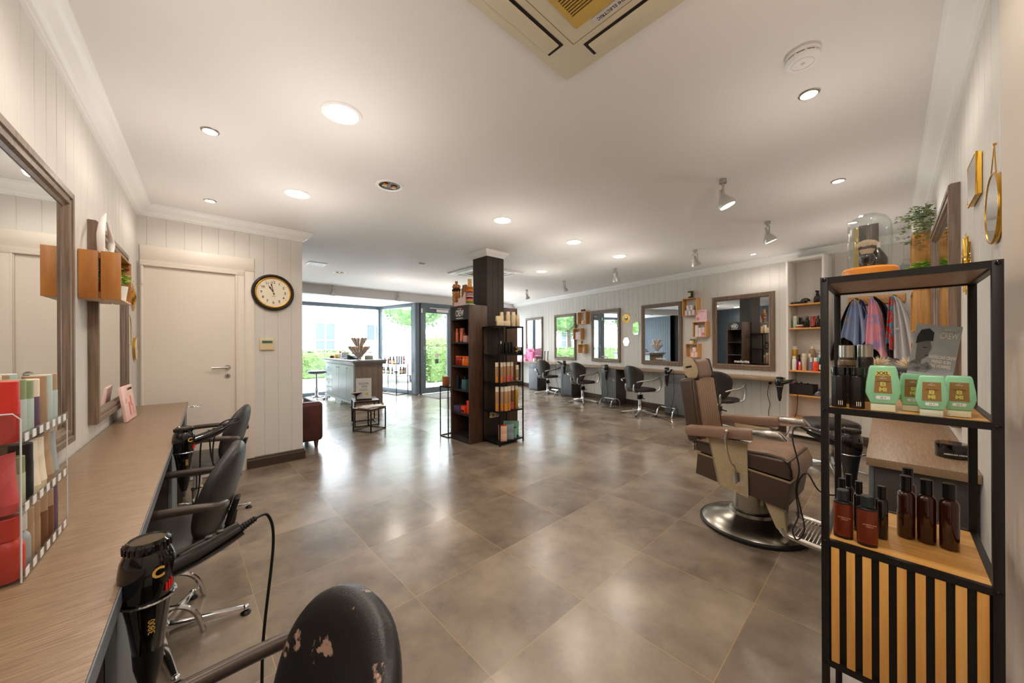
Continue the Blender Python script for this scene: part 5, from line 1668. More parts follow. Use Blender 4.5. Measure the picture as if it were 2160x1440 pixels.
# backrest, reclined a little
Mb = Matrix.Translation((0, -.275, .565)) @ Matrix.Rotation(R(8), 4, 'X')
b = B(); b.T = Mb; b.box(-.205, -.085, 0, .205, .02, .47, .028, 4); b.out('backrest', brs, bc)
b = B(); b.T = Mb
for k in range(9):
    x0 = -.150 + k * .0334; zt = .475 - .0035 * abs(k - 4) ** 1.5
    b.box(x0 + .0004, .0, .01, x0 + .033, .036, zt, .006)
b.out('back_cushion', brl, bc)
for s_ in (-1, 1):
    b = B(); b.T = Mb; b.tube([(s_ * .204, .018, .02), (s_ * .204, .020, .42), (s_ * .185, .02, .462), (s_ * .12, .02, .472)], .0045, 6); b.out('piping', brs, bc)
b = B(); b.T = Mb; b.box(-.20, -.06, -.022, .20, .0, -.004, .004); b.out('back_hinge', pale, bc)
# headrest
Mh = Matrix.Translation((0, -.355, 1.085)) @ Matrix.Rotation(R(14), 4, 'X')
b = B(); b.T = Mh; b.box(-.115, -.035, -.075, .125, .05, .075, .03, 4); b.out('headrest', M('headrest_leather', (130, 104, 88), 0.34), bc)
for q_ in (-.150, .118):
    b = B(); b.T = Mh; b.box(q_, -.038, -.078, q_ + .034, .045, .078, .02, 4); b.out('headrest_band', leath, bc)
b = B(); b.T = Mh @ Matrix.Translation((.152, .005, 0)) @ Matrix.Rotation(R(90), 4, 'Y')
b.prism([(.072 * math.cos(a) * (1.0 if math.cos(a) > 0 else 1.35), .050 * math.sin(a)) for a in [k * PI / 14 for k in range(28)]], 0, .006, bev=.002)
hp = b.out('headrest_plate', spk, bc)
b = B(); b.T = Mh; b.box(.1578, -.025, .020, .1605, .02, .034, .001); b.out('slot', blk, hp)
b = B(); b.tube([(-.09, -.345, .985), (-.09, -.355, 1.03)], .009, 8); b.tube([(.09, -.345, .985), (.09, -.355, 1.03)], .009, 8); b.tube([(-.14, -.35, 1.012), (-.12, -.335, 1.008), (.12, -.335, 1.008), (.14, -.35, 1.012)], .007, 8, 3); b.out('headrest_support', pale, bc)
# arms, side plates
Ma = Matrix.Translation((0, -.1, .682)) @ Matrix.Rotation(R(6.0), 4, 'X') @ Matrix.Translation((0, .1, -.682))
for s_ in (-1, 1):
    xa = s_ * .292
    b = B(); b.T = Ma; b.prism([(s_ * (.292 - .037), -.315), (s_ * (.292 + .037), -.315), (s_ * (.292 + .037), .10), (s_ * (.292 - .037), .10)][::s_ if s_ > 0 else -1], .650, .724, bev=.02)
    ar = b.out('armrest', M('armrest_leather', (140, 112, 94), 0.34, bump=0.05, bs=200), bc)
    b = B(); b.T = Ma; b.hexa([(xa - .038, .10, .662), (xa + .038, .10, .662), (xa + .034, .272, .662), (xa - .034, .272, .662)], [(xa - .038, .10, .722), (xa + .038, .10, .722), (xa + .032, .235, .715), (xa - .032, .235, .715)], .006)
    b.out('arm_tip', pale, ar)
    b = B()
    b.box(xa - .03, -.10, .650, xa + .03, .08, .657)
    b.out('arm_bracket', pale, ar)
    x0 = s_ * .247
    Mp = Matrix(((0, 0, 1, 0), (1, 0, 0, 0), (0, 1, 0, 0), (0, 0, 0, 1)))
    b = B(); b.prism([(-.19, .655), (.045, .655), (.05, .288), (-.12, .318)], x0 - .006, x0 + .006, Mp, bev=.003); pl = b.out('side_plate', spk, bc)
    b = B(); b.prism([(-.195, .655), (-.19, .655), (-.12, .318), (-.126, .316)], x0 - .0075, x0 + .0075, Mp); b.prism([(.045, .655), (.050, .655), (.055, .283), (.05, .286)], x0 - .0075, x0 + .0075, Mp); b.prism([(-.126, .316), (-.12, .321), (.053, .289), (.053, .283)], x0 - .0072, x0 + .0072, Mp); b.out('edge_trim', pale, pl)
b = B(); ax = Matrix.Rotation(R(-90), 3, 'Y')
xl = .254   # lever on the camera side (chair's +x after the yaw)
SL = 1
b.lathe([(0, 0), (.046, 0), (.044, .008), (.030, .014), (.028, .008), (0, .008)], 32, (SL * .254, -.005, .385), ax)
b.out('lever_hub', pale, bc)
b = B(); b.cyl((SL * .275, -.013, .365), (SL * .275, -.020, .45), .012); b.tube([(SL * .275, -.005, .375), (SL * .280, -.017, .47), (SL * .300, -.031, .50), (SL * .338, -.043, .60), (SL * .350, -.047, .665)], .0065, 8, 4)
b.tube([(SL * .350, -.047, .66), (SL * .354, -.038, .712)], .0125, 12); b.ell((SL * .354, -.037, .715), (.0135, .0135, .0135), 12, 8); b.out('lever', pale, bc)
# footrest
for s_ in (-1, 1):
    b = B(); b.hexa([(s_ * .17, .19, .12), (s_ * .20, .19, .12), (s_ * .20, .245, .11), (s_ * .17, .245, .11)], [(s_ * .17, .11, .31), (s_ * .20, .11, .31), (s_ * .20, .225, .30), (s_ * .17, .225, .30)], .004); b.out('footrest_arm', spk, bc)
b = B()
for s_ in (-1, 1): b.tube([(s_ * .185, .21, .13), (s_ * .185, .26, .09), (s_ * .185, .48, .075), (s_ * .185, .54, .082)], [.022, .020, .016, .010], 12, 4)
b.box(-.165, .20, .13, .165, .245, .34, .02, 3)
b.out('footrest_frame', pale, bc)
b = B()
for k in range(16):
    y = .262 + k * .0185; b.box(-.165, y, .088 - .0004 * k, .165, y + .010, .096 - .0004 * k, .002)
b.box(-.168, .255, .076, -.150, .56, .087); b.box(.150, .255, .076, .168, .56, .087)
b.out('footrest_grid', pale, bc)

# ------------------------------------------------------------ far wall: boxes and what stands in them
def wallbox(s0, s1, z0, z1, label, dep=.12):
    wd = s1 - s0
    t = thing('wall_box', label, 'wall shelf', FW(s1, 0.001, z0), AF, 'square oak wall boxes')
    th = .010
    for nm, q in (('bottom', (0, -dep, 0, wd, 0, th)), ('top', (0, -dep, z1 - z0 - th, wd, 0, z1 - z0)), ('side', (0, -dep, th, th, 0, z1 - z0 - th)), ('side', (wd - th, -dep, th, wd, 0, z1 - z0 - th))):
        b = B(); b.box(*q); b.out(nm, oakx if nm != 'side' else oakz, t)
    b = B(); b.box(th, -.005, th, wd - th, -.0005, z1 - z0 - th); b.out('back', wallp if (z1 - z0) > .1 else oakz, t)
    return t


wallbox(4.65, 4.93, 1.755, 2.05, 'top oak wall box of the far group, carrying three small red brown candles')
wallbox(4.83, 5.10, 1.39, 1.66, 'middle oak wall box of the far group holding lilac booklets')
wallbox(4.70, 4.925, 1.055, 1.275, 'empty lowest oak wall box of the far group')
wallbox(1.94, 2.205, 1.77, 2.078, 'oak wall box holding five pale jars, under the black candle')
wallbox(1.78, 2.015, 1.394, 1.655, 'oak wall box holding the tall stacked pale jars')
wallbox(1.925, 2.145, 1.042, 1.278, 'lowest oak wall box of the near group holding pink cartons')
def fwj(s, t, z, r, h, m, label, name='jar', grp='pale jars in the wall boxes', cat='jar', dots=True):
    x, y, _ = FW(s, t); th_ = thing(name, label, cat, (x, y, z), AF, grp)
    b = B(); b.lathe([(0, 0), (r, 0), (r, h * .68), (r * .985, h * .69), (0, h * .69)], 24); b.out('body', m, th_)
    b = B(); b.lathe([(0, h * .69), (r * .985, h * .69), (r, h * .70), (r, h * .98), (r * .97, h), (0, h)], 24); b.out('lid', m, th_)
    return th_
for k in range(3): fwj(2.02 + .068 * k, .07, 1.78, .031, .088, lil, ['right', 'middle', 'left'][k] + ' jar of the bottom three in the upper near wall box')
for k in range(2): fwj(2.055 + .070 * k, .065, 1.8682, .033, .088, lil, ['right', 'left'][k] + ' jar of the upper two in the upper near wall box')
fwj(1.965, .07, 1.404, .033, .098, lil, 'lower pale tall jar at the left of the middle near wall box'); fwj(1.965, .07, 1.5022, .033, .098, lil, 'upper pale jar at the left of the middle near wall box')
for k, s_ in enumerate((1.905, 1.845)): x, y, _ = FW(s_, .06); pbox(['pale pink tall carton in the middle near wall box, left one', 'pale pink tall carton with red print in the middle near wall box'][k], (x, y, 1.404), .05, .05, .15, pinkw, AF, 'pink cartons in the wall boxes', side=C_('rose_print', (214, 130, 130), .5) if k else None)
for k, (s_, z_) in enumerate(((2.03, 1.052), (1.965, 1.052), (2.0, 1.1335))): x, y, _ = FW(s_, .065); pbox(['pink small carton, left one in the lowest near wall box', 'pink small carton, right one in the lowest near wall box', 'pink small carton, top one in the lowest near wall box'][k], (x, y, z_), .058, .058, .080, C_('blush_carton', (244, 206, 196), .5), AF, 'pink cartons in the wall boxes')
# black candle
x, y, _ = FW(2.085, .06)
t = thing('candle', 'black glass candle with gold label on the upper near wall box', 'candle', (x, y, 2.0785), AF)
b = B(); b.lathe([(0, 0), (.040, 0), (.043, .006), (.045, .125), (.041, .125), (.040, .11), (0, .11)], 28); bo = b.out('glass', blkg, t)
b = B(); b.prism([(.0445 * math.sin(a), -.0445 * math.cos(a)) for a in [R(-35 + 7 * k) for k in range(11)]] + [(.046 * math.sin(a), -.046 * math.cos(a)) for a in [R(35 - 7 * k) for k in range(11)]], .03, .095); b.out('label_band', C_('gold_label', (220, 206, 150), .5), bo)
# pink sign
x, y, _ = FW(1.87, .095)
t = thing('display_card', 'square pink display card leaning on the middle near wall box', 'card', (x, y, 1.6555), AF)
b = B(); b.box(-.095, -.003, 0, .095, .003, .20); cd = b.out('card', C_('pink_card', (236, 190, 196), .5, col2=(244, 216, 216), cs=10), t)
text('GLOWWAX', .022, C_('rose_ink', (150, 70, 90), .5), cd, (0, -.0036, .172)); b = B(); b.lathe([(.034, 0), (.037, 0), (.037, .0006), (.034, .0006)], 24, (.03, -.0032, .075), Matrix.Rotation(R(90), 3, 'X')); b.lathe([(0, 0), (.03, 0), (.03, .0004), (0, .0004)], 20, (-.06, -.0032, .05), Matrix.Rotation(R(90), 3, 'X')); b.out('print', C_('rose_print2', (226, 130, 150), .5), cd)
# far group contents
for k in range(3):
    x, y, _ = FW(4.74 + .05 * k, .07); t = thing('candle', ['right', 'middle', 'left'][k] + ' one of the three small red brown candles on the far wall box', 'candle', (x, y, 2.063), AF, 'three small candles')
    b = B(); b.lathe([(0, 0), (.018, 0), (.020, .05), (.018, .05), (.017, .04), (0, .04)], 16); b.out('glass', C_('candle_brown', (140, 60, 40), .3), t); b = B(); b.lathe([(0, .0405), (.0165, .0405), (.0165, .043), (0, .043)], 16); b.out('wax', ivory, t)
x, y, _ = FW(4.79, .07); b = B(); b.box(-.10, -.035, 0, .10, .035, .012, .002); tag(b.out('candle_tray', C_('tray_grey', (160, 158, 156), .4), None, (x, y, 2.0505), AF), 'small grey tray under the three candles', 'tray')
fwj(4.79, .07, 1.765, .036, .08, pinkw, 'pale candle jar inside the top far wall box')
for k in range(3):
    x, y, _ = FW(4.93 + .03 * k, .06 + .006 * k); b = B(); b.box(-.06, -.003, 0, .06, .003, .17); tag(b.out('booklet', C_('booklet%d' % k, [(226, 214, 226), (214, 196, 214), (236, 222, 226)][k], .5, col2=(190, 160, 186), cs=20), None, (x, y, 1.4005), AF + R(-10 + 8 * k)), ['right', 'middle', 'left'][k] + ' lilac booklet in the middle far wall box', 'booklet', 'booklets in the wall box')


def plant(loc, label, pot, r, h, kind='bush', leaf=None, rz=0, sd=1, spread=1.0, cat='plant', name='potted_plant', n=None):
    rs = random.Random(sd)
    t = thing(name, label, cat, loc, rz)
    b = B(); b.lathe([(0, 0), (r * .78, 0), (r, h), (r * .92, h), (r * .88, h * .85), (0, h * .85)], 24); b.out('pot', pot, t)
    b = B(); n = n or 90
    lf = leaf or M('leaf_green', (92, 140, 56), 0.5, col2=(150, 190, 84), cs=20)
    st = B()
    for k in range(n):
        a = rs.uniform(0, 6.28); el = rs.uniform(.1, 1.45)
        if kind == 'trail' and k % 3:
            d = Vector((-abs(rs.gauss(.6, .4)), rs.gauss(.1, .5), 0))
            ln = rs.uniform(.4, 1.0)
            p0 = Vector((0, 0, h)); p1_ = p0 + Vector((d.x * .07, d.y * .05, .03)) * spread; p2_ = p1_ + Vector((d.x * .03, d.y * .02, -rs.uniform(.02, .17))) * spread
            tip = p1_.lerp(p2_, ln)
        else:
            tip = Vector((math.cos(a) * math.cos(el), math.sin(a) * math.cos(el), math.sin(el) * .9)) * r * spread * rs.uniform(.7, 1.5) + Vector((0, 0, h))
            p0 = Vector((0, 0, h * .8))
        if k % 3 == 0: st.tube([p0, p0.lerp(tip, .5) + Vector((0, 0, .01)), tip], .0009, 4)
        for j in range(4):
            q = tip + Vector((rs.gauss(0, .3), rs.gauss(0, .3), rs.gauss(0, .3))) * r * .5
            m = Matrix.Rotation(rs.uniform(0, 6.28), 3, 'Z') @ Matrix.Rotation(rs.uniform(-.9, .9), 3, 'X'); s_ = r * rs.uniform(.16, .30)
            vs = [b.v(q + m @ Vector(v_) * s_) for v_ in ((-1, 0, 0), (-.1, -.45, .1), (1, 0, 0), (-.1, .45, .1))]; b._f(vs)
    b.out('leaves', lf, t); st.out('stems', M('stem_green', (96, 110, 60), .6), t)
    return t


def FWp(s, t, z): x, y, _ = FW(s, t); return (x, y, z)
plant(FWp(5.06, .07, 1.6605), 'small leafy plant in a brown pot on the middle far wall box', brown, .035, .07, sd=4, spread=1.6)
plant(FWp(4.84, .07, 1.2755), 'tiny plant in a gold pot on the lowest far wall box', gold, .028, .055, sd=5, n=40)
plant(FWp(2.075, .06, 1.2785), 'tiny plant in a white pot on the lowest near wall box', whitem, .026, .055, sd=6, n=40)
plant(FWp(2.02, .06, 1.2785), 'tiny plant in a gold pot on the lowest near wall box', gold, .026, .055, sd=7, n=40)


# ------------------------------------------------------------ small decorative mirrors
def sunmirror(loc, rz, r, ri, label, n=16, rods=False):
    t = thing('sunburst_mirror', label, 'mirror', loc, rz)
    rs = random.Random(n)
    b = B()
    for k in range(n * 2):
        a = PI * k / n
        ln = r * (1 if k % 2 == 0 else .78) * (rs.uniform(.85, 1.05))
        if rods:
            for dd in (-.012, 0, .012):
                p0 = Vector((math.cos(a) * ri * .8 - math.sin(a) * dd, -.008, math.sin(a) * ri * .8 + math.cos(a) * dd)); p1_ = Vector((math.cos(a) * (ln - abs(dd) * 1.5) - math.sin(a) * dd * 1.4, -.010, math.sin(a) * (ln - abs(dd) * 1.5) + math.cos(a) * dd * 1.4))
                b.cyl(p0, p1_, .0022, .0022, 6)
        else:
            m = Matrix.Rotation(a, 3, 'Y')
            vs = [Vector((ri * .8, -.004, -.0022)), Vector((ln * .9, -.006, -r * .045)), Vector((ln, -.006, 0)), Vector((ln * .9, -.006, r * .045)), Vector((ri * .8, -.004, .0022))]
            f1 = [b.v(m @ v_) for v_ in vs]; f2 = [b.v(m @ (v_ + Vector((0, .0025, 0)))) for v_ in vs]
            b._f(f1); b._f(list(reversed(f2)))
            for i in range(5): b._f([f1[i], f1[(i + 1) % 5], f2[(i + 1) % 5], f2[i]])
    b.out('rays', gold, t)
    b = B(); b.lathe([(ri * .86, .012), (ri * .98, .018), (ri * 1.08, .012), (ri * 1.08, 0), (0, 0)], 36, (0, 0, 0), Matrix.Rotation(R(90), 3, 'X')); b.out('rim', gold, t)
    b = B(); b.lathe([(0, .0122), (ri * .87, .0122)], 36, (0, 0, 0), Matrix.Rotation(R(90), 3, 'X')); b.out('glass', mirg, t)
    return t


def polymirror(loc, rz, poly, label, name, hang=None, dep=.012, fr_=None, chain=True):
    """poly in local xz; gold rim, optional hanging chain up to point hang (z)"""
    t = thing(name, label, 'mirror', loc, rz)
    Mx = Matrix(((1, 0, 0, 0), (0, 0, -1, 0), (0, 1, 0, 0), (0, 0, 0, 1)))
    b = B(); n = len(poly)
    b.tube([(p_[0], -dep * .6, p_[1]) for p_ in poly], .0042, 6, closed=True); b.prism(poly, 0.001, dep * .6, Mx); b.out('frame', fr_ or gold, t)
    b = B(); b.prism([(p_[0] * .97, p_[1] * .97) for p_ in poly], dep * .6, dep * .72, Mx); b.out('glass', mirg, t)
    if hang:
        top = max(p_[1] for p_ in poly); xs = [p_[0] for p_ in poly if p_[1] > top - .02]
        b = B()
        for x_ in (min(xs), max(xs)):
            if x_ == 0 and len(set(xs)) == 1: pass
            b.tube([(x_ * .8, -.008, top - .004), (x_ * .35, -.007, (top + hang) / 2), (0, -.006, hang)], .0016, 6, 3)
        b.lathe([(0, 0), (.004, 0), (.004, .008), (0, .008)], 8, (0, -.001, hang), Matrix.Rotation(R(90), 3, 'X'))
        b.out('chain', gold, t)
    return t


sunmirror(FW(3.55, .001, 1.82), AF, .125, .036, 'small gold sunburst mirror on the far wall above the hexagonal one')
polymirror(FW(3.55, .001, 1.325), AF, [(.085 * math.cos(R(60 * k + 0)), .10 * math.sin(R(60 * k + 0))) for k in range(6)], 'small hexagonal gold mirror hanging on the far wall', 'hexagonal_mirror', .22)
polymirror(FW(3.30, .001, 1.60), AF, [(-.05, .13), (.05, .13), (.078, .09), (.078, -.09), (.05, -.13), (-.05, -.13), (-.078, -.09), (-.078, .09)], 'elongated octagonal gold mirror hanging on the far wall', 'octagonal_mirror', .30)
sunmirror(LW(4.30, .001, 1.685), AL, .13, .055, 'gold sunburst mirror on the left wall near the door corner')
ar_ = [(-.085, 0), (.085, 0), (.085, .14)] + [(.085 * math.cos(a), .14 + .095 * math.sin(a)) for a in [PI * k / 12 for k in range(1, 12)]] + [(-.085, .14)]
polymirror(LW(4.075, .001, 1.295), AL, ar_, 'arched gold mirror on the left wall beside the second framed mirror', 'arched_mirror', None)
polymirror(LW(4.39, .001, 1.262), AL, [(.085 * math.cos(R(15 * k)), .094 * math.sin(R(15 * k))) for k in range(24)], 'round thin gold mirror on the left wall lowest beside the door', 'round_mirror', None, dep=.02)
polymirror(RW(1.90, .001, 1.715), AR, [(.11 * math.cos(R(10 * k)), .108 * math.sin(R(10 * k))) for k in range(36)], 'round gold mirror hanging from a chain on the right wall', 'round_mirror', .205, dep=.016)
polymirror(RW(2.27, .001, 1.92), AR, [(-.10, -.078), (.10, -.078), (.10, .078), (-.10, .078)], 'small rectangular brass mirror high on the right wall', 'rectangular_mirror', None, dep=.022)
sunmirror(RW(2.49, .001, 1.625), AR, .15, .035, 'gold rod sunburst mirror on the right wall behind the black rack', 12, True)

# ------------------------------------------------------------ wall clock and thermostat
t = thing('wall_clock', 'round dark framed wall clock showing two minutes to eleven', 'clock', (.750, 4.577, 1.853))
ax = Matrix.Rotation(R(90), 3, 'X')
b = B(); b.lathe([(0, .001), (.188, .001), (.195, .012), (.195, .026), (.186, .040), (.178, .044), (.172, .040), (.168, .030), (.163, .026)], 56, (0, 0, 0), ax); b.out('case', M('clock_case', (44, 38, 40), .3), t)
b = B(); b.lathe([(.150, .0265), (.150, .031), (.157, .034), (.1635, .031), (.1635, .0265)], 56, (0, 0, 0), ax); b.out('gold_ring', M('clock_gold', (222, 168, 60), .35, metal=.6), t)
b = B(); b.lathe([(0, .026), (.152, .026)], 48, (0, 0, 0), ax); dl = b.out('dial', M('clock_face', (240, 228, 206), .5), t)
for k in range(1, 13):
    a = R(30 * k); text(str(k), .034, textd, dl, (.108 * math.sin(a), -.0268, .108 * math.cos(a)), bold=.0006)
b = B()
for k in range(60):
    a = R(6 * k); m = Matrix.Rotation(a, 4, 'Y'); b.T = m
    if k % 5 == 0: b.box(-.0016, -.0272, .130, .0016, -.0265, .137)
    else: b.box(-.0006, -.0272, .132, .0006, -.0265, .136)
b.T = None; b.out('minute_track', textd, dl)
text('LONDON', .008, textd, dl, (0, -.0268, -.04), name='lettering')
b = B(); b.T = Matrix.Rotation(R(-31), 4, 'Y'); b.prism([(-.003, -.018), (.003, -.018), (.0035, .045), (.009, .058), (.003, .070), (.0006, .092), (-.0006, .092), (-.003, .070), (-.009, .058), (-.0035, .045)], .0285, .0298, Matrix(((1, 0, 0, 0), (0, 0, -1, 0), (0, 1, 0, 0), (0, 0, 0, 1)))); b.out('hour_hand', blk, t)
b = B(); b.T = Matrix.Rotation(R(-12), 4, 'Y'); b.prism([(-.0035, -.025), (.0035, -.025), (.003, .07), (.007, .082), (.002, .094), (.0005, .125), (-.0005, .125), (-.002, .094), (-.007, .082), (-.003, .07)], .0305, .0318, Matrix(((1, 0, 0, 0), (0, 0, -1, 0), (0, 1, 0, 0), (0, 0, 0, 1)))); b.out('minute_hand', blk, t)
b = B(); b.lathe([(0, .026), (.006, .026), (.006, .034), (0, .035)], 16, (0, 0, 0), ax); b.out('hub', gold, t)
t = thing('thermostat', 'cream wall thermostat with green display below the clock', 'thermostat', (.693, 4.577, 1.297))
b = B(); b.box(-.064, -.020, -.062, .064, -.0005, .062, .004); b.out('housing', M('cream_thermostat', (228, 210, 164), .45), t)
b = B(); b.box(-.052, -.0212, .0, .056, -.0198, .046); pn = b.out('panel', M('thermo_panel', (196, 196, 184), .4), t)
b = B(); b.box(-.044, -.0222, .012, .046, -.021, .036); b.out('display', M('lcd_green', (78, 96, 72), .25), pn)
b = B(); b.lathe([(0, 0), (.004, 0), (.004, .002), (0, .002)], 10, (-.03, -.0212, .004), ax); b.lathe([(0, 0), (.004, 0), (.004, .002), (0, .002)], 10, (-.01, -.0212, .004), ax); b.lathe([(0, 0), (.004, 0), (.004, .002), (0, .002)], 10, (.034, -.0212, .004), ax); b.out('buttons', C_('btn', (196, 150, 110), .4), pn)

# ------------------------------------------------------------ left crate with plants and horns
def crate(loc, rz, wd, dep, h, label, slatside=True, m=None):
    """local x along the wall, room side -y, slatted ends, open front"""
    m = m or M('orange_pine', (196, 134, 66), .4, col2=(160, 98, 42), cs=9, sx=(1, 1, .15))
    t = thing('wooden_crate', label, 'crate', loc, rz, 'wooden crates used as wall shelves')
    th = .010
    for x0 in (0, wd - th):
        for (ya, yb) in ((-dep, -dep * .52), (-dep * .46, -.001)):
            b = B(); b.box(x0, ya, 0, x0 + th, yb, h, .0015); b.out('end_slat', m, t)
    pm = M('pale_pine', (222, 196, 168), .5)
    for z0 in (0, h - th):
        for (ya, yb) in ((-dep + .001, -dep * .52), (-dep * .46, -.001)):
            b = B(); b.box(th + .0005, ya, z0, wd - th - .0005, yb, z0 + th, .0015); b.out('board', pm if z0 == 0 else m, t)
    for x0 in (th + .0005, wd - th - .0255):
        for z0 in (th + .0005, h - th - .0255): b = B(); b.box(x0, -dep + .004, z0, x0 + .025, -.004, z0 + .025); b.out('corner_batten', m, t)
    return t


crate(LW(2.685, .001, 1.522), AL, .325, .142, .238, 'orange pine crate on the left wall between the two framed mirrors')
plant((*LW(2.93, .095)[:2], 1.5325), 'leafy green plant in a white patterned pot inside the left crate', whitem, .045, .085, sd=11, spread=1.3, leaf=M('leaf_light', (120, 176, 60), .5, col2=(178, 216, 90), cs=20))
plant((*LW(2.775, .075)[:2], 1.5325), 'green plant in a wicker pot seen through the slats of the left crate', M('wicker', (150, 96, 54), .7, bump=.8, bs=160), .045, .09, sd=12, spread=1.1)
hornm = M('white_horn', (238, 234, 232), .35)
for k, (y0, dy, dz, lb) in enumerate([(2.735, .10, .225, 'thick white curved horn on top of the left crate, left one'), (2.955, -.09, .19, 'thin white curved horn on top of the left crate, right one')]):
    P0 = Vector(LW(y0, .07, 1.7605))
    t = thing('decorative_horn', lb, 'ornament', P0, AL, 'two white horns')
    b = B(); pts = [(0, 0, 0), (-.01 if not k else .03, 0, .09), (dy * .35 if not k else -.0, 0, .17 if not k else .13), (dy, 0, dz)]
    b.tube([(p_[0], p_[1], p_[2]) for p_ in pts], [.013, .015, .012, .003] if not k else [.008, .014, .010, .002], 16, 7, flat=.9); b.out('horn', hornm, t)

# ------------------------------------------------------------ tube display on the left worktop
t = thing('acrylic_display', 'clear acrylic three tier display full of tubes at the left edge of the photo', 'display stand', (0, 0, 0))
acr = glass('clear_acrylic', (246, 248, 250), 0.10)
ybase0, ybase1 = 1.255, 1.575
xo = lambda y: -.242 + .0475 * (y - 1.255)
TZ = (.795, .935, 1.085)
for k, z in enumerate(TZ):
    b = B(); b.hexa([(xo(ybase0) - .17, ybase0, z - .004), (xo(ybase0), ybase0, z - .004), (xo(ybase1), ybase1, z - .004), (xo(ybase1) - .17, ybase1, z - .004)], [(xo(ybase0) - .17, ybase0, z), (xo(ybase0), ybase0, z), (xo(ybase1), ybase1, z), (xo(ybase1) - .17, ybase1, z)])
    b.out('tray', acr, t)
    b = B(); b.hexa([(xo(ybase0), ybase0, z - .004), (xo(ybase0) + .002, ybase0, z - .004), (xo(ybase1) + .002, ybase1, z - .004), (xo(ybase1), ybase1, z - .004)], [(xo(ybase0), ybase0, z + .022), (xo(ybase0) + .002, ybase0, z + .022), (xo(ybase1) + .002, ybase1, z + .022), (xo(ybase1), ybase1, z + .022)])
    st = b.out('price_rail', glass('rail_acrylic', (250, 250, 250), .12), t)
    b = B()
    for j in range(7):
        y = ybase0 + .012 + j * .044; b.hexa([(xo(y) + .002, y, z + .001), (xo(y) + .003, y, z + .001), (xo(y) + .003, y + .026, z + .001), (xo(y) + .002, y + .026, z + .001)], [(xo(y) + .002, y, z + .018), (xo(y) + .003, y, z + .018), (xo(y) + .003, y + .026, z + .018), (xo(y) + .002, y + .026, z + .018)])
    b.out('price_tags', paper, st)
b = B(); b.tube([(xo(ybase0), ybase0 - .002, .792), (xo(ybase0), ybase0 - .002, 1.135), (xo(ybase0) - .01, ybase0 - .002, 1.148), (xo(ybase0) - .17, ybase0 - .002, 1.148)], .0016, 8); b.tube([(xo(ybase1), ybase1, .792), (xo(ybase1), ybase1, 1.085)], .0012, 6); b.out('edge', M('acrylic_edge', (226, 230, 232), .15), t)
b = B(); b.box(xo(ybase0) - .17, ybase0 - .004, .791, xo(ybase0), ybase0 - .002, 1.148); b.out('side_sheet', acr, t)
redp = C_('red_tube', (214, 56, 46), .35); rpink = C_('rose_tube', (226, 88, 88), .35); mint = C_('mint_tube', (196, 210, 176), .35); ltblue = C_('pale_blue_tube', (196, 214, 210), .35); olive = C_('olive_green', (110, 128, 74), .4); tan = C_('tan_tube', (176, 146, 116), .4); greyt = C_('grey_tube', (160, 166, 168), .35); vio = C_('violet_tube', (110, 84, 108), .4); blackt = C_('black_tube', (36, 34, 40), .35); clearp = C_('clear_cap', (214, 216, 218), .1); greyg = C_('sage_cap', (140, 156, 112), .4)
GT = 'tubes and bottles in the clear display'
def T(row, j, tier, kind, r, h, body, cap, what, **k):
    y = ybase0 + .026 + j * .044; x = xo(y) - .028 - row * .055
    lvl = ['lowest', 'middle', 'top'][tier]
    ordn = ['nearest', 'second', 'third', 'fourth', 'fifth', 'sixth', 'furthest'][j]
    return prod(kind, '%s, %s in the %s row, %s display tier' % (what, ordn, 'front' if row == 0 else 'back', lvl), 'hair product', (x, y, TZ[tier] + .0005), r, h, body, cap, rz=R(60), group=GT, **k)
low = [('bottle', .027, .132, redp, redp, 'red bottle'), ('bottle', .024, .13, greyt, clearp, 'grey bottle with clear cap'), ('tall', .019, .12, tan, tan, 'tan bottle'), ('tall', .018, .12, tan, tan, 'tan slim bottle'), ('tall', .020, .125, brown, tan, 'brown bottle with tan cap'), ('tall', .020, .122, brown, tan, 'brown wide bottle'), ('tall', .018, .13, vio, vio, 'violet bottle')]
mid = [('tube', .020, .125, rpink, rpink, 'rose pink tube'), ('tall', .017, .11, mint, greyg, 'mint bottle'), ('tall', .018, .13, blackt, blackt, 'black bottle'), ('tube', .019, .125, ivory, ivory, 'ivory tube with red print'), ('tube', .019, .125, ivory, ivory, 'ivory tube'), ('tube', .021, .135, tan, tan, 'tan crimped tube'), ('tube', .020, .125, greyt, greyt, 'grey tube with orange print')]
topr = [('tall', .021, .13, redp, redp, 'red straight bottle'), ('tall', .019, .13, ltblue, greyg, 'pale bottle with sage cap'), ('tall', .019, .125, ltblue, greyg, 'pale blue bottle with sage cap'), ('tall', .018, .125, vio, ivory, 'violet bottle with ivory cap'), ('tall', .020, .13, tan, tan, 'tan straight bottle'), ('tall', .019, .13, ltblue, ltblue, 'pale blue bottle'), ('tall', .018, .13, ltblue, tan, 'pale blue bottle with tan cap')]
for j in range(7):
    for tier, row in enumerate((low, mid, topr)):
        k_, r_, h_, bd, cp_, wt = row[j]
        T(0, j, tier, k_, r_, h_, bd, cp_, wt, ch=.34 if k_ != 'tube' else .16, cr=.97 if k_ != 'bottle' else .8)
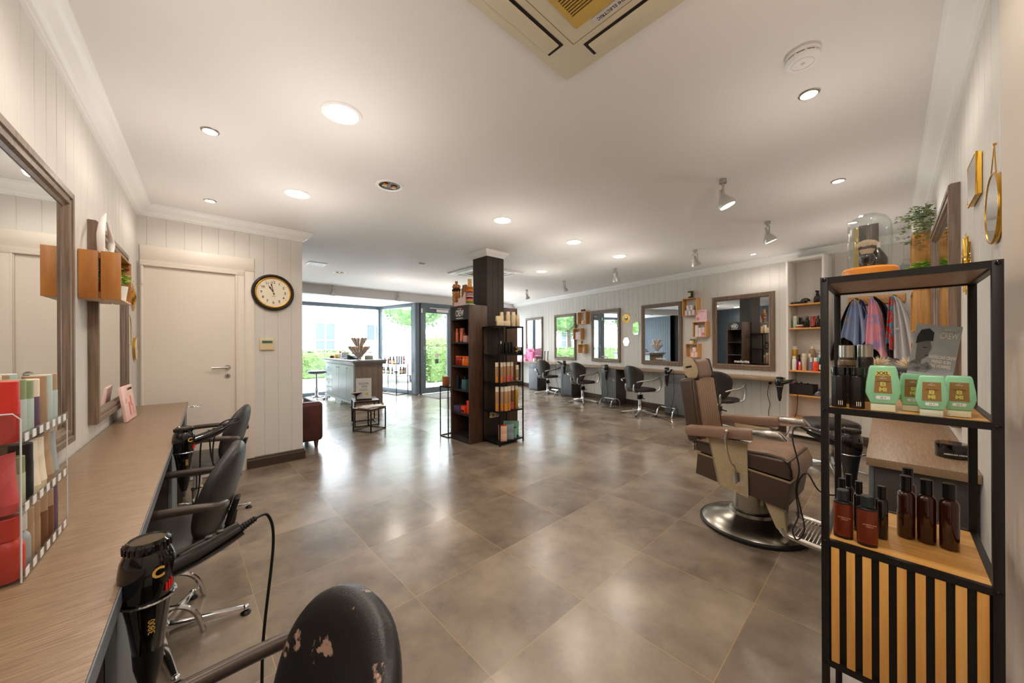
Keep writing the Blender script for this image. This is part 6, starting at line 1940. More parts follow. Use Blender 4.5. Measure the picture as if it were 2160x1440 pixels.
for j, (bd, cp_, wt) in enumerate([(redp, redp, 'red tube'), (olive, olive, 'olive tube'), (ltblue, ltblue, 'pale tube'), (ivory, ivory, 'ivory tube'), (tan, tan, 'tan tube'), (ltblue, ltblue, 'light blue tube')]):
    T(1, j, 2, 'tall', .019, .135, bd, cp_, wt + ' standing behind', ch=.3, cr=.97)
    T(1, j, 1, 'tube' if j % 2 else 'tall', .019, .125, [redp, olive, blackt, mint, tan, greyt][j], [redp, olive, blackt, mint, tan, greyt][j], ['red', 'olive', 'black', 'mint', 'tan', 'grey'][j] + ' tube standing behind', ch=.3, cr=.97)
    T(1, j, 0, 'bottle', .021, .12, [redp, greyt, redp, brown, tan, vio][j], [clearp, clearp, redp, tan, tan, vio][j], ['red clear capped', 'grey clear capped', 'red', 'brown', 'tan', 'violet'][j] + ' bottle standing behind', ch=.34, cr=.8)
# price card sheet hanging at the display back and pink pamphlet
b = B(); b.box(-.08, -.002, 0, .08, .002, .20); tag(b.out('price_card', pinkw, None, (-.335, 1.64, .7905), R(75)), 'white price card standing behind the clear display', 'card')
t = thing('pamphlet', 'pink advertising card leaning against the mirror on the left worktop', 'card', (-.236, 3.52, .7905), R(84))
b = B(); b.T = Matrix.Rotation(R(-7), 4, 'X'); b.box(-.135, -.010, 0.002, .135, .006, .23, .002); pc = b.out('card', C_('pink_pamphlet', (240, 196, 186), .5, col2=(246, 214, 206), cs=8), t)
tx = text('GLOWWAX', .022, textd, pc, (0, 0, 0)); tx.matrix_basis = Matrix.Rotation(R(-7), 4, 'X') @ Matrix.Translation((.055, -.0106, .205)) @ Matrix.Rotation(R(90), 4, 'X')
for q_ in ((.02, .09, .05, .16, 0), (.045, .03, .085, .10, 1), (-.03, .03, .0, .12, 0), (-.10, .12, -.05, .15, 1)):
    b = B(); b.T = Matrix.Rotation(R(-7), 4, 'X'); b.box(q_[0], -.0108, q_[1], q_[2], -.0101, q_[3]); b.out('print', C_('coral_print%d' % q_[4], [(222, 120, 108), (236, 170, 160)][q_[4]], .5), pc)
# ------------------------------------------------------------ tall white shelf on the mirror wall
TS0, TS1, TD = .160, .572, .30
t = thing('tall_shelf', 'tall narrow white bookcase with oak shelves at the end of the mirror wall', 'bookcase', FW(TS1, .001, 0), AF)
wf = TS1 - TS0; hh = 2.42
cab_w = M('bookcase_white', (232, 228, 222), .45)
for x0 in (0, wf - .025):
    b = B(); b.box(x0, -TD, .0, x0 + .025, -.024, hh, .001); b.out('side_panel', cab_w, t)
b = B(); b.box(.0255, -.034, .0, wf - .0255, -.024, hh - .026); b.out('back_panel', cab_w, t)
b = B(); b.box(.0255, -TD, hh - .025, wf - .0255, -.024, hh); b.out('top_panel', cab_w, t)
for z in (1.808, 1.488, .918, .594, .277):
    b = B(); b.box(.0257, -TD + .004, z - .018, wf - .0257, -.035, z, .001); b.out('shelf', M('oak_shelf', (216, 150, 76), .4, col2=(228, 168, 92), cs=5), t)
b = B(); b.box(.0257, -TD + .004, .055, wf - .0257, -.035, .080, .001); b.out('shelf', cab_w, t)
b = B(); b.tube([(wf / 2 + .07 * math.cos(a), -.0345, .20 + .03 * math.sin(a)) for a in [k * PI / 12 for k in range(24)]], .002, 6, closed=True); b.out('cable_cap', cab_w, t)
GS = 'items in the tall white bookcase'
def S_(s, tt, z): x, y, _ = FW(s, tt); return (x, y, z)
def ps(s, tt, z, kind, r, h, bd, cp_, lb, **k): return prod(kind, lb, 'bottle', S_(s, tt, z + .0005), r, h, bd, cp_, rz=AF, group=GS, **k)
z = 1.808
t = thing('hair_clipper_set', 'black clipper tray and bowl on the top shelf of the white bookcase', 'tray', S_(.44, .18, z + .0005), AF)
b = B(); b.box(-.10, -.07, 0, .06, .07, .035, .015, 3); b.out('case', blkg, t); b = B(); b.ell((.045, 0, .037), (.055, .055, .045), 20, 10, 0.0); b.out('bowl', blkg, t)
ps(.265, .18, z, 'spray', .040, .165, blkg, blk, 'round black spray bottle on the top shelf of the white bookcase', ch=.4, cr=.6)
z = 1.488
ps(.497, .22, z, 'tall', .024, .165, C_('white_green', (226, 232, 220), .4, col2=(120, 190, 140), cs=8), whitem, 'white bottle with green foot on the second bookcase shelf', ch=.15)
ps(.44, .235, z, 'jar', .036, .042, darkred, C_('jar_lid', (200, 200, 204), .3), 'flat dark red jar with pale lid on the second bookcase shelf', ch=.4, cr=1.02)
ps(.455, .16, z, 'tube', .018, .145, blkg, blk, 'black pointed tube behind the flat jar on the bookcase', ch=.2)
ps(.425, .17, z, 'tall', .018, .09, olive, blk, 'short olive bottle with black cap on the bookcase', ch=.5)
ps(.367, .21, z, 'bottle', .026, .15, blkg, blkg, 'black bottle left of the red tube on the bookcase', ch=.25, cr=.6)
ps(.301, .21, z, 'tube', .027, .15, darkred, blk, 'red tube standing between two black bottles on the bookcase', ch=.12)
ps(.252, .21, z, 'bottle', .024, .155, blkg, blkg, 'black bottle right of the red tube on the bookcase', ch=.25, cr=.6)
ps(.52, .12, z, 'tall', .020, .10, blkg, blk, 'small black bottle at the far back of the second bookcase shelf', ch=.3)
z = .918
ps(.525, .16, z, 'can', .034, .325, goldc, ivory, 'tall golden spray can at the left of the third bookcase shelf', ch=.15)
ps(.503, .235, z, 'bottle', .026, .19, whitem, whitem, 'white bottle before the golden can on the bookcase', ch=.18, cr=.75)
ps(.458, .20, z, 'spray', .026, .21, C_('magenta', (196, 30, 150), .25), blk, 'magenta spray bottle with black trigger on the bookcase', ch=.42)
ps(.437, .245, z, 'bottle', .013, .11, orange, ivory, 'small orange bottle in front of the magenta spray', ch=.3)
ps(.397, .22, z, 'bottle', .028, .225, C_('greige', (206, 190, 172)), ivory, 'beige mist bottle with dome cap on the bookcase', ch=.15, cr=.85)
ps(.352, .18, z, 'bottle', .024, .225, C_('taupe_b', (176, 150, 130)), ivory, 'taupe pump bottle right of the beige mist bottle', ch=.22, cr=.6)
ps(.345, .11, z, 'bottle', .036, .32, C_('bronze_b', (166, 136, 110), .3), ivory, 'large bronze bottle at the back of the third bookcase shelf', ch=.10, cr=.5)
ps(.317, .235, z, 'tall', .017, .18, C_('violet_b', (120, 124, 176), .2), C_('clear_cap', (214, 216, 218), .1), 'violet blue bottle left of the orange one on the bookcase', ch=.35)
ps(.272, .235, z, 'bottle', .032, .175, redor, whitem, 'bright orange red bottle with white cap on the bookcase', ch=.28, cr=.55)
ps(.252, .14, z, 'pump', .038, .245, C_('turq', (120, 196, 196), .3), whitem, 'turquoise pump bottle behind the orange red bottle', ch=.25)
ps(.218, .235, z, 'tall', .017, .175, blkg, blk, 'slim dark bottle with white label at the bookcase right end', lab=whitem, ch=.3)
z = .594
t = thing('basket', 'black woven basket with combs on the fourth bookcase shelf', 'basket', S_(.43, .19, z + .0005), AF)
b = B()
b.hexa([(-.125, -.075, 0), (.125, -.075, 0), (.125, .075, 0), (-.125, .075, 0)], [(-.14, -.085, .006), (.14, -.085, .006), (.14, .085, .006), (-.14, .085, .006)])
for (a, c) in (((-.14, -.085), (.14, -.078)), ((-.14, .078), (.14, .085)), ((-.14, -.078), (-.133, .078)), ((.133, -.078), (.14, .078))):
    b.box(a[0], a[1], .006, c[0], c[1], .14)
for k in range(12):
    for s_ in (-1, 1): b.box(-.142, s_ * .0862 - .001, .010 + k * .011, .142, s_ * .0862 + .001, .017 + k * .011)
b.out('body', M('woven_black', (40, 34, 36), .6, bump=.5, bs=200), t)
for k, (m_, a, c, n_) in enumerate([(hotpink, (-.07, -.02, .08), (-.13, -.05, .19), 'pink_comb'), (blk, (.0, 0, .08), (.06, .02, .15), 'comb'), (blk, (.04, -.01, .08), (-.02, .02, .16), 'comb')]):
    b = B(); b.tube([a, c], .009, 6); tag(b.out('comb', m_, None, S_(.43, .19, z + .0015), AF), ['pink comb sticking out of the black basket', 'dark comb leaning right in the black basket', 'dark comb leaning left in the black basket'][k], 'comb', 'combs in the basket')
t = thing('hair_clipper', 'dark grey clipper base at the right of the fourth bookcase shelf', 'clipper', S_(.245, .22, z + .0005), AF)
b = B(); b.hexa([(-.055, -.06, 0), (.06, -.06, 0), (.06, .06, 0), (-.055, .06, 0)], [(-.01, -.03, .07), (.05, -.03, .075), (.05, .03, .075), (-.01, .03, .07)], .012); b.out('body', M('clipper_grey', (70, 70, 76), .25, metal=.4), t)
b = B(); b.box(.0, -.02, .074, .04, .02, .095, .008); b.out('head', blk, t)
# socket outlets and dryer cable by the shelf
t = thing('wall_socket', 'cream double power socket below the far worktop next to the bookcase', 'socket', FW(.84, .001, .655), AF)
b = B(); b.box(-.075, -.012, 0, .075, 0, .075, .004); b.out('housing', cream, t)
for s_ in (-1, 1):
    b = B(); b.lathe([(0, 0), (.022, 0), (.022, .002), (.018, .002), (.018, .0005), (0, .0005)], 20, (s_ * .037, -.0122, .0375), Matrix.Rotation(R(90), 3, 'X')); b.out('socket', C_('socket_recess', (150, 130, 90), .5), t)
q = [FW(.877, .03, .69), FW(.88, .06, .66), FW(.90, .05, .52), FW(.87, .05, .38), FW(.89, .05, .25), FW(.86, .06, .05), FW(.80, .15, .006)]
b = B(); b.lathe([(0, 0), (.019, 0), (.019, .03), (0, .032)], 14, FW(.877, .013, .6925), Matrix.Rotation(R(90), 3, 'X') if False else (Matrix.Rotation(AF, 3, 'Z') @ Matrix.Rotation(R(90), 3, 'X'))); b.tube(q, .004, 6, 5)
tag(b.out('power_cable', blk), 'black cable plugged into the socket beside the bookcase', 'cable')
for k, (pts, lb) in enumerate([([FW(3.78, .36, .64), FW(3.80, .34, .45), FW(3.76, .34, .25), FW(3.80, .36, .06), FW(3.70, .42, .007), FW(3.40, .50, .006), FW(3.35, .62, .006), FW(3.62, .66, .006)], 'black cable trailing on the floor between the second and third far chairs'),
                               ([FW(2.20, .34, .20), FW(2.16, .34, .07), FW(2.14, .44, .007), FW(2.35, .60, .006), FW(2.45, .66, .006), FW(2.20, .68, .006), FW(1.90, .86, .006)], 'black cable trailing on the floor left of the barber chair'),
                               ([FW(5.2, .36, .6), FW(5.24, .35, .3), FW(5.2, .36, .06), FW(5.1, .5, .006), FW(4.8, .62, .006), FW(4.75, .5, .006)], 'black cable trailing on the floor by the furthest far chair'),
                               ([FW(6.30, .30, .74), FW(6.33, .28, .5), FW(6.28, .28, .3), FW(6.33, .30, .1), FW(6.3, .34, .006)], 'thin cable hanging under the far worktop below the pink display')]):
    b = B(); b.tube(pts, .004, 6, 6); tag(b.out('power_cable', blk), lb, 'cable')

# ------------------------------------------------------------ pink display and tools on the far worktop
def W_(s, tt, z=.79): x, y, _ = FW(s, tt); return (x, y, z)
t = thing('brush_display', 'pink cardboard display full of coloured hair brushes at the far end worktop', 'display', W_(6.92, .20, .7905), AF)
b = B(); b.box(-.28, -.12, 0, .0, .06, .075, .002); b.hexa([(-.28, .06, 0), (.30, .06, 0), (.30, .075, 0), (-.28, .075, 0)], [(-.05, .06, .36), (.16, .06, .36), (.16, .075, .36), (-.05, .075, .36)])
b.out('tray', C_('display_pink', (240, 150, 190), .5), t)
b = B(); b.prism([(.0, 0), (.10, 0), (.12, .30), (-.04, .36), (-.06, .30)], -.03, .05, Matrix(((1, 0, 0, 0), (0, 0, -1, 0), (0, 1, 0, 0), (0, 0, 0, 1)))); b.box(.11, -.05, 0, .27, .05, .27, .002); b.out('header', C_('display_hot', (230, 70, 130), .5, col2=(244, 160, 196), cs=12), t)
cl = [(120, 190, 190), (170, 200, 60), (230, 30, 100), (236, 150, 190), (150, 90, 170), (50, 46, 60), (240, 110, 60)]
for k in range(7):
    x, y, _ = FW(7.16 - .036 * k, .22); t = thing('hair_brush', ['turquoise', 'lime', 'crimson', 'pale pink', 'violet', 'dark', 'orange'][k] + ' hair brush standing in the pink display', 'brush', (x, y, .866), AF, 'brushes in the pink display')
    b = B(); b.ell((0, 0, .09), (.015, .010, .045), 12, 8); b.out('head', C_('brush%d' % k, cl[k], .4), t); b = B(); b.tube([(0, 0, .0), (0, 0, .05)], [.007, .009], 8); b.out('handle', C_('brush%d' % k, cl[k], .4), t)
pbox('white small jar carton next to the pink display', W_(6.60, .22, .7905), .06, .06, .09, whitem, AF)
for k, s_ in enumerate((6.36, 6.24, 6.10)):
    t = thing('curling_brush', ['left', 'middle', 'right'][k] + ' one of three dark wands in brass cups on the far worktop', 'hair tool', W_(s_, .14, .7905), AF, 'wands in brass cups')
    b = B(); b.lathe([(0, 0), (.032, 0), (.034, .05), (.030, .05), (.029, .045), (0, .045)], 20); b.out('cup', gold if k < 2 else cream, t)
    b = B(); b.tube([(0, 0, .01), (.008, 0, .15), (.02, 0, .30)], [.012, .010, .013], 10); b.out('wand', blk, t)

# ------------------------------------------------------------ coat rack and hanging capes
t = thing('coat_rack', 'oak coat rack board with three black hooks on the far wall', 'coat rack', FW(.005, .001, 1.757), AF)
b = B(); b.box(0, -.022, 0, .495, 0, .103, .004); b.out('board', oakx, t)
b = B()
for k in range(12): b.T = Matrix.Translation((.045 + k * .037, -.0224, .0515)) @ Matrix.Rotation(R(-38), 4, 'Y'); b.box(-.0015, -.0006, -.040, .0015, .0006, .040)
b.out('herringbone', M('oak_dark_line', (160, 104, 50), .5), t)
for k, x_ in enumerate((.085, .25, .415)):
    b = B(); b.tube([(x_, -.022, .055), (x_, -.045, .035), (x_, -.072, .045), (x_, -.080, .075)], .005, 8, 5); b.ell((x_, -.080, .078), (.010, .010, .010), 12, 8); b.box(x_ - .010, -.026, .03, x_ + .010, -.0225, .085, .001); b.out('hook', blkmet, t)


def drape(s, z, wl, wr, ln, mats, label, sd=1, dep=.07, folds=5, hem=.04, tw=.02, shift=0.0, tt=.03, parts=None):
    """cloth hanging from a hook: narrow at the top, spreading in folds; x to the right facing the wall"""
    rs = random.Random(sd)
    x0, y0, _ = FW(s, tt)
    t = thing('cape', label, 'cape', (x0, y0, z), AF, None)
    nu, nv = 60, 34
    ph = rs.uniform(0, 6)
    rows = []
    bmats = mats if isinstance(mats, (list, tuple)) else [mats]
    b = B()
    for side in (0,):
        for j in range(nv + 1):
            v = j / nv
            sp = v ** .62
            row = []
            for i in range(nu + 1):
                u = i / nu
                a, c = -tw - wl * sp, tw + wr * sp
                x = a + (c - a) * u + shift * v
                f_ = math.sin(u * PI * folds * 2 + ph + 1.2 * v) * (.012 + .026 * sp) + math.sin(u * PI * folds * 3.3 + ph * 2) * .006 * sp
                y = -.035 - dep * (math.sin(u * PI) ** .8) * (.35 + .65 * sp) + f_
                zz = -ln * v - hem * v * math.sin(u * 7.3 + ph) + .03 * math.sin(u * PI) * (1 - v)
                row.append(b.v((x, min(y, -.012), zz)))
            rows.append(row)
    for j in range(nv):
        for i in range(nu):
            f = b._f([rows[j][i], rows[j][i + 1], rows[j + 1][i + 1], rows[j + 1][i]], True)
    o = b.out('cloth', bmats[0], t)
    md = o.modifiers.new('th', 'SOLIDIFY'); md.thickness = .004
    b = B(); b.tube([(-.006, -.03, .005), (0, -.045, .03), (.006, -.03, .005)], .0025, 6, 4); b.out('loop', bmats[0], t)
    return t


blkcl = M('black_nylon', (32, 30, 31), .5, bump=.3, bs=30)
blucl = M('blue_print_cloth', (146, 162, 196), .7, col2=(200, 176, 130), cs=7, cdist=(.56, .60), bump=.2, bs=30)
navcl = M('navy_star_cloth', (52, 54, 92), .7, col2=(228, 224, 236), cs=60, cdist=(.70, .73))
pnkcl = M('pink_print_cloth', (238, 170, 182), .7, col2=(190, 170, 210), cs=8, cdist=(.48, .56), bump=.2, bs=30)
whtcl = M('grey_white_cloth', (206, 204, 206), .7, bump=.2, bs=30)
mulcl = M('red_blue_print_cloth', (226, 60, 44), .7, col2=(90, 170, 200), cs=14, cdist=(.48, .52))
drape(-.06, 1.80, .24, .06, .72, blkcl, 'black cape at the far left of the coat rack', 3, .05, 4, tt=.02)
drape(-.085, 1.80, .12, .16, .50, blucl, 'blue patterned cape on the left hook of the coat rack', 5, .085, 4, hem=.05, tt=.075)
drape(-.13, 1.79, .02, .10, .62, navcl, 'navy cape with white specks beside the blue one', 6, .06, 3, hem=.05, tt=.055)
drape(-.235, 1.80, .05, .14, .63, pnkcl, 'pink and lilac patterned cape on the middle hook', 7, .09, 3, hem=.06, tt=.085)
t_ = drape(-.26, 1.80, .04, .24, .70, blkcl, 'black cape hanging behind the pink one, with white print', 8, .06, 4, hem=.03, tt=.03)
text('ON', .045, textw, t_, (.19, -.125, -.36))
drape(-.405, 1.80, .03, .015, .56, mulcl, 'narrow colourful red and blue cloth on the right hook', 9, .06, 2, tt=.10)
drape(-.415, 1.80, .03, .22, .72, whtcl, 'grey white cape on the right hook of the coat rack', 10, .08, 4, hem=.03, tt=.05)

# ------------------------------------------------------------ crates, pots on the right wall
pw = M('paulownia', (206, 156, 92), .45, col2=(176, 122, 62), cs=10, sx=(6, 6, .25))
def crateR(x0, wd, dep, z0, h, lb):
    t = thing('wooden_crate', lb, 'crate', (x0 + wd, YR + .001, z0), AR, 'wooden crates on the right wall')
    th = .012
    for nm, q in (('bottom', (0, -dep, 0, wd, 0, th)), ('top', (0, -dep, h - th, wd, 0, h)), ('side', (0, -dep, th + .0003, th, 0, h - th - .0003)), ('side', (wd - th, -dep, th + .0003, wd, 0, h - th - .0003))):
        b = B(); b.box(*q, .001); b.out(nm, pw, t)
    return t
crateR(4.10, .38, .120, 1.845, .275, 'upper wooden crate on the right wall under the trailing plant')
crateR(3.998, .48, .120, 1.372, .313, 'middle wooden crate on the right wall behind the display card')
crateR(4.00, .40, .120, 1.00, .29, 'lowest wooden crate on the right wall beside the framed mirror')
plant((4.17, -.165, 2.1205), 'white pot with a trailing green plant on the upper right crate', M('pot_cream', (232, 226, 214), .5), .058, .105, 'trail', M('leaf_thin', (88, 116, 74), .5, col2=(150, 168, 110), cs=20), rz=0, sd=21, spread=1.6, n=200)
plant((4.035, -.155, 1.6855), 'bushy light green plant showing above the black rack', whitem, .05, .11, 'bush', M('leaf_light', (120, 176, 60), .5, col2=(178, 216, 90), cs=20), sd=22, spread=1.35, n=190)
t = thing('wall_pot', 'blue grey hanging pot on the far wall beside the right crates', 'pot', FW(-.50, .001, 2.04), AF); b = B(); b.box(-.055, -.075, 0, .055, 0, .14, .02, 3); b.out('pot', M('pot_bluegrey', (136, 146, 156), .5), t); b = B(); b.tube([(-.045, -.03, .13), (-.02, -.04, .20), (.02, -.04, .20), (.045, -.03, .13)], .003, 6, 4); b.out('handle', steel, t)
t = thing('basket', 'pot with a rope handle on the middle right crate', 'pot', (4.20, -.17, 1.6855), 0); b = B(); b.lathe([(0, 0), (.045, 0), (.055, .09), (.050, .09), (.045, .08), (0, .08)], 24); b.out('pot', M('pot_bluegrey', (136, 146, 156), .5), t); b = B(); b.tube([(-.05, 0, .085), (-.09, .02, .03), (-.06, .05, .005), (.0, .055, .03), (.05, .0, .085)], .004, 6, 5); b.out('rope', C_('rope', (222, 190, 140), .8), t)
t = thing('sunglasses', 'dark glasses lying in the lowest right crate gap', 'glasses', (4.05, -.15, 1.2905), 0); b = B()
for s_ in (-1, 1): b.tube([(.028 * s_ + .022 * math.cos(a), 0, .022 + .018 * math.sin(a)) for a in [k * PI / 8 for k in range(16)]], .003, 6, closed=True)
b.out('frame', blk, t)

# styling stool chair on the right side behind the rack
t = thing('work_stool', 'black padded work stool on a chrome star base behind the black rack', 'stool', (4.78, .42, 0), R(30))
star_base(t, .40, .31, mat=alumc, a0=.35, casters=True)
b = B(); pad(b, .42, .40, .075, .44, yoff=0); b.out('seat', leath, t)
b = B(); b.lathe([(.03, .36), (.08, .43), (.09, .44), (0, .44)], 20); b.cyl((.03, 0, .40), (.16, .06, .37), .006); b.out('under_frame', chrome, t)

# jar, folded things on the right worktop
prod('jar', 'flat black AMERICAN CREW pomade jar on the right worktop', 'jar', (2.45, -.180, .7905), .048, .062, blkg, blkg, rz=R(-82), ch=.36, cr=1.02, txt='AMERICAN CREW', tmat=textw, tsz=.0080)
t = thing('vented_case', 'black case with rows of silver slots standing on the right worktop', 'case', (3.60, -.070, .7905), 0)
b = B(); b.box(-.10, -.11, 0, .10, .10, .325, .008, 3); b.out('body', M('case_black', (40, 38, 40), .3), t); b = B()
for k in range(13):
    for j in range(2): b.box(-.1015, -.095 + k * .0145, .268 + j * .020, -.1000, -.087 + k * .0145, .282 + j * .020)
b.out('slots', silver, t)
t = thing('brush_tuft', 'cream bristle tuft on the black slotted case, left one', 'brush', (3.66, .06, 1.116), 0)
b = B(); rs = random.Random(9)
for k in range(150):
    d = Vector((rs.gauss(0, .6), rs.gauss(0, .6), rs.uniform(.3, 1))).normalized(); b.tube([(0, 0, .0), d * rs.uniform(.055, .085)], [.0024, .0008], 3)
b.out('bristles', C_('bristle', (232, 216, 186), .8), t)
dup(t, (3.68, -.09, 1.116), 0, 'cream bristle tuft on the black slotted case, right one')
# towel rail knob on the cabinet under the right worktop is part of the cabinet

# ------------------------------------------------------------ black metal rack at the right edge
t = rk = thing('metal_rack', 'black square tube rack with oak shelves and slatted front at the right edge', 'rack', (0, 0, 0))
X0, X1, Y0, Y1 = 1.356, 1.72, -.166, .130
pt = .0085
Z1_, Z2_, Z3_, Z4_ = 1.4745, 1.105, .728, .385
pm_ = M('rack_black', (26, 23, 22), .4, metal=.1)
for (x, y) in ((X0, Y0), (X0, Y1), (X1, Y0), (X1, Y1)):
    b = B(); b.box(x - pt, y - pt, 0, x + pt, y + pt, Z1_ + .0015, .001); b.out('post', pm_, t)
for k, z in enumerate((Z1_, Z2_, Z3_, Z4_)):
    b = B()
    hh_ = .016
    b.box(X0 - pt * .8, Y0 + pt, z - hh_, X0 + pt * .8, Y1 - pt, z + .001); b.box(X1 - pt * .8, Y0 + pt, z - hh_, X1 + pt * .8, Y1 - pt, z + .001)
    b.box(X0 + pt, Y0 - pt * .8, z - hh_, X1 - pt, Y0 + pt * .8, z + .001); b.box(X0 + pt, Y1 - pt * .8, z - hh_, X1 - pt, Y1 + pt * .8, z + .001)
    b.out('rail', pm_, t)
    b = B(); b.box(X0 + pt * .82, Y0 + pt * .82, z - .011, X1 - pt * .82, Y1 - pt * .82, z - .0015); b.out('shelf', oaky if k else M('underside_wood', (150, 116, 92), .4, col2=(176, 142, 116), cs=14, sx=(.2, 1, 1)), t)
b = B(); b.box(X0 + .004, Y0 + pt, Z4_ + .002, X0 + .0065, Y1 - pt, Z3_ - .017); b.out('front_panel', pm_, t)
ns = 9; wv = (Y1 - Y0 - 2 * pt)
for k in range(ns):
    yy = Y1 - pt - .004 - k * (wv - .008) / (ns - .45); yb_ = yy - (wv - .008) / (ns - .45) * .54
    b = B(); b.box(X0 - .0065, yb_, Z4_ + .0025, X0 + .0035, yy, Z3_ - .0175, .0006); b.out('slat', M('slat_oak', (236, 180, 100), .45, col2=(210, 146, 70), cs=8, sx=(1, 3, .15)), t)
for z in (Z1_ - .006, Z2_ - .008, Z3_ - .006, Z4_ - .006):
    for y in (Y0, Y1):
        b = B(); b.lathe([(0, 0), (.0045, 0), (.0050, .0015), (.003, .003), (.0015, .002), (0, .002)], 16, (X0 - pt, y, z), Matrix.Rotation(R(-90), 3, 'Y')); b.out('bolt', M('bolt_black', (40, 38, 38), .2, metal=.8), t)
# cloche with shaving brush
zt = Z1_ + .0015
t = thing('glass_cloche', 'glass dome on a round orange wood base on top of the black rack', 'cloche', (1.545, .044, zt))
b = B(); b.lathe([(0, 0), (.060, 0), (.063, .006), (.063, .034), (.058, .040), (0, .040)], 40); b.out('base', M('orange_wood', (216, 140, 52), .3), t)
b = B(); b.lathe([(.050, .0405), (.050, .158), (.047, .178), (.038, .194), (.022, .204), (0, .207)], 40); b.lathe([(.0485, .0405), (.0485, .158), (.0455, .177), (.037, .192), (.021, .202), (0, .205)], 40); b.out('dome', glass('dome_glass', (250, 252, 252), .07), t)
t = thing('shaving_brush', 'badger shaving brush with black handle under the glass dome', 'brush', (1.522, .048, zt + .0402))
b = B(); b.lathe([(0, 0), (.011, 0), (.012, .004), (.010, .008), (.015, .018), (.0165, .028), (.013, .036), (0, .037)], 24); b.out('handle', blkg, t)
b = B(); rs = random.Random(13)
for k in range(420):
    a = rs.uniform(0, 6.28); q = math.sqrt(rs.random()); p0 = Vector((math.cos(a) * q * .010, math.sin(a) * q * .010, .035)); d = Vector((math.cos(a) * q * .42, math.sin(a) * q * .42, 1)).normalized()
    ln = .040 - .008 * q * q + rs.uniform(-.001, .001); b.mi = 0; b.tube([p0, p0 + d * ln * .45], .0006, 3); b.mi = 1; b.tube([p0 + d * ln * .45, p0 + d * ln * .68], .0006, 3); b.mi = 0; b.tube([p0 + d * ln * .68, p0 + d * ln], [.0006, .0003], 3)
b.out('bristles', [C_('badger_light', (222, 200, 170), .8), C_('badger_dark', (90, 66, 50), .8)], t)
t.scale = (1.12, 1.12, 1.12)
t = thing('perfume_bottle', 'dark round flask with clear stopper under the glass dome', 'bottle', (1.562, .028, zt + .0402))
b = B(); b.lathe([(0, 0), (.016, 0), (.022, .012), (.021, .028), (.012, .046), (.007, .055), (0, .056)], 24); b.out('flask', blkg, t); b = B(); b.lathe([(0, .056), (.008, .056), (.009, .062), (.008, .072), (0, .074)], 8); b.out('stopper', M('crystal', (226, 222, 220), .05, metal=.6), t)
t.scale = (1.1, 1.1, 1.1)
t = thing('dark_oblong', 'dark strop standing under the glass dome', 'oblong', (1.575, .046, zt + .0402)); b = B(); b.box(-.002, -.022, 0, .002, .022, .142, .001); b.out('oblong_face', M('oblong_brown', (62, 50, 40), .4), t); b = B(); b.box(-.0025, .0225, 0, .0025, .034, .138); b.out('edge_strip', C_('olive_strip', (150, 130, 70)), t)  # plain dark oblong with an olive strip, standing inside the dome

# second shelf: black bottles, green gels, card
GE = 'products on the second shelf of the black rack'
R2 = R(-85)
hexb = M('black_bottle_satin', (30, 27, 26), .3)
for k, (x, y) in enumerate(((1.40, .1035), (1.402, .066))):
    t = thing('bottle', ['octagonal black bottle with gloss cap, left one at the front of the black rack', 'octagonal black bottle with gloss cap, right one at the front of the black rack'][k], 'bottle', (x, y, Z2_), R2, GE)
    b = B(); n = 8
    b.prism([(.0172 * math.cos(R(22.5 + 45 * i)), .0172 * math.sin(R(22.5 + 45 * i))) for i in range(n)], 0, .087, bev=.001); b.lathe([(.017, .087), (.0145, .092), (0, .092)], 24); bo = b.out('body', hexb, t)
    b = B(); b.lathe([(0, .0925), (.0172, .0925), (.0172, .112), (.0165, .115), (0, .115)], 28); b.out('cap', blkg, t)
    text('lll', .018, textw, bo, (.003, -.0166, .012), rot=(R(90), 0, 0), depth=.0002)
for k, (x, y, h_) in enumerate(((1.578, .098, .176), (1.60, .056, .178))):
    prod('can', ['tall black can with silver cap, left one behind the octagonal bottles', 'tall black can with silver cap, right one beside the large green gel'][k], 'spray can', (x, y, Z2_), .0195, h_, M('can_black_print', (44, 38, 32), .35, col2=(120, 104, 84), cs=160, cdist=(.60, .66)), silver, rz=R2, group=GE, ch=.22, cr=.95)
t = thing('bottle', 'flat black tub with gold rimmed lid between the tall cans', 'jar', (1.50, .092, Z2_), R2, GE); b = B(); b.lathe([(0, 0), (.020, 0), (.021, .003), (.021, .115), (0, .115)], 28, sy=.7); b.out('body', M('can_black_print', (44, 38, 32), .35), t); b = B(); b.lathe([(0, .1155), (.0215, .1155), (.0215, .128), (.020, .131), (0, .132)], 28, sy=.7); b.out('cap', M('bronze_lid', (120, 98, 76), .3, metal=.6), t)

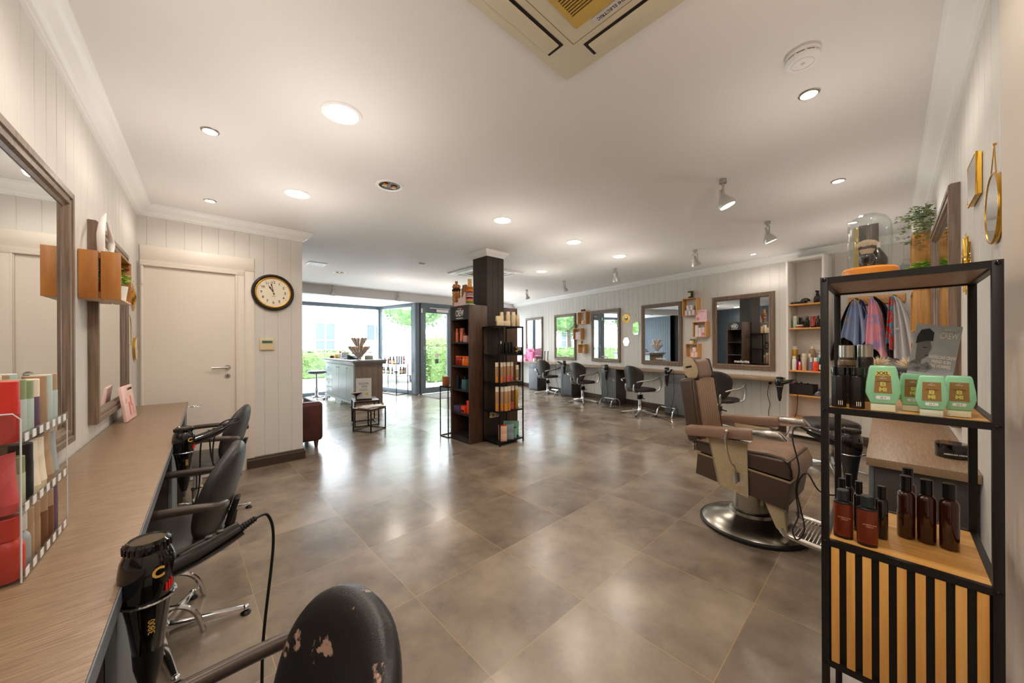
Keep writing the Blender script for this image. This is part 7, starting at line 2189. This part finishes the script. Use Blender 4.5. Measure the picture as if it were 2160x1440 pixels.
gel = M('green_gel', (168, 236, 190), .18, trans=.12, coat=.3)
gelw = M('gel_cap_cream', (228, 230, 204), .35)
gelt = M('gel_shoulder', (190, 220, 180), .3)
def gelbottle(x, y, sc, label, xxl=False, rz=R2):
    t = thing('gel_bottle', label, 'gel bottle', (x, y, Z2_), rz, GE)
    def hw(z):  # half width profile
        return 0
    Mx = Matrix(((1, 0, 0, 0), (0, 0, -1, 0), (0, 1, 0, 0), (0, 0, 0, 1)))
    H = .122 * sc
    W = .033 * (sc if xxl else sc * .98)
    prof = [(-.68, .16), (-.72, .185), (-.98, .36), (-1.0, .42), (-.95, .62), (-.80, .93), (-.74, .975), (-.66, 1.0), (.66, 1.0), (.74, .975), (.80, .93), (.95, .62), (1.0, .42), (.98, .36), (.72, .185), (.68, .16)]
    b = B(); b.prism([(p_[0] * W, p_[1] * H) for p_ in prof], -.0115 * sc, .0115 * sc, Mx, bev=.004 * sc); bo = b.out('body', gel, t, sharp=50)
    b = B(); b.prism([(-.70 * W, 0), (.70 * W, 0), (.70 * W, .158 * H), (-.70 * W, .158 * H)], -.0105 * sc, .0105 * sc, Mx, bev=.002 * sc); b.out('cap', gelw, t)
    b = B(); fy = .0117 * sc
    b.prism([(-.52 * W, .40 * H), (.52 * W, .40 * H), (.44 * W, .78 * H), (-.44 * W, .78 * H)] if xxl else [(-.60 * W, .38 * H), (.60 * W, .38 * H), (.56 * W, .84 * H), (-.56 * W, .84 * H)], fy, fy + .0004, Mx)
    lb = b.out('front_label', M('label_bronze', (160, 122, 72), .4), bo)
    if xxl:
        b = B(); b.prism([(-.44 * W, .785 * H), (.44 * W, .785 * H), (.40 * W, .875 * H), (.33 * W, .885 * H), (-.33 * W, .885 * H), (-.40 * W, .875 * H)], fy, fy + .0004, Mx); b.out('xxl_label', M('label_lime', (228, 222, 120), .4), bo)
        text('XXL', .0125 * sc, M('label_brown_ink', (110, 80, 40), .5), bo, (0, -fy - .0006, .833 * H), depth=.0002, bold=.0003)
    lime_ = M('label_lime_ink', (214, 214, 110), .4)
    text('EI\nMI', .0145 * sc, lime_, lb, (0, -fy - .0006, .535 * H), depth=.0002, bold=.0006)
    text('\u2022\u2022\u2022\u2022\nWELLA', .0045 * sc, textw, lb, (0, -fy - .0006, (.74 if xxl else .79) * H), depth=.0002)
    text('SCULPT FORCE', .0035 * sc, textd, lb, (0, -fy - .0006, .655 * H), depth=.0002)
    b = B(); b.prism([(-.42 * W, .30 * H), (-.36 * W, .265 * H), (.36 * W, .265 * H), (.42 * W, .30 * H), (.36 * W, .335 * H), (-.36 * W, .335 * H)], fy, fy + .0005, Mx); pr_ = b.out('price_label', paper, bo)
    text('22 4', .0062 * sc, textd, pr_, (0, -fy - .0007, .300 * H), depth=.0001)
    return t
gelbottle(1.388, .0155, 1.0, 'large green gel bottle with yellow XXL label at the front of the black rack', True)
gelbottle(1.44, -.040, .83, 'green gel bottle furthest back of the three small ones on the black rack')
gelbottle(1.376, -.069, .83, 'green gel bottle at the very front of the three small ones', rz=R(-87))
gelbottle(1.412, -.115, .83, 'green gel bottle at the right end of the second rack shelf', rz=R(-88))
# counter card
t = thing('counter_card', 'grey blue card showing a man in a cap, leaning behind the green gel bottles', 'card', (1.655, -.068, Z2_ + .0015), R(-84), GE)
Mc = Matrix.Rotation(R(-8), 4, 'X') @ Matrix.Rotation(R(9), 4, 'Y')
b = B(); b.T = Mc; b.box(-.046, 0, 0.008, .046, .003, .240); cd = b.out('card', M('card_grey', (196, 204, 210), .4, col2=(160, 172, 180), cs=5), t)
def onc(poly, mat, nm, off, par):
    b = B(); b.T = Mc @ Matrix(((1, 0, 0, 0), (0, 0, -1, 0), (0, 1, 0, 0), (0, 0, 0, 1))); b.prism(poly, off, off + .0003); return b.out(nm, mat, par)
pic = onc([(-.046, .09), (.046, .09), (.046, .062), (.0, .055), (-.046, .066)], M('card_pale', (196, 206, 212), .4), 'band', .0002, cd)
onc([(-.046, .008), (.046, .008), (.046, .060), (-.046, .066)], M('card_teal', (150, 190, 206), .4, col2=(220, 232, 240), cs=90), 'lower_band', .0002, cd)
fc = onc([(-.034, .118), (-.036, .150), (-.038, .190), (-.026, .196), (-.012, .192), (-.008, .176), (-.006, .166), (-.009, .156), (-.011, .146), (-.016, .136), (-.022, .130), (-.022, .116)], M('photo_skin_grey', (116, 118, 120), .5), 'printed_face', .0006, cd)
onc([(-.040, .178), (-.040, .200), (-.034, .222), (-.018, .228), (-.007, .216), (-.006, .190), (-.022, .188)], M('photo_dark', (44, 50, 56), .5), 'printed_cap', .0010, cd)
onc([(-.046, .091), (-.010, .091), (.004, .110), (-.010, .124), (-.020, .116), (-.036, .128), (-.046, .116)], M('photo_shirt', (92, 104, 112), .5, col2=(170, 178, 182), cs=60), 'printed_shirt', .0010, cd)
onc([(-.024, .166), (-.014, .167), (-.014, .169), (-.024, .169)], M('photo_dark', (44, 50, 56), .5), 'printed_brow', .0013, cd)
onc([(-.017, .142), (-.010, .143), (-.011, .146), (-.017, .145)], M('photo_dark', (44, 50, 56), .5), 'printed_lips', .0013, cd)
def ctext(s_, sz, x, z, bold=.0004, al='CENTER', kx=.55):
    o = text(s_, sz, textw, cd, (0, 0, 0), depth=.0001, bold=bold, align=al, sx=.8)
    o.matrix_basis = Mc @ Matrix.Translation((x, -.0012, z)) @ Matrix.Rotation(R(90), 4, 'X') @ Matrix.Diagonal((kx, 1, 1, 1))
ctext('CREW', .026, .023, .208, .0003, kx=.48); ctext('AMERICAN', .006, .023, .227, .0001, kx=.8)
ctext('AMERICAN CREW\nPREND SOIN\nDES HOMMES.', .0135, .018, .128, .0007, kx=.5)
# third shelf bottles
GB = 'brown bottles on the third shelf of the black rack'
for k, (x, y) in enumerate(((1.402, .0955), (1.394, .046))):
    t = thing('bottle', ['flat reddish brown flask with grey cap, left one on the black rack', 'flat reddish brown flask with grey cap, right one on the black rack'][k], 'bottle', (x, y, Z3_), R(-78 if k else -84), GB)
    H = .137; b = B(); b.lathe([(0, .004), (.0205, .004), (.0215, .010), (.0215, H * .70), (.0195, H * .74), (0, H * .74)], 36, sy=.62); bo = b.out('body', M('red_flask', (124, 52, 30), .25, metal=.35, bump=.1, bs=400), t)
    b = B(); b.lathe([(0, 0), (.0208, 0), (.021, .0065), (0, .0065)], 36, sy=.64); b.lathe([(.0208, H * .715), (.0213, H * .735), (.011, H * .79), (0, H * .79)], 36, sy=.64); b.out('bands', blk, bo)
    b = B(); b.lathe([(0, H * .785), (.0135, H * .785), (.0135, H * .985), (.012, H), (0, H)], 30)
    for q_ in range(24): b.T = Matrix.Rotation(q_ * PI / 12, 4, 'Z'); b.box(.0132, -.0007, H * .80, .0139, .0007, H * .97)
    b.T = None; b.out('cap', M('cap_grey', (44, 50, 54), .4), t)
    text('AMERICAN\nCREW', .0056, M('ink_rose', (214, 160, 130), .5), bo, (.002, -.0137, H * .42), depth=.0002)
amb = M('amber_glass', (58, 20, 12), .06, trans=.25, coat=.7)
amb2 = M('dark_glass', (22, 16, 14), .06, coat=.7)
def shamp(x, y, r, h, m_, lb): return prod('bottle', lb, 'bottle', (x, y, Z3_), r, h, m_, M('cap_satin_black', (18, 18, 20), .22), rz=R(-80), group=GB, ch=.235, cr=.66)
for k, q in enumerate([(1.534, -.029, .0185, .176, 'glossy dark amber bottle, left of the three in the front row'), (1.534, -.068, .0185, .176, 'glossy dark amber bottle, middle of the three in the front row'), (1.530, -.108, .0185, .177, 'glossy dark amber bottle, rightmost on the third rack shelf'), (1.60, -.034, .0175, .184, 'glossy dark amber bottle standing behind the left tall one')]):
    shamp(q[0], q[1], q[2], q[3], amb, q[4])
for k, q in enumerate([(1.474, .019, .0130, .149, 'slim black bottle right of the two red flasks'), (1.484, .0665, .0125, .147, 'slim black bottle between the two red flasks'), (1.472, .103, .0125, .149, 'slim black bottle behind the left red flask'), (1.53, .092, .0125, .150, 'slim black bottle furthest back behind the red flasks')]):
    shamp(q[0], q[1], q[2], q[3], amb2, q[4])

# ------------------------------------------------------------ lounge things that the far mirrors show
t = thing('wheel_ornament', 'gold spoked wheel ornament in a square frame on the dark lounge wall', 'ornament', (-.398, 6.35, 1.92), R(90))
b = B(); b.tube([(-.22, -.02, -.22), (.22, -.02, -.22), (.22, -.02, .22), (-.22, -.02, .22)], .012, 6, closed=True); b.out('frame', gold, t)
b = B(); b.tube([(.19 * math.cos(a), -.02, .19 * math.sin(a)) for a in [k * PI / 20 for k in range(40)]], .014, 8, closed=True); b.out('rim', gold, t)
b = B()
for k in range(12): a = k * PI / 6; b.tube([(0, -.02, 0), (.19 * math.cos(a), -.02, .19 * math.sin(a))], .006, 6)
b.out('spokes', gold, t)
t = thing('fire_extinguisher', 'red fire extinguisher on the lounge floor by the dark wall', 'fire extinguisher', (-.24, 5.9, 0))
b = B(); b.lathe([(0, 0), (.075, 0), (.08, .02), (.08, .40), (.06, .46), (.02, .48), (0, .48)], 28); b.out('cylinder', C_('ext_red', (206, 24, 22), .3), t)
b = B(); b.cyl((0, 0, .48), (0, 0, .54), .018); b.box(-.02, -.09, .53, .02, .02, .55, .004); b.out('valve', blk, t)
b = B(); b.tube([(0, .02, .52), (.06, .08, .48), (.09, .06, .30), (.088, .02, .12)], .010, 8, 6); b.out('hose', blk, t)
